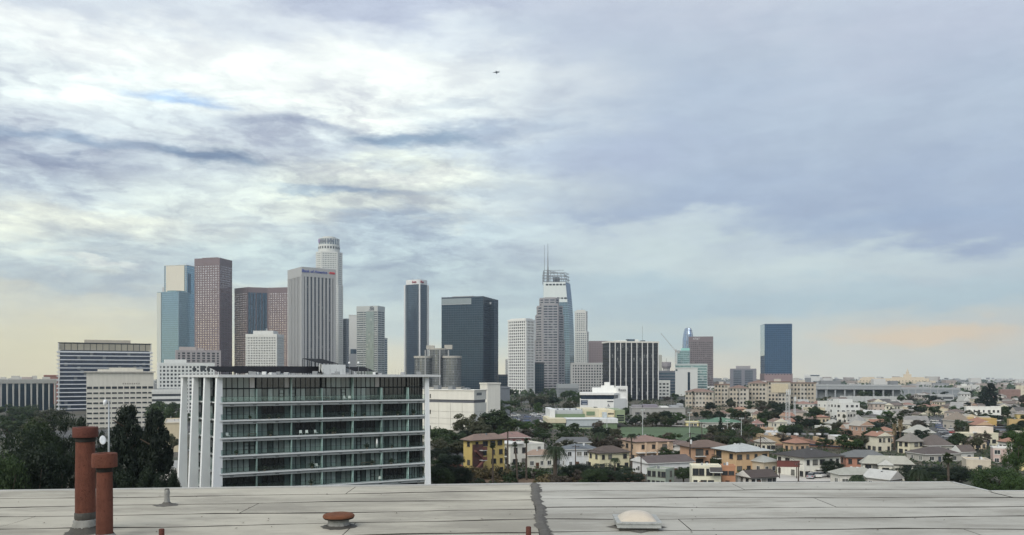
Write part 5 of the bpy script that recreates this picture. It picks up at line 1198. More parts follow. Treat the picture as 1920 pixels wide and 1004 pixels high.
def school():
    d = 400; fr = frame(1028, 1035, 1166, d, psi=3); zb = -1; T = thing('green_school', 'school of stepped blocks in green, cream and pale grey panels', 'building', (*fr['B'], zb), fr['rz']); c = fr['c']; a = 30; z = lambda y: gz(y, d) - zb; k = c / 131.0; X = lambda p: (p - 1035) * k
    GRN = P((.15, .205, .12), .7); LG = P((.25, .30, .185), .7); CRM = P((.58, .53, .38), .7); WH = P((.66, .67, .66), .7); GR = P((.42, .46, .47), .6); PEACH = P((.55, .38, .20), .7)
    def b(name, x0, x1, y0, y1, ya, yb_, m): return MB().box(X(x0), X(x1), y0, y1, max(0, z(ya)), z(yb_)).build(name, m, T)
    b('base_wing', 1035, 1110, 3, 28, 830, 806, PEACH); b('base_roof', 1034, 1112, 2.4, 28.5, 806, 803, LG)
    b('white_pier', 1028, 1042, 1, 12, 830, 806.3, WH)
    b('main_front', 1028.5, 1060, 2, 30, 803, 794, GRN); b('main_top', 1028, 1062, 1.6, 30, 794, 786, CRM)
    b('centre_wing', 1060.2, 1126, 3, 30, 803, 800, GR); b('centre_panel', 1062, 1124, 2.2, 29, 800, 787.5, GR); b('centre_cornice', 1061, 1125, 1.8, 29, 787.5, 786, WH)
    b('right_wing', 1126.2, 1160, 4, 30, 812, 795, GRN); b('right_top', 1125.5, 1161, 3.5, 30, 795, 786.4, WH); b('right_foot', 1126.4, 1158, 4.4, 30, 830, 812.3, GR)
    b('upper_block', 1040, 1104, 14, 38, 786, 779.5, GRN); b('upper_wall', 1036, 1046, 13, 38, 786.2, 770, WH); b('upper_roof', 1046.2, 1100, 15, 38, 779.5, 772, P((.40, .42, .42))); b('back_cream', 1100.2, 1132, 16, 40, 786, 770.5, CRM); b('back_green', 1108, 1124, 15.4, 16, 782, 775, GRN)
    b('back_white', 1132.2, 1163, 16, 40, 786, 772, P((.68, .60, .42))); b('stair_tower', 1138, 1144, 10, 15.5, 810, 776, GR)
    b('east_wing', 1164, 1182, 14, 40, 796, 772, LG)
    for i in range(3): b('dark_window_strip', 1166, 1180, 13.8, 14, 784 + i * 4.4, 781.5 + i * 4.4, GWIN)
    for i in range(8): b('window', 1046 + i * 8, 1050 + i * 8, 2.85, 3.0, 818, 812, PANE)
    for i in range(5): b('window', 1150 + i * 2.4, 1151.6 + i * 2.4, 15.8, 16, 781, 778, PANE)
    for i in range(14): b('roof_unit', 1048 + i * 4, 1050.4 + i * 4, 18, 20, 772, 770.3 - i % 3 * .4, (WMET, STEEL, WH)[i % 3])
    occupied.append((fr['B'][0] + 22, d + 15, 26))
school()
def grey_hall():
    d = 440; fr = frame(1185, 1185, 1285, d, psi=-4, depth=18); zb = -1; T = thing('grey_institute', 'three storey grey concrete building with groups of small windows', 'building', (*fr['B'], zb), fr['rz']); c = fr['c']; z = lambda y: gz(y, d) - zb; M = P((.33, .325, .31), .85, .08)
    MB().box(0, c, 0, 18, 0, z(766)).build('wall', M, T); MB().box(-.2, c + .2, -.2, 18.2, z(766) + .01, z(765)).build('parapet', M, T)
    for x0, x1, y, m in ((.02, .2, 761, P((.25, .24, .25))), (.22, .5, 760, P((.22, .20, .23))), (.56, .7, 763, WCONC), (.75, .97, 762, GCONC), (.9, .98, 758, GCONC)): MB().box(c * x0, c * x1, 4, 14, z(765) + .02, z(y)).build('roof_unit', m, T)
    for r, y in enumerate((777.5, 787.5, 797)):
        for g_ in range(6):
            for w in range(4): MB().box(c * (.065 + .155 * g_) + w * .78, c * (.065 + .155 * g_) + w * .78 + .62, -.05, .05, z(y), z(y - 4.2)).build('window', PANE, T)
            MB().box(c * (.065 + .155 * g_) - .15, c * (.065 + .155 * g_) + 3.2, -.18, .0, z(y) - .3, z(y) - .05).build('sill', P((.40, .39, .37)), T)
    occupied.append((fr['B'][0] + 14, d + 9, 18))
grey_hall()
def beige_complex():
    d0 = 660; M = P((.43, .385, .315), .85, .12); M2 = P((.46, .43, .375), .85, .12); RF = shingle((.21, .145, .12))
    wm = MB().box(-.75, .75, -.08, .1, 0, 1.7).mesh('window', PANE)
    segs = [(1285, 1338, 735, 0, 'left end'), (1340, 1368, 722, 25, 'set back behind the left end'), (1368, 1404, 728, 5, 'second from the left end'), (1404, 1442, 719, 12, 'beside the dark green hillside'), (1440, 1482, 717, 3, 'with the tall plain beige wall'), (1482, 1530, 719, 15, 'right end')]
    for i, (p0, p1, y, off, lab) in enumerate(segs):
        d = d0 + off; fr = frame(p0, p0, p1, d, psi=-14, depth=16); zb = -1.5; T = thing('beige_apartment_block', 'beige stucco apartment block with reddish roof on the ridge, ' + lab, 'building', (*fr['B'], zb), fr['rz'], 'beige apartment blocks on the ridge'); c = fr['c']; h = gz(y, d) - zb
        MB().box(0, c, 0, 16, 0, h).build('wall', M if i % 2 else M2, T)
        n = max(2, int(c / 6))
        for k in range(n):
            if k % 2 == (i % 2): MB().box(c * k / n + .6, c * (k + 1) / n - .9, -1.1, 0, 0, h - 1.5 - (k % 3)).build('bay', M2 if i % 2 else M, T)
        if i in (0, 2, 3): slope_roof(c, 16, h + .02, h + 2.6, 'hip', .7).build('roof', [RF, M, M2], T)
        else: MB().box(-.4, c + .4, -.4, 16.4, h, h + .7).build('roof', RF, T); MB().box(c * .3, c * .6, 4, 10, h + .71, h + 2.6).build('roof_storey', M2, T)
        nf = max(3, int(h / 3.2))
        for r in range(nf):
            for k in range(int(c / 2.7)):
                if i == 4 and c * .15 < k * 2.7 + 1.2 < c * .9 and r >= nf - 2: continue
                kb = int((k * 2.7 + 1.2) / (c / n)); front = -1.12 if (kb % 2 == (i % 2) and kb < n) else -.02
                link('window', wm, T, (k * 2.7 + 1.3, front, 1.2 + r * h / nf))
        if i == 4: MB().box(c * .15, c * .9, -1.3, -1.12, h * .62, h - 1.2).build('plain_wall', P((.52, .455, .33)), T)
        occupied.append((fr['B'][0] + c / 2, d + 8, c * .5))
beige_complex()
def long_walls():
    d = 900; fr = frame(1528, 1528, 1690, d, psi=-16, depth=8); T = thing('freeway_viaduct', 'long grey elevated road wall across the right middle distance', 'bridge', (*fr['B'], -2), fr['rz']); c = fr['c']; h = gz(722, d) + 2; M = P((.30, .315, .325), .85, .1)
    MB().box(0, c, 0, 8, h - 5, h).build('deck', M, T); MB().box(0, c, -.3, .1, h - 1.2, h + .5).build('parapet', P((.37, .385, .39), .85, .1), T)
    for k in range(9): MB().box(c * (k + .1) / 9, c * (k + .1) / 9 + 1.6, 1, 7, 0, h - 5).build('pier', M, T)
    MB().box(0, c, 6.5, 7.5, 0, h - 5.02).build('back_wall', P((.20, .215, .22), .9), T)
    d = 760; fr = frame(1575, 1575, 1700, d, psi=-16, depth=4); T = thing('retaining_wall', 'pale grey retaining wall in front of the elevated road', 'wall', (*fr['B'], -2), fr['rz']); c = fr['c']; h = gz(742.5, d) + 2
    for k in range(16): MB().box(c * k / 16 + .05, c * (k + 1) / 16 - .05, 0, 1, 0, h - .3 * (k % 2)).build('wall_panel', P((.44, .45, .44), .85, .1), T)
    fr = tower('warehouse', 'wide low grey warehouse beyond the retaining wall', 1690, 1690, 1800, 980, 728, P((.24, .26, .28), .8), P((.33, .345, .355)), psi=-22, depth=35, cat='building', bay=8, fh=6, pw=1, sh=.7, top=1.6)
    tower('parking_deck', 'grey parking deck with dark open levels in front of the warehouse', 1745, 1745, 1788, 800, 741, P((.07, .075, .08)), P((.40, .41, .41)), psi=-24, depth=22, cat='building', bay=12, fh=3.0, pw=.6, sh=1.5, top=1.0)
    tower('brick_block', 'dull red brick block near the tall dark pines', 1876, 1876, 1913, 830, 731, P((.24, .16, .14), .85), P((.25, .17, .15), .85), psi=-26, depth=18, cat='building', bay=4, fh=3.4, pw=1.6, sh=1.5, top=1.0)
    tower('cream_edge_building', 'cream flat building at the far right edge of the skyline', 1906, 1906, 1945, 900, 724, P((.5, .46, .36)), P((.58, .53, .42)), psi=-30, depth=15, cat='building', bay=5, fh=3.4, pw=2, sh=1.8, top=1.0)
long_walls()
# ------------------------------------------------------------------ houses, one by one
H = house
DB = (.105, .085, .075); GY = (.20, .20, .19); LGY = (.36, .36, .335); TAN = (.30, .22, .165); RB = (.20, .115, .10); CH = (.075, .07, .068)
fr = H('four storey yellow apartment house with a brown hip roof and red outside stairs', 869, 885, 946, 893, 826, 814, 'hip', (.56, .43, .16), (.21, .155, .13), psi=38, rows=4, nr=4, nl=1, name='apartment_house', dark=True, vents=3, ov=.8)
def stairs(fr):
    T, h = fr['T'], fr['h']; RD = P((.17, .075, .065), .8); c = fr['c']
    MB().box(.15, c * .34, -.04, -.01, .2, h - 1.2).build('stair_recess', P((.115, .06, .055), .8), T)
    for k in range(4):
        z = h - 3.0 - k * 2.75
        MB().box(.2 + c * .20, c * .36, -1.6, -.05, z, z + .18).build('landing', FRW, T)
        s = 1 if k % 2 else -1; x0, x1 = (.4, c * .30) if s > 0 else (c * .30, .4)
        MB().hexa([(x0, -1.5, z - 2.7), (x1, -1.5, z - .15), (x1, -.6, z - .15), (x0, -.6, z - 2.7), (x0, -1.5, z - 2.2), (x1, -1.5, z + .35), (x1, -.6, z + .35), (x0, -.6, z - 2.2)]).build('stair_flight', RD, T)
        MB().box(c * .22, c * .36, -1.62, -1.56, z + .2, z + 1.1).build('stair_rail', RD, T)
stairs(fr)
H('dull red two storey house with a brown hip roof behind the yellow apartments', 930, 935, 993, 853, 821, 810, 'hip', (.20, .085, .08), (.225, .15, .135), psi=8, rows=2, nr=4, nl=0, ww=1.4)
fr = H('white flat roofed house with balconies beside the yellow apartments', 931, 957, 1020, 876, 836, None, 'flat', (.68, .67, .60), (.40, .39, .37), ratio=.75, rows=2, nr=4, nl=2, dark=True, wh=1.5)
balcony(fr, 'l', .8, fr['a'] * .8, fr['h'] * .52); MB().box(-1.0, fr['c'] * .35, -.8, fr['a'] + .6, fr['h'] + .43, fr['h'] + .7).build('flat_canopy', FRW, fr['T'])
H('low house with a tan hip roof behind the big feather palm', 986, 992, 1037, 880, 854, 843, 'hip', (.60, .58, .50), (.29, .22, .175), psi=16, rows=1, nr=3, nl=0)
H('long pale house with a dark grey roof below the school', 1044, 1046, 1108, 846, 830, 819, 'hip', (.44, .45, .38), (.125, .13, .135), psi=4, rows=1, nr=4, nl=0)
H('white two storey house with a blue grey roof left of the cream hip roofed house', 1050, 1062, 1122, 878, 843, 833, 'hip', (.63, .65, .66), (.135, .15, .165), psi=14, rows=2, nr=4, nl=1)
H('cream two storey house with a dark brown hip roof', 1101, 1124, 1180, 882, 850, 837, 'hip', (.68, .63, .42), DB, ratio=.7, rows=2, nr=4, nl=2, dark=True, ov=.6)
fr = H('peach two storey apartment house with open walkways and a brown roof', 1159, 1192, 1262, 866, 829, 818, 'hip', (.60, .44, .31), (.24, .165, .14), ratio=1.0, rows=2, nr=3, nl=3, dark=True, name='apartment_house', ww=1.5)
for k in range(3): MB().box(fr['c'] * (.2 + .3 * k), fr['c'] * (.2 + .3 * k) + .5, -1.5, -1.0, 0, fr['h'] - .2).build('column', P((.60, .44, .31)), fr['T'])
MB().box(0, fr['c'], -1.5, -.02, fr['h'] * .48, fr['h'] * .48 + .25).build('walkway', FRW, fr['T'])
H('white two storey house with a brown low gable roof behind the sage flat house', 1186, 1216, 1300, 893, 869, 855, 'gable', (.66, .66, .65), (.125, .105, .10), ratio=.65, rows=1, nr=5, nl=1, axis='x')
H('sage green flat roofed box house at the roof edge', 1213, 1248, 1264, 916, 883, None, 'flat', (.30, .34, .29), (.42, .40, .37), ratio=1.1, rows=2, nr=1, nl=4, dark=True, ww=.8)
fr = H('cream white flat roofed two storey house with dark framed windows', 1293, 1297, 1352, 917, 876, None, 'flat', (.72, .69, .55), (.45, .44, .41), psi=-6, depth=10, rows=2, nr=4, nl=0, dark=True, wh=1.6)
c = fr['c']; slope_roof(c * .36, 2.6, 0, 1.0, 'gable', .2, 'x').build('porch_roof', [shingle(CH), FRW, FRW], fr['T'], loc=(c * .62, -2.2, fr['h'] - .9))
H('small orange stucco box house attached beside the cream white one', 1351, 1354, 1379, 915, 876, None, 'flat', (.42, .22, .13), (.40, .39, .37), psi=-8, depth=9, rows=2, nr=2, nl=0, dark=True, ww=1.8, wh=.8)
fr = H('salmon apartment house with balconies and a broad brown roof', 1275, 1300, 1368, 878, 839, 826, 'hip', (.52, .32, .21), (.155, .115, .095), ratio=.8, rows=2, nr=4, nl=2, dark=True, name='apartment_house', ov=.9)
for z in (.12, .56): balcony(fr, 'r', fr['c'] * .04, fr['c'] * .30, fr['h'] * z + .4, 1.4)
fr = H('tan brick apartment house with a pale grey low roof', 1340, 1381, 1442, 888, 847, 833, 'hip', (.56, .385, .225), (.40, .42, .41), ratio=1.0, rows=2, nr=4, nl=2, dark=True, name='apartment_house', ov=1.0)
for z in (.10, .55): balcony(fr, 'l', fr['a'] * .05, fr['a'] * .35, fr['h'] * z + .4, 1.4)
H('small tan house with a grey hip roof behind the dark gabled white house', 1399, 1432, 1458, 890, 866, 855, 'hip', (.52, .44, .33), (.34, .345, .32), ratio=1.2, rows=1, nr=2, nl=2)
H('small white house with a dark brown gable roof at the roof edge', 1383, 1409, 1456, 916, 896, 882, 'gable', (.68, .67, .63), (.085, .07, .065), ratio=.7, rows=1, nr=5, nl=2, axis='x', dark=True, ww=.9, wh=1.5)
fr = H('large white two storey house with a wide charcoal hip roof', 1457, 1508, 1576, 898, 858, 843, 'hip', (.72, .70, .62), (.070, .067, .066), ratio=.85, rows=2, nr=5, nl=4, dark=True, ov=.9, vents=1)
MB().box(fr['c'] * .3, fr['c'] * .95, -1.4, -.02, fr['h'] * .46, fr['h'] * .46 + .2).build('porch_slab', FRW, fr['T'])
def brick_terrace():
    BR = P((.27, .155, .115), .9, .14, .6, .1); OC = P((.40, .295, .18), .9, .1); d = 318
    T = thing('brick_terrace', 'stepped brick terrace building with ochre parapets above the charcoal roofed house', 'building', (tx(1478) * d, d, -.5)); z = lambda y: gz(y, d) + .5; k = d / F; X = lambda p: (p - 1478) * k
    MB().box(X(1429), X(1482), -4, 16, 0, z(831)).build('brick_wing', BR, T); MB().box(X(1433), X(1476), -3, 15, z(831), z(817)).build('ochre_storey', OC, T)
    MB().prism([(X(1478), -5), (X(1545), -22), (X(1592), -18), (X(1592), 10), (X(1478), 14)], 0, z(833)).build('brick_wing', BR, T)
    p = [(X(1476), -4), (X(1540), -21)]; f, L = faces_of([p[0], p[1], (p[1][0], 10)])[0]
    n = 8
    for i in range(n): MB().fbox(f, L * i / n, L * (i + 1) / n - .05, z(833), z(815.5 + i * 2.2), -1.0, .02).build('stepped_wall', BR, T)
    MB().fbox(f, 0, L, z(830), z(828), .03, .5).build('dark_ledge', P((.05, .055, .08)), T)
    for i in range(6):
        x = X(1508) + i * 1.9; MB().box(x, x + 1.3, -12 - i * 1.1, -9 - i * 1.1, z(833), z(815 + i * 2.4)).build('ochre_pier', OC, T)
    MB().box(X(1540), X(1577), -19, -8, z(834), z(822)).build('ochre_storey', OC, T); MB().box(X(1556), X(1576), -8, 2, z(834), z(816)).build('white_room', FRW, T)
    for i in range(5): MB().box(X(1448) + i * 1.9, X(1448) + i * 1.9 + .9, -4.12, -3.98, z(848), z(841)).build('window', PANE, T)
    for i in range(2): MB().box(X(1561) + i * 2.0, X(1561) + i * 2.0 + .7, -8.1, -7.98, z(824), z(818)).build('window', PANE, T)
    for i in range(9): MB().box(X(1438) + i * 3.0, X(1438) + i * 3.0 + 1.2, 2, 4, z(817), z(817) + .7).build('roof_unit', (GCONC, WMET, STEEL)[i % 3], T)
    occupied.append((X(1510) + tx(1478) * d, d, 24))
brick_terrace()
H('salmon two storey house with a dark grey hip roof', 1575, 1586, 1664, 891, 857, 843, 'hip', (.40, .20, .14), (.145, .15, .15), psi=-8, depth=12, rows=2, nr=4, nl=1, dark=True, vents=1)
fr = H('cream two storey house with a pale grey roof and a gabled front bay', 1614, 1618, 1712, 901, 869, 852, 'hip', (.68, .66, .57), (.35, .345, .30), psi=-14, depth=10, rows=2, nr=5, nl=0, dark=True, ww=1.4)
c, h = fr['c'], fr['h']; MB().box(c * .30, c * .56, -1.6, 0, 0, h - .05).build('front_bay', paint((.68, .66, .57), .85, .07, .5, .14), fr['T']); slope_roof(c * .26, 4, 0, 1.3, 'gable', .3, 'y').build('bay_roof', [shingle((.35, .345, .30)), FRW, FRW], fr['T'], loc=(c * .30, -1.7, h)); window(fr['T'], (c * .43, -1.62, h * .56), 0, 1.5, 1.3, True)
H('low white house with a grey hip roof behind the spiky palm', 1557, 1575, 1645, 914, 889, 876, 'hip', (.64, .62, .56), (.33, .33, .29), psi=6, depth=9, rows=1, nr=4, nl=1)
H('pale gabled roof of a low house just beyond the roof edge', 1622, 1668, 1690, 921, 899, 883, 'gable', (.50, .48, .44), (.44, .44, .42), ratio=1.2, rows=1, nr=1, nl=2, axis='y')
H('cream house with a steep grey hip roof right of the two tall palms', 1683, 1706, 1730, 853, 829, 812, 'hip', (.64, .59, .44), (.215, .20, .18), ratio=.9, rows=2, nr=3, nl=2, dark=True)
fr = H('cream house with a pale hip roof and two tiny dormers', 1695, 1716, 1750, 828, 812, 797, 'hip', (.66, .63, .53), (.37, .365, .33), ratio=.8, rows=1, nr=4, nl=2, ov=.8)
H('wide dark brown hip roof of a house left of the street', 1715, 1742, 1786, 852, 836, 816, 'hip', (.46, .43, .37), (.135, .115, .105), ratio=.8, rows=1, nr=3, nl=2)
H('dark brown roofed bungalow below the wide brown hip roof', 1700, 1735, 1800, 868, 852, 838, 'hip', (.42, .40, .36), (.105, .09, .085), ratio=.7, rows=1, nr=3, nl=2)
H('brown gabled house with a white gable end', 1785, 1803, 1826, 866, 848, 835, 'gable', (.60, .60, .57), (.125, .105, .095), ratio=.8, rows=1, nr=1, nl=1, axis='x')
fr = H('cream flat roofed house with a stepped parapet right of the street', 1791, 1818, 1872, 838, 815, None, 'flat', (.70, .66, .50), (.50, .48, .42), ratio=.6, rows=1, nr=4, nl=2, dark=True)
MB().box(fr['c'] * .45, fr['c'] * .98, fr['a'] * .3, fr['a'] * .9, fr['h'] + .06, fr['h'] + 2.6).build('upper_storey', paint((.72, .63, .53), .85), fr['T'])
H('ochre flat roofed building with small dark windows', 1797, 1806, 1869, 807, 786, None, 'flat', (.48, .33, .13), (.56, .52, .44), psi=-16, depth=12, rows=1, nr=6, nl=1, dark=True, name='building', cat='building')
H('long bright white two storey block with small dark windows', 1808, 1812, 1877, 789, 764, None, 'flat', (.74, .73, .68), (.50, .49, .46), psi=-16, depth=12, rows=2, nr=7, nl=0, dark=True, name='building', cat='building', ww=.9)
H('slate grey shed roofed building with a dark open front', 1826, 1830, 1892, 817, 801, None, 'slab', (.20, .225, .27), (.10, .105, .12), psi=-16, depth=9, rows=1, nr=5, nl=0, dark=True, name='building', cat='building', ww=2.0)
H('beige windowless garage wall beyond the round green tree', 1803, 1812, 1858, 884, 864, None, 'flat', (.56, .50, .40), (.42, .40, .36), psi=-20, depth=8, rows=1, nr=0, nl=0, name='garage', cat='garage')
H('pinkish box house with a white upper part near the right edge', 1857, 1862, 1898, 870, 841, None, 'flat', (.52, .40, .36), (.48, .47, .45), psi=-22, depth=9, rows=2, nr=2, nl=0, trim=(.66, .65, .62))
H('small ochre house with dark windows at the right edge', 1888, 1892, 1935, 806, 788, None, 'flat', (.48, .35, .17), (.40, .37, .32), psi=-20, depth=9, rows=1, nr=4, nl=0, dark=True)
H('yellow ochre house behind the ochre one at the right edge', 1902, 1906, 1940, 795, 776, 770, 'hip', (.52, .40, .17), (.25, .22, .20), psi=-20, depth=9, rows=1, nr=3, nl=0)
H('yellow wall of a house low at the right edge', 1909, 1912, 1945, 884, 872, None, 'flat', (.62, .52, .27), (.40, .37, .32), psi=-24, depth=7, rows=1, nr=1, nl=0)
fr = H('white three storey modern apartment house with balconies on the hillside', 1556, 1576, 1612, 786, 757, None, 'flat', (.70, .70, .66), (.45, .45, .43), ratio=.9, rows=3, nr=4, nl=3, dark=True, name='apartment_house', ww=1.7)
MB().box(fr['c'] * .1, fr['c'] * .8, fr['a'] * .3, fr['a'] * .9, fr['h'] + .06, fr['h'] + 2.5).build('upper_storey', FRW, fr['T'])
H('white low block left of the modern hillside apartments', 1533, 1550, 1576, 778, 754, None, 'flat', (.66, .65, .60), (.45, .45, .43), ratio=.8, rows=2, nr=3, nl=2, name='building', cat='building')
H('house with a broad grey hip roof among trees left of the tall palms', 1590, 1608, 1627, 808, 794, 778, 'hip', (.42, .33, .27), (.30, .295, .28), ratio=.9, rows=1, nr=2, nl=2)
H('small house with a pale hip roof left of the broad grey hip roof', 1548, 1558, 1575, 806, 794, 786, 'hip', (.50, .47, .41), (.37, .365, .33), ratio=.9, rows=1, nr=2, nl=1)
H('long white low house behind the tall palms', 1617, 1622, 1670, 790, 779, 769, 'gable', (.66, .66, .64), (.46, .46, .44), psi=-16, depth=8, rows=1, nr=5, nl=0, axis='x')
H('white gabled house above the tall palms', 1662, 1683, 1722, 792, 780, 768, 'gable', (.60, .57, .52), (.27, .255, .24), ratio=.7, rows=1, nr=3, nl=2, axis='x')
H('pale house with a low gable roof near the parked cars', 1690, 1700, 1742, 806, 792, 780, 'gable', (.62, .60, .55), (.24, .23, .22), psi=-12, depth=9, rows=1, nr=3, nl=0, axis='x')
H('grey roofed white house left of the long white block', 1781, 1787, 1806, 777, 766, 754, 'gable', (.68, .67, .63), (.30, .30, .29), psi=-12, depth=9, rows=2, nr=2, nl=1, axis='x')
H('white gable fronted house on the skyline left of the dark pines', 1794, 1806, 1818, 763, 752, 743, 'gable', (.66, .65, .61), (.33, .33, .31), ratio=1.1, rows=1, nr=1, nl=1, axis='y')
H('cream house on the skyline beside the dark pines', 1818, 1826, 1842, 762, 748, 744, 'hip', (.62, .56, .42), (.28, .27, .25), ratio=.7, rows=2, nr=2, nl=1)
H('tan hip roofed house behind the cream flat house', 1768, 1790, 1820, 808, 789, 772, 'hip', (.46, .42, .36), (.235, .20, .165), ratio=1.0, rows=1, nr=3, nl=2)
H('pink two storey house with a white porch left of the lattice mast', 1408, 1418, 1431, 812, 795, 787, 'hip', (.52, .27, .23), (.26, .16, .14), ratio=1.0, rows=2, nr=2, nl=1)
fr = H('long building with a low green roof behind the playing field', 1310, 1316, 1392, 804, 792, 783, 'hip', (.42, .42, .38), (.11, .19, .135), psi=-8, depth=12, rows=1, nr=8, nl=0, name='pavilion', cat='building')
H('low yellow shed behind the playing field', 1284, 1287, 1310, 801, 792, None, 'slab', (.60, .53, .27), (.62, .56, .32), psi=-6, depth=6, rows=1, nr=2, nl=0, name='shed', cat='shed')
H('low flat white building with a dark open side behind the cypress', 1352, 1356, 1376, 818, 806, None, 'slab', (.58, .58, .55), (.50, .50, .47), psi=-8, depth=8, rows=1, nr=3, nl=0, name='shed', cat='shed', dark=True, ww=1.8)
H('reddish roofed small house left of the yellow apartments', 848, 852, 868, 888, 878, 869, 'hip', (.46, .30, .24), (.30, .10, .075), psi=10, depth=7, rows=1, nr=1, nl=0)
H('pale low house with a grey roof between the pines and the glass block', 292, 300, 345, 912, 868, 858, 'gable', (.46, .45, .42), (.30, .30, .29), psi=20, depth=9, d=215, rows=2, nr=3, nl=1, axis='x')
H('cream flat building seen between the right pine and the glass block', 308, 312, 345, 840, 786, None, 'flat', (.58, .50, .35), (.45, .42, .36), psi=22, depth=10, d=420, rows=3, nr=4, nl=0, name='building', cat='building')
H('long brown roofed apartment house behind the peach one', 1232, 1240, 1300, 850, 834, 826, 'hip', (.60, .58, .54), (.17, .13, .115), psi=-4, depth=9, rows=2, nr=4, nl=0, ov=.8)
H('pale shed roofed house left of the cypress trees', 1430, 1436, 1462, 822, 811, None, 'slab', (.50, .52, .52), (.55, .56, .56), psi=-8, depth=8, rows=1, nr=3, nl=0, name='shed', cat='shed')
# small distant houses that nothing tells apart
FW = [(.62, .60, .54), (.66, .66, .63), (.56, .48, .36), (.50, .42, .36), (.60, .54, .40), (.44, .40, .36), (.68, .64, .52)]; FRC = [(.26, .24, .22), (.33, .33, .31), (.17, .14, .125), (.27, .17, .14), (.38, .37, .34), (.12, .115, .11)]
FWN = ['pale', 'white', 'tan', 'pinkish', 'cream', 'drab', 'ivory']; FRN = ['grey brown', 'grey', 'dark brown', 'reddish', 'light grey', 'charcoal']
rnd = random.Random(77); n = 0; tries = 0
while n < 78 and tries < 4000:
    tries += 1
    px = rnd.uniform(1480, 1925); yb = 733 + 62 * rnd.random() ** .9
    if px < 1700 and yb < 762: continue
    if 1735 < px < 1785 and yb > 778: continue
    d = dist(px, yb); x = tx(px) * d
    if any((x - ox) ** 2 + (d - oy) ** 2 < (r + 8) ** 2 for ox, oy, r in occupied): continue
    w = rnd.uniform(9, 16) * F / d; two = rnd.random() < .45; hpx = (6.0 if two else 3.6) * F / d; rh = rnd.uniform(1.4, 2.4) * F / d
    f = rnd.random(); kind = 'flat' if f < .25 else ('hip' if f < .7 else 'gable')
    wc, rc_ = rnd.randrange(7), rnd.randrange(6)
    where = 'near the right edge' if px > 1850 else ('around the street' if px > 1720 else ('left of the street' if px > 1620 else 'below the elevated road'))
    deep = 'far off' if yb < 752 else ('on the upper hillside' if yb < 770 else 'on the lower hillside')
    lab = '%s %s, %s %s roof, %s %s' % (FWN[wc], 'two storey house' if two else 'bungalow', FRN[rc_], kind, deep, where)
    H(lab, px - w * .45, px - w * .45 + w * rnd.choice([.25, .35, .5]), px + w * .55, yb, yb - hpx, yb - hpx - rh, kind, FW[wc], FRC[rc_], ratio=rnd.uniform(.6, 1.2), rows=2 if two else 1, nr=3, nl=2, dark=rnd.random() < .6, vents=1, seed=tries, group='small distant houses on the hillside', door=False)
    n += 1

# a second, nearer band of small houses filling the blocks between the larger ones
FW2 = [(.60, .50, .36), (.66, .62, .50), (.52, .36, .24), (.68, .67, .62), (.46, .30, .22)]; FWN2 = ['tan', 'cream', 'terracotta', 'white', 'brick red']; FR2 = [(.20, .14, .115), (.30, .17, .125), (.14, .115, .10), (.34, .32, .28)]; FRN2 = ['brown', 'reddish brown', 'dark brown', 'pale']
rnd = random.Random(404); n = 0; tries = 0
while n < 48 and tries < 9000:
    tries += 1; px = rnd.uniform(1300, 1925); yb = 766 + 84 * rnd.random() ** 1.2
    if px < 1345 and yb < 834: continue
    if 1736 < px < 1792 and yb > 780: continue
    if px < 1540 and yb < 775: continue
    d = dist(px, yb); x = tx(px) * d; w_m = rnd.uniform(7.5, 11)
    if any((x - ox) ** 2 + (d + 4 - oy) ** 2 < (r * .86 + w_m * .5) ** 2 for ox, oy, r in occupied): continue
    w = w_m * F / d; two = rnd.random() < .35; hpx = (5.6 if two else 3.3) * F / d; rh = rnd.uniform(1.3, 2.0) * F / d; f = rnd.random(); kind = 'flat' if f < .2 else ('hip' if f < .6 else 'gable'); wc, rc_ = rnd.randrange(5), rnd.randrange(4)
    where = 'near the right edge' if px > 1850 else ('right of the street' if px > 1780 else ('near the tall shaggy palms' if px > 1640 else ('behind the brick terrace' if px > 1480 else 'by the lattice masts')))
    H('%s %s, %s %s roof, %s' % (FWN2[wc], 'two storey house' if two else 'cottage', FRN2[rc_], kind, where), px - w * .45, px - w * .45 + w * rnd.choice([.3, .45]), px + w * .55, yb, yb - hpx, yb - hpx - rh, kind, FW2[wc], FR2[rc_], ratio=rnd.uniform(.7, 1.2), rows=2 if two else 1, nr=3, nl=2, dark=rnd.random() < .6, vents=1, seed=tries + 5000, group='small houses in the near blocks', door=False)
    n += 1
# ------------------------------------------------------------------ trees: crowns are clouds of leaf faces gathered in clumps
def leaf_cloud(seed, clumps, per, leaf, shape, flat=.5):
    r = random.Random(seed); mb = MB()
    for c, cr in shape(r, clumps):
        c = Vector(c)
        for k in range(per):
            v = Vector((r.gauss(0, 1), r.gauss(0, 1), r.gauss(0, 1))).normalized() * (cr * (.55 + .5 * r.random())); v.z *= .8
            p = c + v; nrm = (v.normalized() + Vector((r.uniform(-1, 1), r.uniform(-1, 1), r.uniform(-.3, 1))) * .8).normalized()
            u = nrm.orthogonal().normalized(); u = Matrix.Rotation(r.uniform(0, 6.28), 3, nrm) @ u; w = nrm.cross(u); s = leaf * r.uniform(.6, 1.3)
            mb.face([p - u * s, p + w * s * flat, p + u * s, p - w * s * flat])
    return mb
def sh_round(r, n):
    out = []
    for k in range(n):
        a = r.uniform(0, 6.283); zz = r.uniform(-.75, 1.0); rad = math.sqrt(max(0, 1 - zz * zz)) * (.72 + .3 * r.random()); q = r.uniform(.62, 1.0)
        out.append(((.36 * rad * q * math.cos(a), .36 * rad * q * math.sin(a), .60 + .33 * zz * q), r.uniform(.075, .13)))
    return out
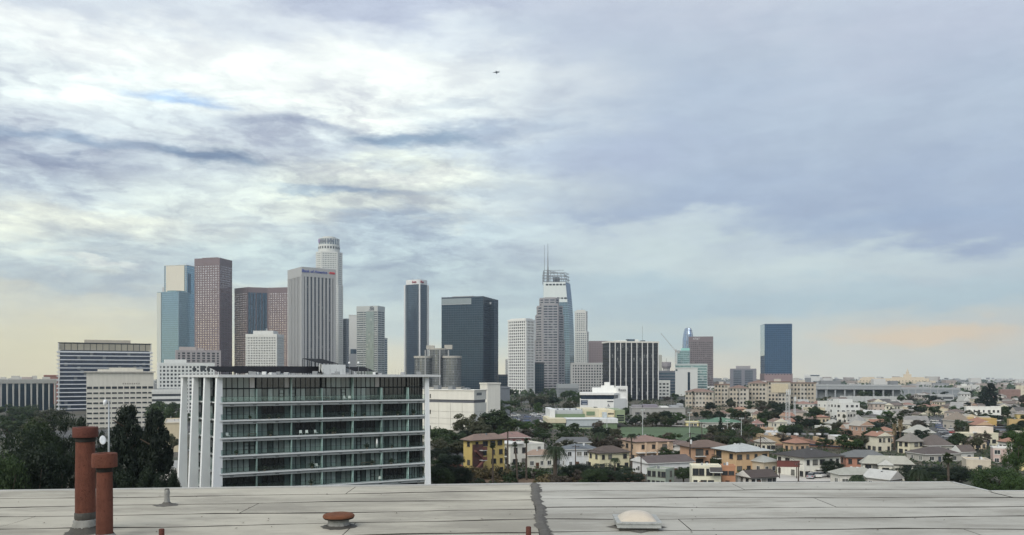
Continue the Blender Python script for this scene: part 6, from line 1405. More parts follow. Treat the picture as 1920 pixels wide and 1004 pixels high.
def sh_lobed(r, n):
    out = []; lobes = [(r.uniform(-.24, .24), r.uniform(-.24, .24), r.uniform(.42, .86), r.uniform(.12, .2)) for _ in range(8)]
    for k in range(n):
        lx, ly, lz, lr = lobes[k % 8]; v = Vector((r.gauss(0, 1), r.gauss(0, 1), r.gauss(0, .8))).normalized() * lr
        out.append(((lx + v.x, ly + v.y, lz + v.z * .8), r.uniform(.055, .10)))
    return out
def sh_tall(r, n):
    out = []; tiers = 9
    for k in range(n):
        i = k % tiers; t = (i + .5) / tiers; z = .16 + .80 * t + r.uniform(-.035, .035); w = (.33 * (1 - t) ** .7 + .05) * (.75 + .5 * ((i * 7) % 5) / 4); a = r.choice([0, 1, 2, 3, 4]) * 1.257 + i * .9 + r.gauss(0, .25); q = r.uniform(.1, 1.0) ** .7
        out.append(((w * q * math.cos(a), w * q * math.sin(a), z - .05 * q), r.uniform(.04, .075)))
    return out
def sh_cypress(r, n):
    out = []
    for k in range(n):
        t = (k + r.random()) / n; w = .115 * math.sin(math.pi * min(.98, .14 + .86 * t)) ** .8; a = r.uniform(0, 6.283)
        out.append(((w * .6 * math.cos(a), w * .6 * math.sin(a), .03 + .95 * t), .028 + w * .35))
    return out
def sh_bush(r, n):
    out = []
    for k in range(n):
        a = r.uniform(0, 6.283); q = math.sqrt(r.random()); out.append(((.5 * q * math.cos(a), .5 * q * math.sin(a), .15 + .6 * (1 - q * q) * r.random()), r.uniform(.10, .18)))
    return out
LEAF = {'dark': leaf_mat((.010, .019, .013), (.028, .042, .022)), 'mid': leaf_mat((.020, .038, .016), (.055, .080, .032)), 'olive': leaf_mat((.040, .045, .026), (.085, .085, .050)), 'fresh': leaf_mat((.026, .052, .015), (.064, .105, .032)),
        'dry': leaf_mat((.085, .070, .035), (.17, .135, .075)), 'twig': leaf_mat((.065, .055, .045), (.12, .10, .085)), 'pine': leaf_mat((.007, .015, .011), (.022, .034, .020))}
BARK = P((.085, .065, .05), .95, .25, 3.0, .2); PBARK = P((.085, .068, .054), .95, .25, 4.0, .1)
def trunk_mesh(kind, seed):
    r = random.Random(seed); mb = MB()
    if kind == 'pine':
        mb.tube((0, 0, 0), (0, 0, .9), .02, .006, 7)
        for k in range(9): z = .25 + .07 * k; a = r.uniform(0, 6.28); mb.tube((0, 0, z), (.17 * math.cos(a), .17 * math.sin(a), z + .05), .007, .003, 5)
    elif kind == 'cypress': mb.tube((0, 0, 0), (0, 0, .6), .018, .008, 7)
    else:
        mb.tube((0, 0, 0), (.01, .01, .34), .032, .022, 8)
        for k in range(6): a = k * 1.05 + r.random(); e = r.uniform(.1, .24); mb.tube((.01, .01, .30), (e * math.cos(a), e * math.sin(a), r.uniform(.55, .8)), .016, .005, 6)
    return mb.mesh('trunk', BARK)
CROWN = {}; TRUNK = {}
for kind, fn, variants, clumps, per, leaf in (('round', sh_round, 3, 60, 70, .030), ('lobed', sh_lobed, 3, 72, 60, .026), ('pine', sh_tall, 3, 108, 70, .020), ('cypress', sh_cypress, 1, 45, 60, .016), ('bush', sh_bush, 2, 26, 60, .055), ('roundf', sh_round, 2, 95, 150, .013), ('lobedf', sh_lobed, 2, 110, 130, .0125), ('pinef', sh_tall, 3, 140, 150, .0130)):
    for v in range(variants): CROWN[kind, v] = leaf_cloud(hash_ := (variants * 31 + v * 7 + clumps), clumps, per, leaf, fn); TRUNK[kind, v] = trunk_mesh(kind.rstrip('f'), v)
_cm = {}
def crown_mesh(kind, v, col_):
    if (kind, v, col_) not in _cm: _cm[kind, v, col_] = CROWN[kind, v].mesh('crown', LEAF[col_])
    return _cm[kind, v, col_]
trnd = random.Random(5)
def tree(kind, px, ytop, wpx, label, yb=None, d=None, col_='mid', group=None, name=None, cat='tree'):
    d = d or dist(px, yb); x = tx(px) * d; zb = ground_z(x, d) - .2; h = gz(ytop, d) - zb; v = trnd.randrange(3 if kind in ('round', 'lobed', 'pine') else (2 if kind == 'bush' else 1))
    fine = d < 235 and kind in ('round', 'lobed', 'pine')
    if fine: v = v % (3 if kind == 'pine' else 2)
    w = wpx * d / F / {'round': .80, 'lobed': .80, 'pine': .60, 'cypress': .26, 'bush': 1.15}[kind]
    T = thing(name or {'round': 'tree', 'lobed': 'tree', 'pine': 'pine_tree', 'cypress': 'cypress_tree', 'bush': 'shrub'}[kind], label, cat, (x, d, zb), trnd.uniform(0, 6.28), group, (w, w, h))
    if kind != 'bush': link('trunk', TRUNK[kind, v], T)
    link('crown' if kind != 'bush' else 'foliage', crown_mesh(kind + 'f' if fine else kind, v, col_), T)
    return T
# palms
def frond_mesh(kind):
    r = random.Random(8); mb = MB()
    if kind == 'fan':
        for k in range(46):
            a = r.uniform(0, 6.283); el = r.uniform(-.9, 1.3); d_ = Vector((math.cos(a) * math.cos(el), math.sin(a) * math.cos(el), math.sin(el))); L = r.uniform(.42, .62); st = d_ * L * .45; side = d_.cross(Vector((0, 0, 1))).normalized(); up = side.cross(d_).normalized()
            mb.face([side * .01, st + side * .008, st - side * .008, -side * .01])
            for j in range(9):
                t = (j - 4) / 4 * 1.25; tip = st + (d_ * math.cos(t) + side * math.sin(t)) * L * .6 - Vector((0, 0, .10 * L * (1 + abs(t)))); mid = st + (d_ * math.cos(t) + side * math.sin(t)) * L * .3; e = (side * math.cos(t) - d_ * math.sin(t)) * .035
                mb.face([st, mid + e, tip, mid - e])
    elif kind == 'dead':
        for k in range(60):
            a = r.uniform(0, 6.283); z = -r.random() * .9; p = Vector((math.cos(a) * .10, math.sin(a) * .10, z)); q = p + Vector((math.cos(a) * r.uniform(.05, .16), math.sin(a) * r.uniform(.05, .16), -r.uniform(.25, .4))); e = Vector((-math.sin(a), math.cos(a), 0)) * .05
            mb.face([p - e * .4, p + e * .4, q + e, q - e])
    else:
        n = 44
        for k in range(n):
            a = k * 2.399 + r.uniform(-.2, .2); rise = r.uniform(.15, 1.15); L = r.uniform(.85, 1.1); prev = Vector((0, 0, 0)); side = Vector((-math.sin(a), math.cos(a), 0)); m = 9
            for j in range(1, m + 1):
                t = j / m; p = Vector((math.cos(a), math.sin(a), 0)) * (L * t * (1 - .12 * t)) + Vector((0, 0, L * (rise * t - (rise * .75 + .75) * t * t)))
                mb.face([prev + side * .012, p + side * .010, p - side * .010, prev - side * .012])
                if j > 1:
                    dv = (p - prev).normalized()
                    for s in (-1, 1):
                        ll = .26 * math.sin(math.pi * (.12 + .80 * t)); tip = p + (side * s * .85 + dv * .55 + Vector((0, 0, -.45))).normalized() * ll
                        mb.face([p - dv * .024, p + dv * .024, tip]); mid = (p + prev) / 2; tip = mid + (side * s * .85 + dv * .55 + Vector((0, 0, -.35))).normalized() * ll; mb.face([mid - dv * .024, mid + dv * .024, tip])
                prev = p
    return mb
FAN = frond_mesh('fan').mesh('fronds', leaf_mat((.020, .034, .014), (.055, .070, .030))); DEAD = frond_mesh('dead').mesh('dead_fronds', leaf_mat((.13, .10, .06), (.22, .175, .11))); FEA = frond_mesh('feather').mesh('fronds', leaf_mat((.018, .032, .016), (.050, .068, .036)))
def palm(kind, px, ytop, wpx, label, yb=None, d=None, skirt=0.0, lean=0.0, group=None, tr=.22):
    d = d or dist(px, yb); x = tx(px) * d; zb = ground_z(x, d) - .2; h = gz(ytop, d) - zb; r = wpx / 2 * d / F
    T = thing('palm_tree', label, 'palm tree', (x, d, zb), 0.0, group); top = h - r * (.75 if kind == 'fan' else .5); mb = MB(); n = 8; lx = lean * h
    for k in range(n): mb.tube((lx * (k / n) ** 2, 0, top * k / n), (lx * ((k + 1) / n) ** 2, 0, top * (k + 1) / n), tr * (1.25 - .45 * k / n), tr * (1.25 - .45 * (k + 1) / n), 8, caps=False)
    mb.build('trunk', PBARK, T)
    o = link('fronds', FAN if kind == 'fan' else FEA, T, (lx, 0, top), trnd.uniform(0, 6), (r * (1 / .75 if kind == 'fan' else 1.05),) * 3)
    if skirt: link('dead_fronds', DEAD, T, (lx, 0, top), 0, (r * 2.1, r * 2.1, skirt * d / F))
    return T

# the dark trees on the left
for px, yt, w, d, c, k, lab in [(20, 783, 130, 118, 'dark', 'lobed', 'dark broad tree at the left edge'), (70, 775, 110, 126, 'mid', 'round', 'rounded dark tree left of the flues, second from the left edge'), (118, 759, 100, 134, 'dark', 'lobed', 'tallest of the dark broad trees left of the tall flue'), (60, 820, 130, 105, 'dark', 'round', 'lower dark tree in front, near the left edge'), (122, 812, 90, 108, 'dark', 'lobed', 'lower dark tree directly left of the tall flue'),
                             (172, 788, 56, 140, 'dark', 'lobed', 'dark tree rising behind the two flues'), (0, 830, 110, 100, 'mid', 'round', 'lowest dark tree at the left edge'), (200, 835, 70, 120, 'dark', 'round', 'dark tree behind the short flue')]:
    tree(k, px, yt, w, lab, d=d, col_=c, group='dark trees behind the left roof edge')
tree('pine', 238, 742, 92, 'open crowned dark pine right of the flues', d=118, col_='pine', group='dark pines left of the glass block'); tree('pine', 291, 754, 92, 'denser dark pine just left of the glass block', d=112, col_='pine', group='dark pines left of the glass block')
tree('pine', 264, 796, 74, 'short dark pine between the two tall pines', d=122, col_='pine', group='dark pines left of the glass block'); tree('lobed', 250, 858, 90, 'low dark tree at the foot of the pines', d=110, col_='dark'); tree('lobed', 310, 862, 50, 'low dark tree beside the first white fin', d=105, col_='pine')
for i, (px, yt, w, d, c) in enumerate([(312, 752, 60, 430, 'mid'), (296, 748, 60, 560, 'mid'), (324, 812, 34, 300, 'olive'), (20, 755, 70, 560, 'mid'), (60, 757, 60, 600, 'mid'), (100, 762, 60, 520, 'olive'), (15, 772, 70, 420, 'mid'), (62, 778, 60, 400, 'olive'), (335, 750, 40, 600, 'mid')]): tree('lobed', px, yt, w, 'distant tree around the columned hall and white office', d=d, col_=c, group='distant trees on the left')
# trees round the yellow apartments and the near slope
near = [(838, 812, 60, 270, 'mid', 'lobed', 'tree in the gap right of the glass block'), (858, 826, 50, 262, 'olive', 'round', 'olive tree left of the yellow wall'), (822, 835, 46, 240, 'dark', 'lobed', 'dark tree hugging the last white fin'), (866, 802, 56, 300, 'dark', 'lobed', 'dark tree above the yellow apartments roof'), (815, 800, 50, 320, 'mid', 'round', 'tree at the foot of the cream windowless building'), (840, 850, 80, 200, 'dark', 'lobed', 'dark tree at the right foot of the glass block'), (826, 872, 60, 185, 'mid', 'round', 'bushy tree below the last white fin'), (860, 868, 60, 190, 'dark', 'round', 'dark tree in front of the yellow apartments'), (812, 858, 40, 215, 'mid', 'lobed', 'tree half hidden by the right fin'),
        (885, 772, 70, 318, 'olive', 'lobed', 'grey green tree before the cream windowless building'), (930, 766, 72, 325, 'mid', 'round', 'large dark tree right of the cream windowless building'), (955, 782, 60, 318, 'mid', 'lobed', 'spreading tree left of the freeway'), (900, 795, 70, 300, 'olive', 'round', 'olive tree behind the yellow apartments'), (845, 800, 60, 285, 'mid', 'lobed', 'tree left of the yellow apartments'), (830, 820, 60, 260, 'olive', 'lobed', 'olive tree between the glass block and yellow apartments'),
        (1018, 806, 40, 330, 'mid', 'lobed', 'dark tree left of the school'), (1060, 822, 40, 270, 'olive', 'lobed', 'olive tree above the big feather palm'), (1140, 812, 60, 262, 'twig', 'lobed', 'bare brownish tree below the school'), (1118, 816, 40, 285, 'twig', 'lobed', 'small bare tree left of the drooping palm'), (1090, 868, 60, 212, 'dark', 'round', 'dark round tree left of the cream house'), (1140, 870, 90, 205, 'dark', 'lobed', 'wide dark tree before the cream house'), (1118, 876, 60, 200, 'mid', 'round', 'dense tree below the cream house'), (1178, 880, 60, 198, 'dark', 'lobed', 'dark tree left of the sage house'),
        (1282, 875, 44, 205, 'mid', 'round', 'soft green tree right of the sage house'), (1246, 838, 34, 262, 'mid', 'round', 'small tree in the white courtyard'), (1270, 845, 34, 258, 'mid', 'round', 'shrubby tree before the salmon apartments'), (1343, 853, 26, 236, 'mid', 'round', 'small tree on the salmon balcony side'), (1560, 862, 50, 215, 'dark', 'round', 'dark tree at the corner of the large white house'), (1700, 872, 80, 200, 'dark', 'lobed', 'dark tree left of the roof corner palms'), (1760, 868, 110, 190, 'dark', 'lobed', 'wide dark tree above the roof corner'), (1735, 880, 70, 180, 'mid', 'lobed', 'leafy tree just beyond the roof corner'), (1800, 878, 60, 195, 'dark', 'lobed', 'dark tree left of the bright green tree'),
        (1870, 868, 115, 165, 'fresh', 'round', 'big bright green round tree beyond the roof corner'), (1905, 885, 60, 150, 'fresh', 'lobed', 'bright green tree at the lower right edge'), (1908, 795, 60, 195, 'fresh', 'lobed', 'tall green tree at the right edge'), (1640, 792, 70, 365, 'dark', 'round', 'large dark tree left of the tall palms'), (1665, 806, 50, 350, 'dark', 'lobed', 'dark tree behind the tall palms'), (1600, 815, 60, 330, 'twig', 'lobed', 'brownish tree left of the large dark tree'), (1605, 838, 50, 300, 'dark', 'lobed', 'dark tree behind the salmon house'), (1575, 800, 50, 390, 'olive', 'lobed', 'olive tree above the brick terrace'),
        (1838, 868, 40, 300, 'mid', 'round', 'tree right of the white gable end'), (1832, 825, 26, 300, 'dark', 'pine', 'slim dark conifer by the cream flat house'), (1880, 798, 60, 420, 'mid', 'lobed', 'tree beyond the ochre buildings'), (1868, 778, 30, 460, 'dark', 'round', 'round dark tree at the end of the long white block')]
for px, yt, w, d, c, k, lab in near: tree(k, px, yt, w, lab, d=d, col_=c)
tree('pine', 1858, 716, 34, 'tall dark pine standing above the right skyline', yb=768, col_='pine', group='tall dark pines on the right skyline'); tree('pine', 1846, 724, 26, 'lower dark pine leaning on the tall one on the right skyline', yb=769, col_='pine', group='tall dark pines on the right skyline')
tree('cypress', 1351, 781, 12, 'tall pencil shaped cypress behind the tan brick apartments', yb=832, col_='pine'); tree('cypress', 1441, 777, 7, 'left one of two small cypresses by the lattice mast', yb=806, col_='pine', group='pair of small cypresses'); tree('cypress', 1447, 780, 7, 'right one of two small cypresses by the lattice mast', yb=807, col_='pine', group='pair of small cypresses')
# palms
for a in [('fan', 924, 828, 19, 'fan palm in front of the yellow apartments', dict(d=195, skirt=0)), ('fan', 952, 799, 16, 'tallest slim fan palm beside the white flat roofed house', dict(d=222)), ('fan', 970, 827, 17, 'leaning fan palm left of a straight one by the white house', dict(d=205, lean=-.06)), ('fan', 987, 820, 18, 'straight fan palm right of the leaning one', dict(d=212)), ('feather', 1041, 828, 58, 'big feather palm with arching fronds left of the blue grey roof', dict(d=206, tr=.5)),
          ('feather', 1125, 806, 32, 'drooping feather palm below the school', dict(d=262, tr=.22)), ('feather', 1184, 810, 24, 'shaggy feather palm in front of the peach apartments', dict(d=240, tr=.24)), ('feather', 1153, 855, 24, 'small palm in front of the cream house', dict(d=206, tr=.2)), ('fan', 1688, 772, 22, 'left one of the two tall shaggy palms', dict(d=300, skirt=24, tr=.35)), ('fan', 1677, 782, 18, 'shorter of the two tall shaggy palms', dict(d=292, skirt=22, tr=.33)),
          ('feather', 1608, 884, 44, 'low spiky palm at the roof edge', dict(d=190, tr=.4)), ('feather', 1722, 872, 46, 'arching palm left of the roof corner', dict(d=172, tr=.3)), ('fan', 1778, 846, 34, 'fan palm above the roof corner', dict(d=180, tr=.28)), ('fan', 1398, 770, 9, 'small distant fan palm above the green roofed building', dict(yb=800)), ('fan', 1879, 720, 8, 'tiny fan palm right of the tall dark pines', dict(yb=752)), ('feather', 832, 846, 30, 'palm between the glass block and the yellow apartments', dict(d=210, tr=.3)), ('fan', 1299, 733, 8, 'tiny palm in front of the beige apartments', dict(yb=768)), ('fan', 1094, 806, 9, 'small palm in front of the school wall', dict(d=330)), ('feather', 1540, 800, 30, 'round headed palm above the brick terrace', dict(d=350, tr=.3)), ('fan', 1556, 742, 6, 'distant palm left of the modern hillside apartments', dict(yb=775))]:
    palm(a[0], a[1], a[2], a[3], a[4], **a[5])
prnd = random.Random(19)
for k, (px, yt, yb, where) in enumerate([(1512, 772, 800, 'above the brick terrace'), (1528, 778, 804, 'left of the round headed palm'), (1583, 776, 800, 'left of the broad grey hip roof'), (1630, 768, 790, 'beside the long white low house'), (1726, 776, 802, 'beside the parked cars'), (1760, 760, 782, 'at the top of the street'), (1802, 792, 826, 'left of the cream flat house'), (1846, 806, 836, 'above the pinkish box house'), (1885, 770, 792, 'right of the long white block'), (1330, 776, 802, 'behind the playing field'), (1262, 738, 764, 'right of the striped block'), (1460, 788, 812, 'left of the lattice mast'), (1738, 738, 758, 'far up the hillside'), (1690, 745, 764, 'below the retaining wall')]):
    palm('fan' if k % 3 else 'feather', px, yt, prnd.uniform(9, 13) if k % 3 else 17, 'thin small palm ' + where, yb=yb, tr=.16)
# dry brush and shrubs on the near slope
brush = random.Random(31)
for k in range(46):
    px = brush.uniform(815, 1200); d = brush.uniform(192, 222); yt = 701 + (28 - brush.uniform(2.0, 4.6)) * F / d
    tree('bush', px, yt, brush.uniform(24, 46), ('dry' if k % 2 else 'green') + ' brush on the slope ' + ('below the yellow apartments' if px < 930 else ('below the white flat roofed house' if px < 1010 else ('at the foot of the big feather palm' if px < 1075 else ('below the cream hip roofed house' if px < 1145 else 'left of the sage flat house')))), d=d, col_=('dry', 'twig')[k % 4 == 1] if k % 2 else ('mid', 'dark')[k % 4 == 0], group='dry brush' if k % 2 else 'green brush', cat='shrub')
for k in range(5): tree('bush', 905 + k * 11, 866 + k % 2 * 4, 34, 'pale yellowish bush below the yellow apartments', d=214 + k % 2 * 3, col_='dry', group='yellowish bushes', cat='shrub')
# fill: the many trees between the houses
def near_label(what, x, y, zone):
    best = min(named, key=lambda q: (q[0] - x) ** 2 + (q[1] - y) ** 2); lab = what + ' beside the ' + best[2]
    if math.hypot(best[0] - x, best[1] - y) < 40:
        while len(lab.split()) > 16:
            cut = max(lab.rfind(k) for k in (' with ', ' behind ', ' left ', ' right ', ' and ', ' in ', ' of ', ' between ', ' beyond ', ' above ', ' at '))
            lab = lab[:cut]
        return lab
    return what + ' on the ' + zone
rnd = random.Random(1234); n = 0; tries = 0; filled = []; fills = []
while n < 290 and tries < 12000:
    tries += 1; f = rnd.random()
    if f < .72: px = rnd.uniform(1300, 1930); yb = 738 + 112 * rnd.random() ** 1.05
    elif f < .89: px = rnd.uniform(905, 1180); yb = 740 + 100 * rnd.random() ** 1.3
    else: px = rnd.uniform(1180, 1340); yb = rnd.choice([rnd.uniform(742, 764), rnd.uniform(798, 803), rnd.uniform(834, 846)])
    if 1160 < px < 1335 and 803 < yb < 834: continue
    if 1738 < px < 1790 and 785 < yb < 845: continue
    if 1285 < px < 1540 and yb < 763: continue
    if 945 < px < 1040 and 778 < yb < 806: continue
    d = dist(px, yb); x = tx(px) * d
    if any((x - ox) ** 2 + (d - oy) ** 2 < (r * .74 + 1.2) ** 2 for ox, oy, r in occupied): continue
    if any((x - ox) ** 2 + (d - oy) ** 2 < 16 for ox, oy in filled): continue
    hm = rnd.uniform(4.0, 9.0) if px > 1180 else rnd.uniform(6, 13)
    if yb > 800: hm = min(hm, 6.0)
    if px < 1180 and yb > 790: hm = min(hm, 7)
    col_ = rnd.choice(['dark', 'dark', 'mid', 'mid', 'mid', 'olive', 'olive', 'twig', 'fresh']); wm = hm * rnd.uniform(.85, 1.4)
    zone = 'right hillside among the houses' if px > 1340 else ('slope below the towers' if px < 1180 else 'ground round the playing field')
    what = {'dark': 'dark green', 'mid': 'green', 'olive': 'olive green', 'twig': 'brownish half bare', 'fresh': 'bright green'}[col_] + ' tree'
    tree(rnd.choice(['round', 'lobed', 'lobed']), px, yb - hm * F / d, wm * F / d, near_label(what, x, d, zone), d=d, col_=col_, group='trees on the ' + zone); n += 1; filled.append((x, d)); fills.append(bpy.context.scene.collection.objects[-1].parent)
ORD = 'leftmost,second,third,fourth,fifth,sixth,seventh,eighth,ninth,tenth'.split(',')
def number(objs):
    by = {}
    for o in objs: by.setdefault(o['label'], []).append(o)
    for lab, os_ in by.items():
        if 1 < len(os_) <= 10:
            os_.sort(key=lambda o: o.location.x / o.location.y)
            for k, o in enumerate(os_):
                new = (ORD[k] + (' ' if k == 0 else ' from left ') + lab)
                if len(new.split()) <= 16: o['label'] = new
                else: o['group'] = lab
        elif len(os_) > 10:
            for o in os_: o['group'] = lab
number(fills)
number([o for o in bpy.data.objects if o.get('group') == 'distant trees on the left'])
# low planting that covers the ground between houses and trees
def low_planting():
    r = random.Random(55); cl = {'mid': MB(), 'dark': MB(), 'olive': MB()}
    for k in range(5200):
        px = r.uniform(900, 1940); yb = 732 + 160 * r.random() ** 1.3
        if 1160 < px < 1335 and 801 < yb < 834: continue
        if 1742 < px < 1790 and 785 < yb < 845: continue
        if 940 < px < 1045 and 776 < yb < 800: continue
        d = 28 * F / (yb - 701); x = tx(px) * d
        if any((x - ox) ** 2 + (d - oy) ** 2 < (rr * .85) ** 2 for ox, oy, rr in occupied): continue
        z = ground_z(x, d); s = r.uniform(.5, 1.5) * (1 + max(0, d - 300) / 700); mb = cl[r.choice(['mid', 'mid', 'dark', 'olive'])]
        for j in range(9):
            p = Vector((x + r.gauss(0, s), d + r.gauss(0, s), z + r.random() * s * .9)); u = Vector((r.uniform(-1, 1), r.uniform(-1, 1), r.uniform(-1, 1))).normalized(); v = u.orthogonal().normalized(); q = .35 * s
            mb.face([p - u * q, p + v * q, p + u * q, p - v * q])
    for k, mb in cl.items(): tag(mb.build('undergrowth', LEAF[k]), {'mid': 'green', 'dark': 'dark green', 'olive': 'olive'}[k] + ' low planting between the houses', 'shrubs', kind='stuff')
low_planting()
def far_city():
    r = random.Random(21); ms = [P((.52, .50, .46)), P((.42, .42, .42)), P((.60, .59, .56)), P((.36, .31, .28)), P((.24, .245, .25))]; mb = MB()
    for k in range(1500):
        d = 1300 + 4200 * r.random() ** 1.3; px = r.uniform(-60, 1980)
        if px < 1320 and d < 1750: continue
        x = tx(px) * d; z = ground_z(x, d) - 2; w = r.uniform(8, 34); dp = r.uniform(8, 20); h = r.uniform(4, 9) if r.random() < .86 else r.uniform(9, 20); mb.box(x, x + w, d, d + dp, z, z + h + 2, r.randrange(5))
    tag(mb.build('distant_city', ms), 'hazy mass of far low buildings along the horizon', 'city', kind='stuff')
    lb = MB()
    for k in range(5200):
        d = 950 + 4200 * r.random() ** 1.2; px = r.uniform(-60, 1980); x = tx(px) * d; z = ground_z(x, d); s = r.uniform(3, 8)
        for j in range(4): p = Vector((x + r.gauss(0, s), d + r.gauss(0, s), z + r.random() * s)); u = Vector((r.uniform(-1, 1), r.uniform(-1, 1), r.uniform(-1, 1))).normalized() * s * .5; v = u.orthogonal().normalized() * s * .5; lb.face([p - u, p + v, p + u, p - v])
    tag(lb.build('distant_treeline', LEAF['mid']), 'hazy far tree masses below the skyline', 'trees', kind='stuff')
far_city()

# ------------------------------------------------------------------ ground cover, field, roads
def patch(name, pts, m, lift=.12, sub=6):
    """a sheet on the ground through four picture points (left far, right far, right near, left near)"""
    c = []
    for px, py in pts: d = dist(px, py); c.append(Vector((tx(px) * d, d, 0)))
    mb = MB(); n = sub
    for j in range(n + 1):
        for i in range(n + 1):
            a = c[0].lerp(c[1], i / n); b = c[3].lerp(c[2], i / n); p = a.lerp(b, j / n); mb.v.append((p.x, p.y, ground_z(p.x, p.y) + lift))
    for j in range(n):
        for i in range(n): q = j * (n + 1) + i; mb.f.append((q, q + n + 1, q + n + 2, q + 1)); mb.m.append(0)
    return tag(mb.build(name, m), kind='structure')
GRASS = P((.085, .125, .065), .95, .25, .08, 0); DIRT = P((.20, .155, .11), .95, .25, .08, 0); ASPH = P((.075, .077, .08), .9, .2, .2, 0); PALE = P((.46, .44, .40), .9, .1, .3, 0)
patch('field', [(1165, 802), (1325, 803), (1338, 830), (1150, 830)], GRASS, .35); patch('path', [(1260, 799.6), (1325, 800.6), (1326, 802), (1260, 801)], PALE, .5)
patch('dirt_slope', [(1300, 764), (1425, 765), (1400, 783), (1290, 781)], DIRT, .25); patch('road', [(1752, 788), (1764, 788), (1800, 838), (1764, 838)], ASPH, .3); patch('freeway', [(930, 778), (1050, 778), (1045, 797), (940, 797)], ASPH, .4)
patch('dirt_bank', [(830, 893), (1210, 893), (1210, 935), (800, 935)], P((.14, .095, .06), .95, .3, .15, 0), .2)
patch('courtyard', [(1460, 889), (1600, 889), (1610, 906), (1440, 906)], P((.50, .48, .44), .9, .1, .4, 0), .25)
def ivy(px0, px1, d, y0, y1, seed, label):
    r = random.Random(seed); mb = MB(); z0, z1 = gz(y0, d), gz(y1, d); x0, x1 = tx(px0) * d, tx(px1) * d; s = .55
    for k in range(2600):
        p = Vector((r.uniform(x0, x1), d - r.random() * 9, 0)); t = (d - p.y) / 9; p.z = z0 + (z1 - z0) * r.random() * (1 - .5 * t)
        u = Vector((r.uniform(-1, 1), r.uniform(-1, 1), r.uniform(-1, 1))).normalized(); v = u.orthogonal().normalized(); mb.face([p - u * s, p + v * s, p + u * s, p - v * s])
    tag(mb.build('undergrowth', LEAF['mid']), label, 'shrubs', kind='stuff')
ivy(1605, 1668, 893, 744, 727, 1, 'dark ivy bank against the elevated road'); ivy(1415, 1530, 640, 771, 754, 2, 'dark green bank below the beige apartments'); ivy(1600, 1702, 735, 772, 752, 3, 'dark green slope below the retaining wall'); ivy(1420, 1560, 600, 778, 768, 6, 'low scrub below the green bank')

# ------------------------------------------------------------------ poles, signs, cars
WOODP = P((.075, .055, .045), .9, .2, 2.0, .2)
def pole(px, ytop, d, label, arms=2, trans=False):
    x = tx(px) * d; zb = ground_z(x, d) - .3; h = gz(ytop, d) - zb; T = thing('utility_pole', label, 'pole', (x, d, zb), R(20), 'wooden utility poles')
    MB().tube((0, 0, 0), (0, 0, h), .19, .13, 8).build('pole', WOODP, T)
    for k in range(arms):
        z = h - .5 - k * 1.0; MB().box(-1.2, 1.2, -.2, -.08, z, z + .13).build('crossarm', WOODP, T)
        for i in range(4): MB().lathe([(.05, z + .13), (.06, z + .2), (.03, z + .28), (0, z + .3)], 6, (-1.05 + i * .7, -.14)).build('insulator', STEEL, T)
    if trans: MB().lathe([(0, h - 3.4), (.3, h - 3.4), (.32, h - 2.3), (.2, h - 2.2), (0, h - 2.15)], 10, (0, -.5)).build('transformer', WMET, T)
pole(1294, 811, 240, 'wooden utility pole with a white transformer by the salmon apartments', 1, True); pole(1426, 818, 232, 'dark wooden pole behind the small dark gabled house', 1); pole(1202, 853, 212, 'dark pole at the corner of the white house with brown gable roof', 1); pole(1079, 835, 232, 'thin pole in front of the blue grey roofed house', 1); pole(1497, 868, 208, 'short dark pole in front of the large white house', 1); pole(1316, 792, 300, 'slim pole left of the cypress', 1); pole(1647, 838, 300, 'wooden pole below the large dark tree', 1)
POLES = {}
def wires(a, b, label):
    (pa, ya, da), (pb, yb_, db) = a, b; p = at(pa, ya, da) + Vector((0, 0, -.3)); q = at(pb, yb_, db) + Vector((0, 0, -.3)); T = thing('power_line', label, 'cable', p, 0, 'overhead power lines')
    for k in range(3):
        mb = MB(); off = Vector((-.8 + .8 * k, -.3 + .3 * k, 0)); n = 14; sag = (q - p).length * .022
        pts = [(q - p) * (i / n) + off - Vector((0, 0, sag * 4 * (i / n) * (1 - i / n))) for i in range(n + 1)]
        for u, v in zip(pts, pts[1:]): mb.tube(u, v, .035, n=4, caps=False)
        mb.build('wire', P((.03, .03, .03), .7), T)
wires((1202, 853, 212), (1294, 811, 240), 'overhead wires from the white brown-roofed house to the transformer pole'); wires((1294, 811, 240), (1426, 818, 232), 'overhead wires between the transformer pole and the next dark pole'); wires((1426, 818, 232), (1497, 868, 208), 'overhead wires down to the short dark pole'); wires((1079, 835, 232), (1202, 853, 212), 'overhead wires past the cream hip roofed house'); wires((1316, 792, 300), (1647, 838, 300), 'overhead wires across the brick terrace to the far wooden pole')
def billboard():
    d = 214; x = tx(1478) * d; zb = ground_z(x, d); T = thing('billboard', 'long dark red brown board in front of the large white house', 'sign', (x, d, zb), R(-8)); z = lambda y: gz(y, d) - zb
    MB().box(-2.9, 2.9, -.15, .15, z(876), z(865)).build('board', P((.145, .050, .042), .7, .1), T); MB().box(-3.0, 3.0, -.2, .2, z(865), z(864)).build('trim', P((.10, .04, .035)), T)
    for s in (-2.2, 2.2): MB().box(s - .1, s + .1, .16, .36, 0, z(866)).build('post', WOODP, T)
billboard()
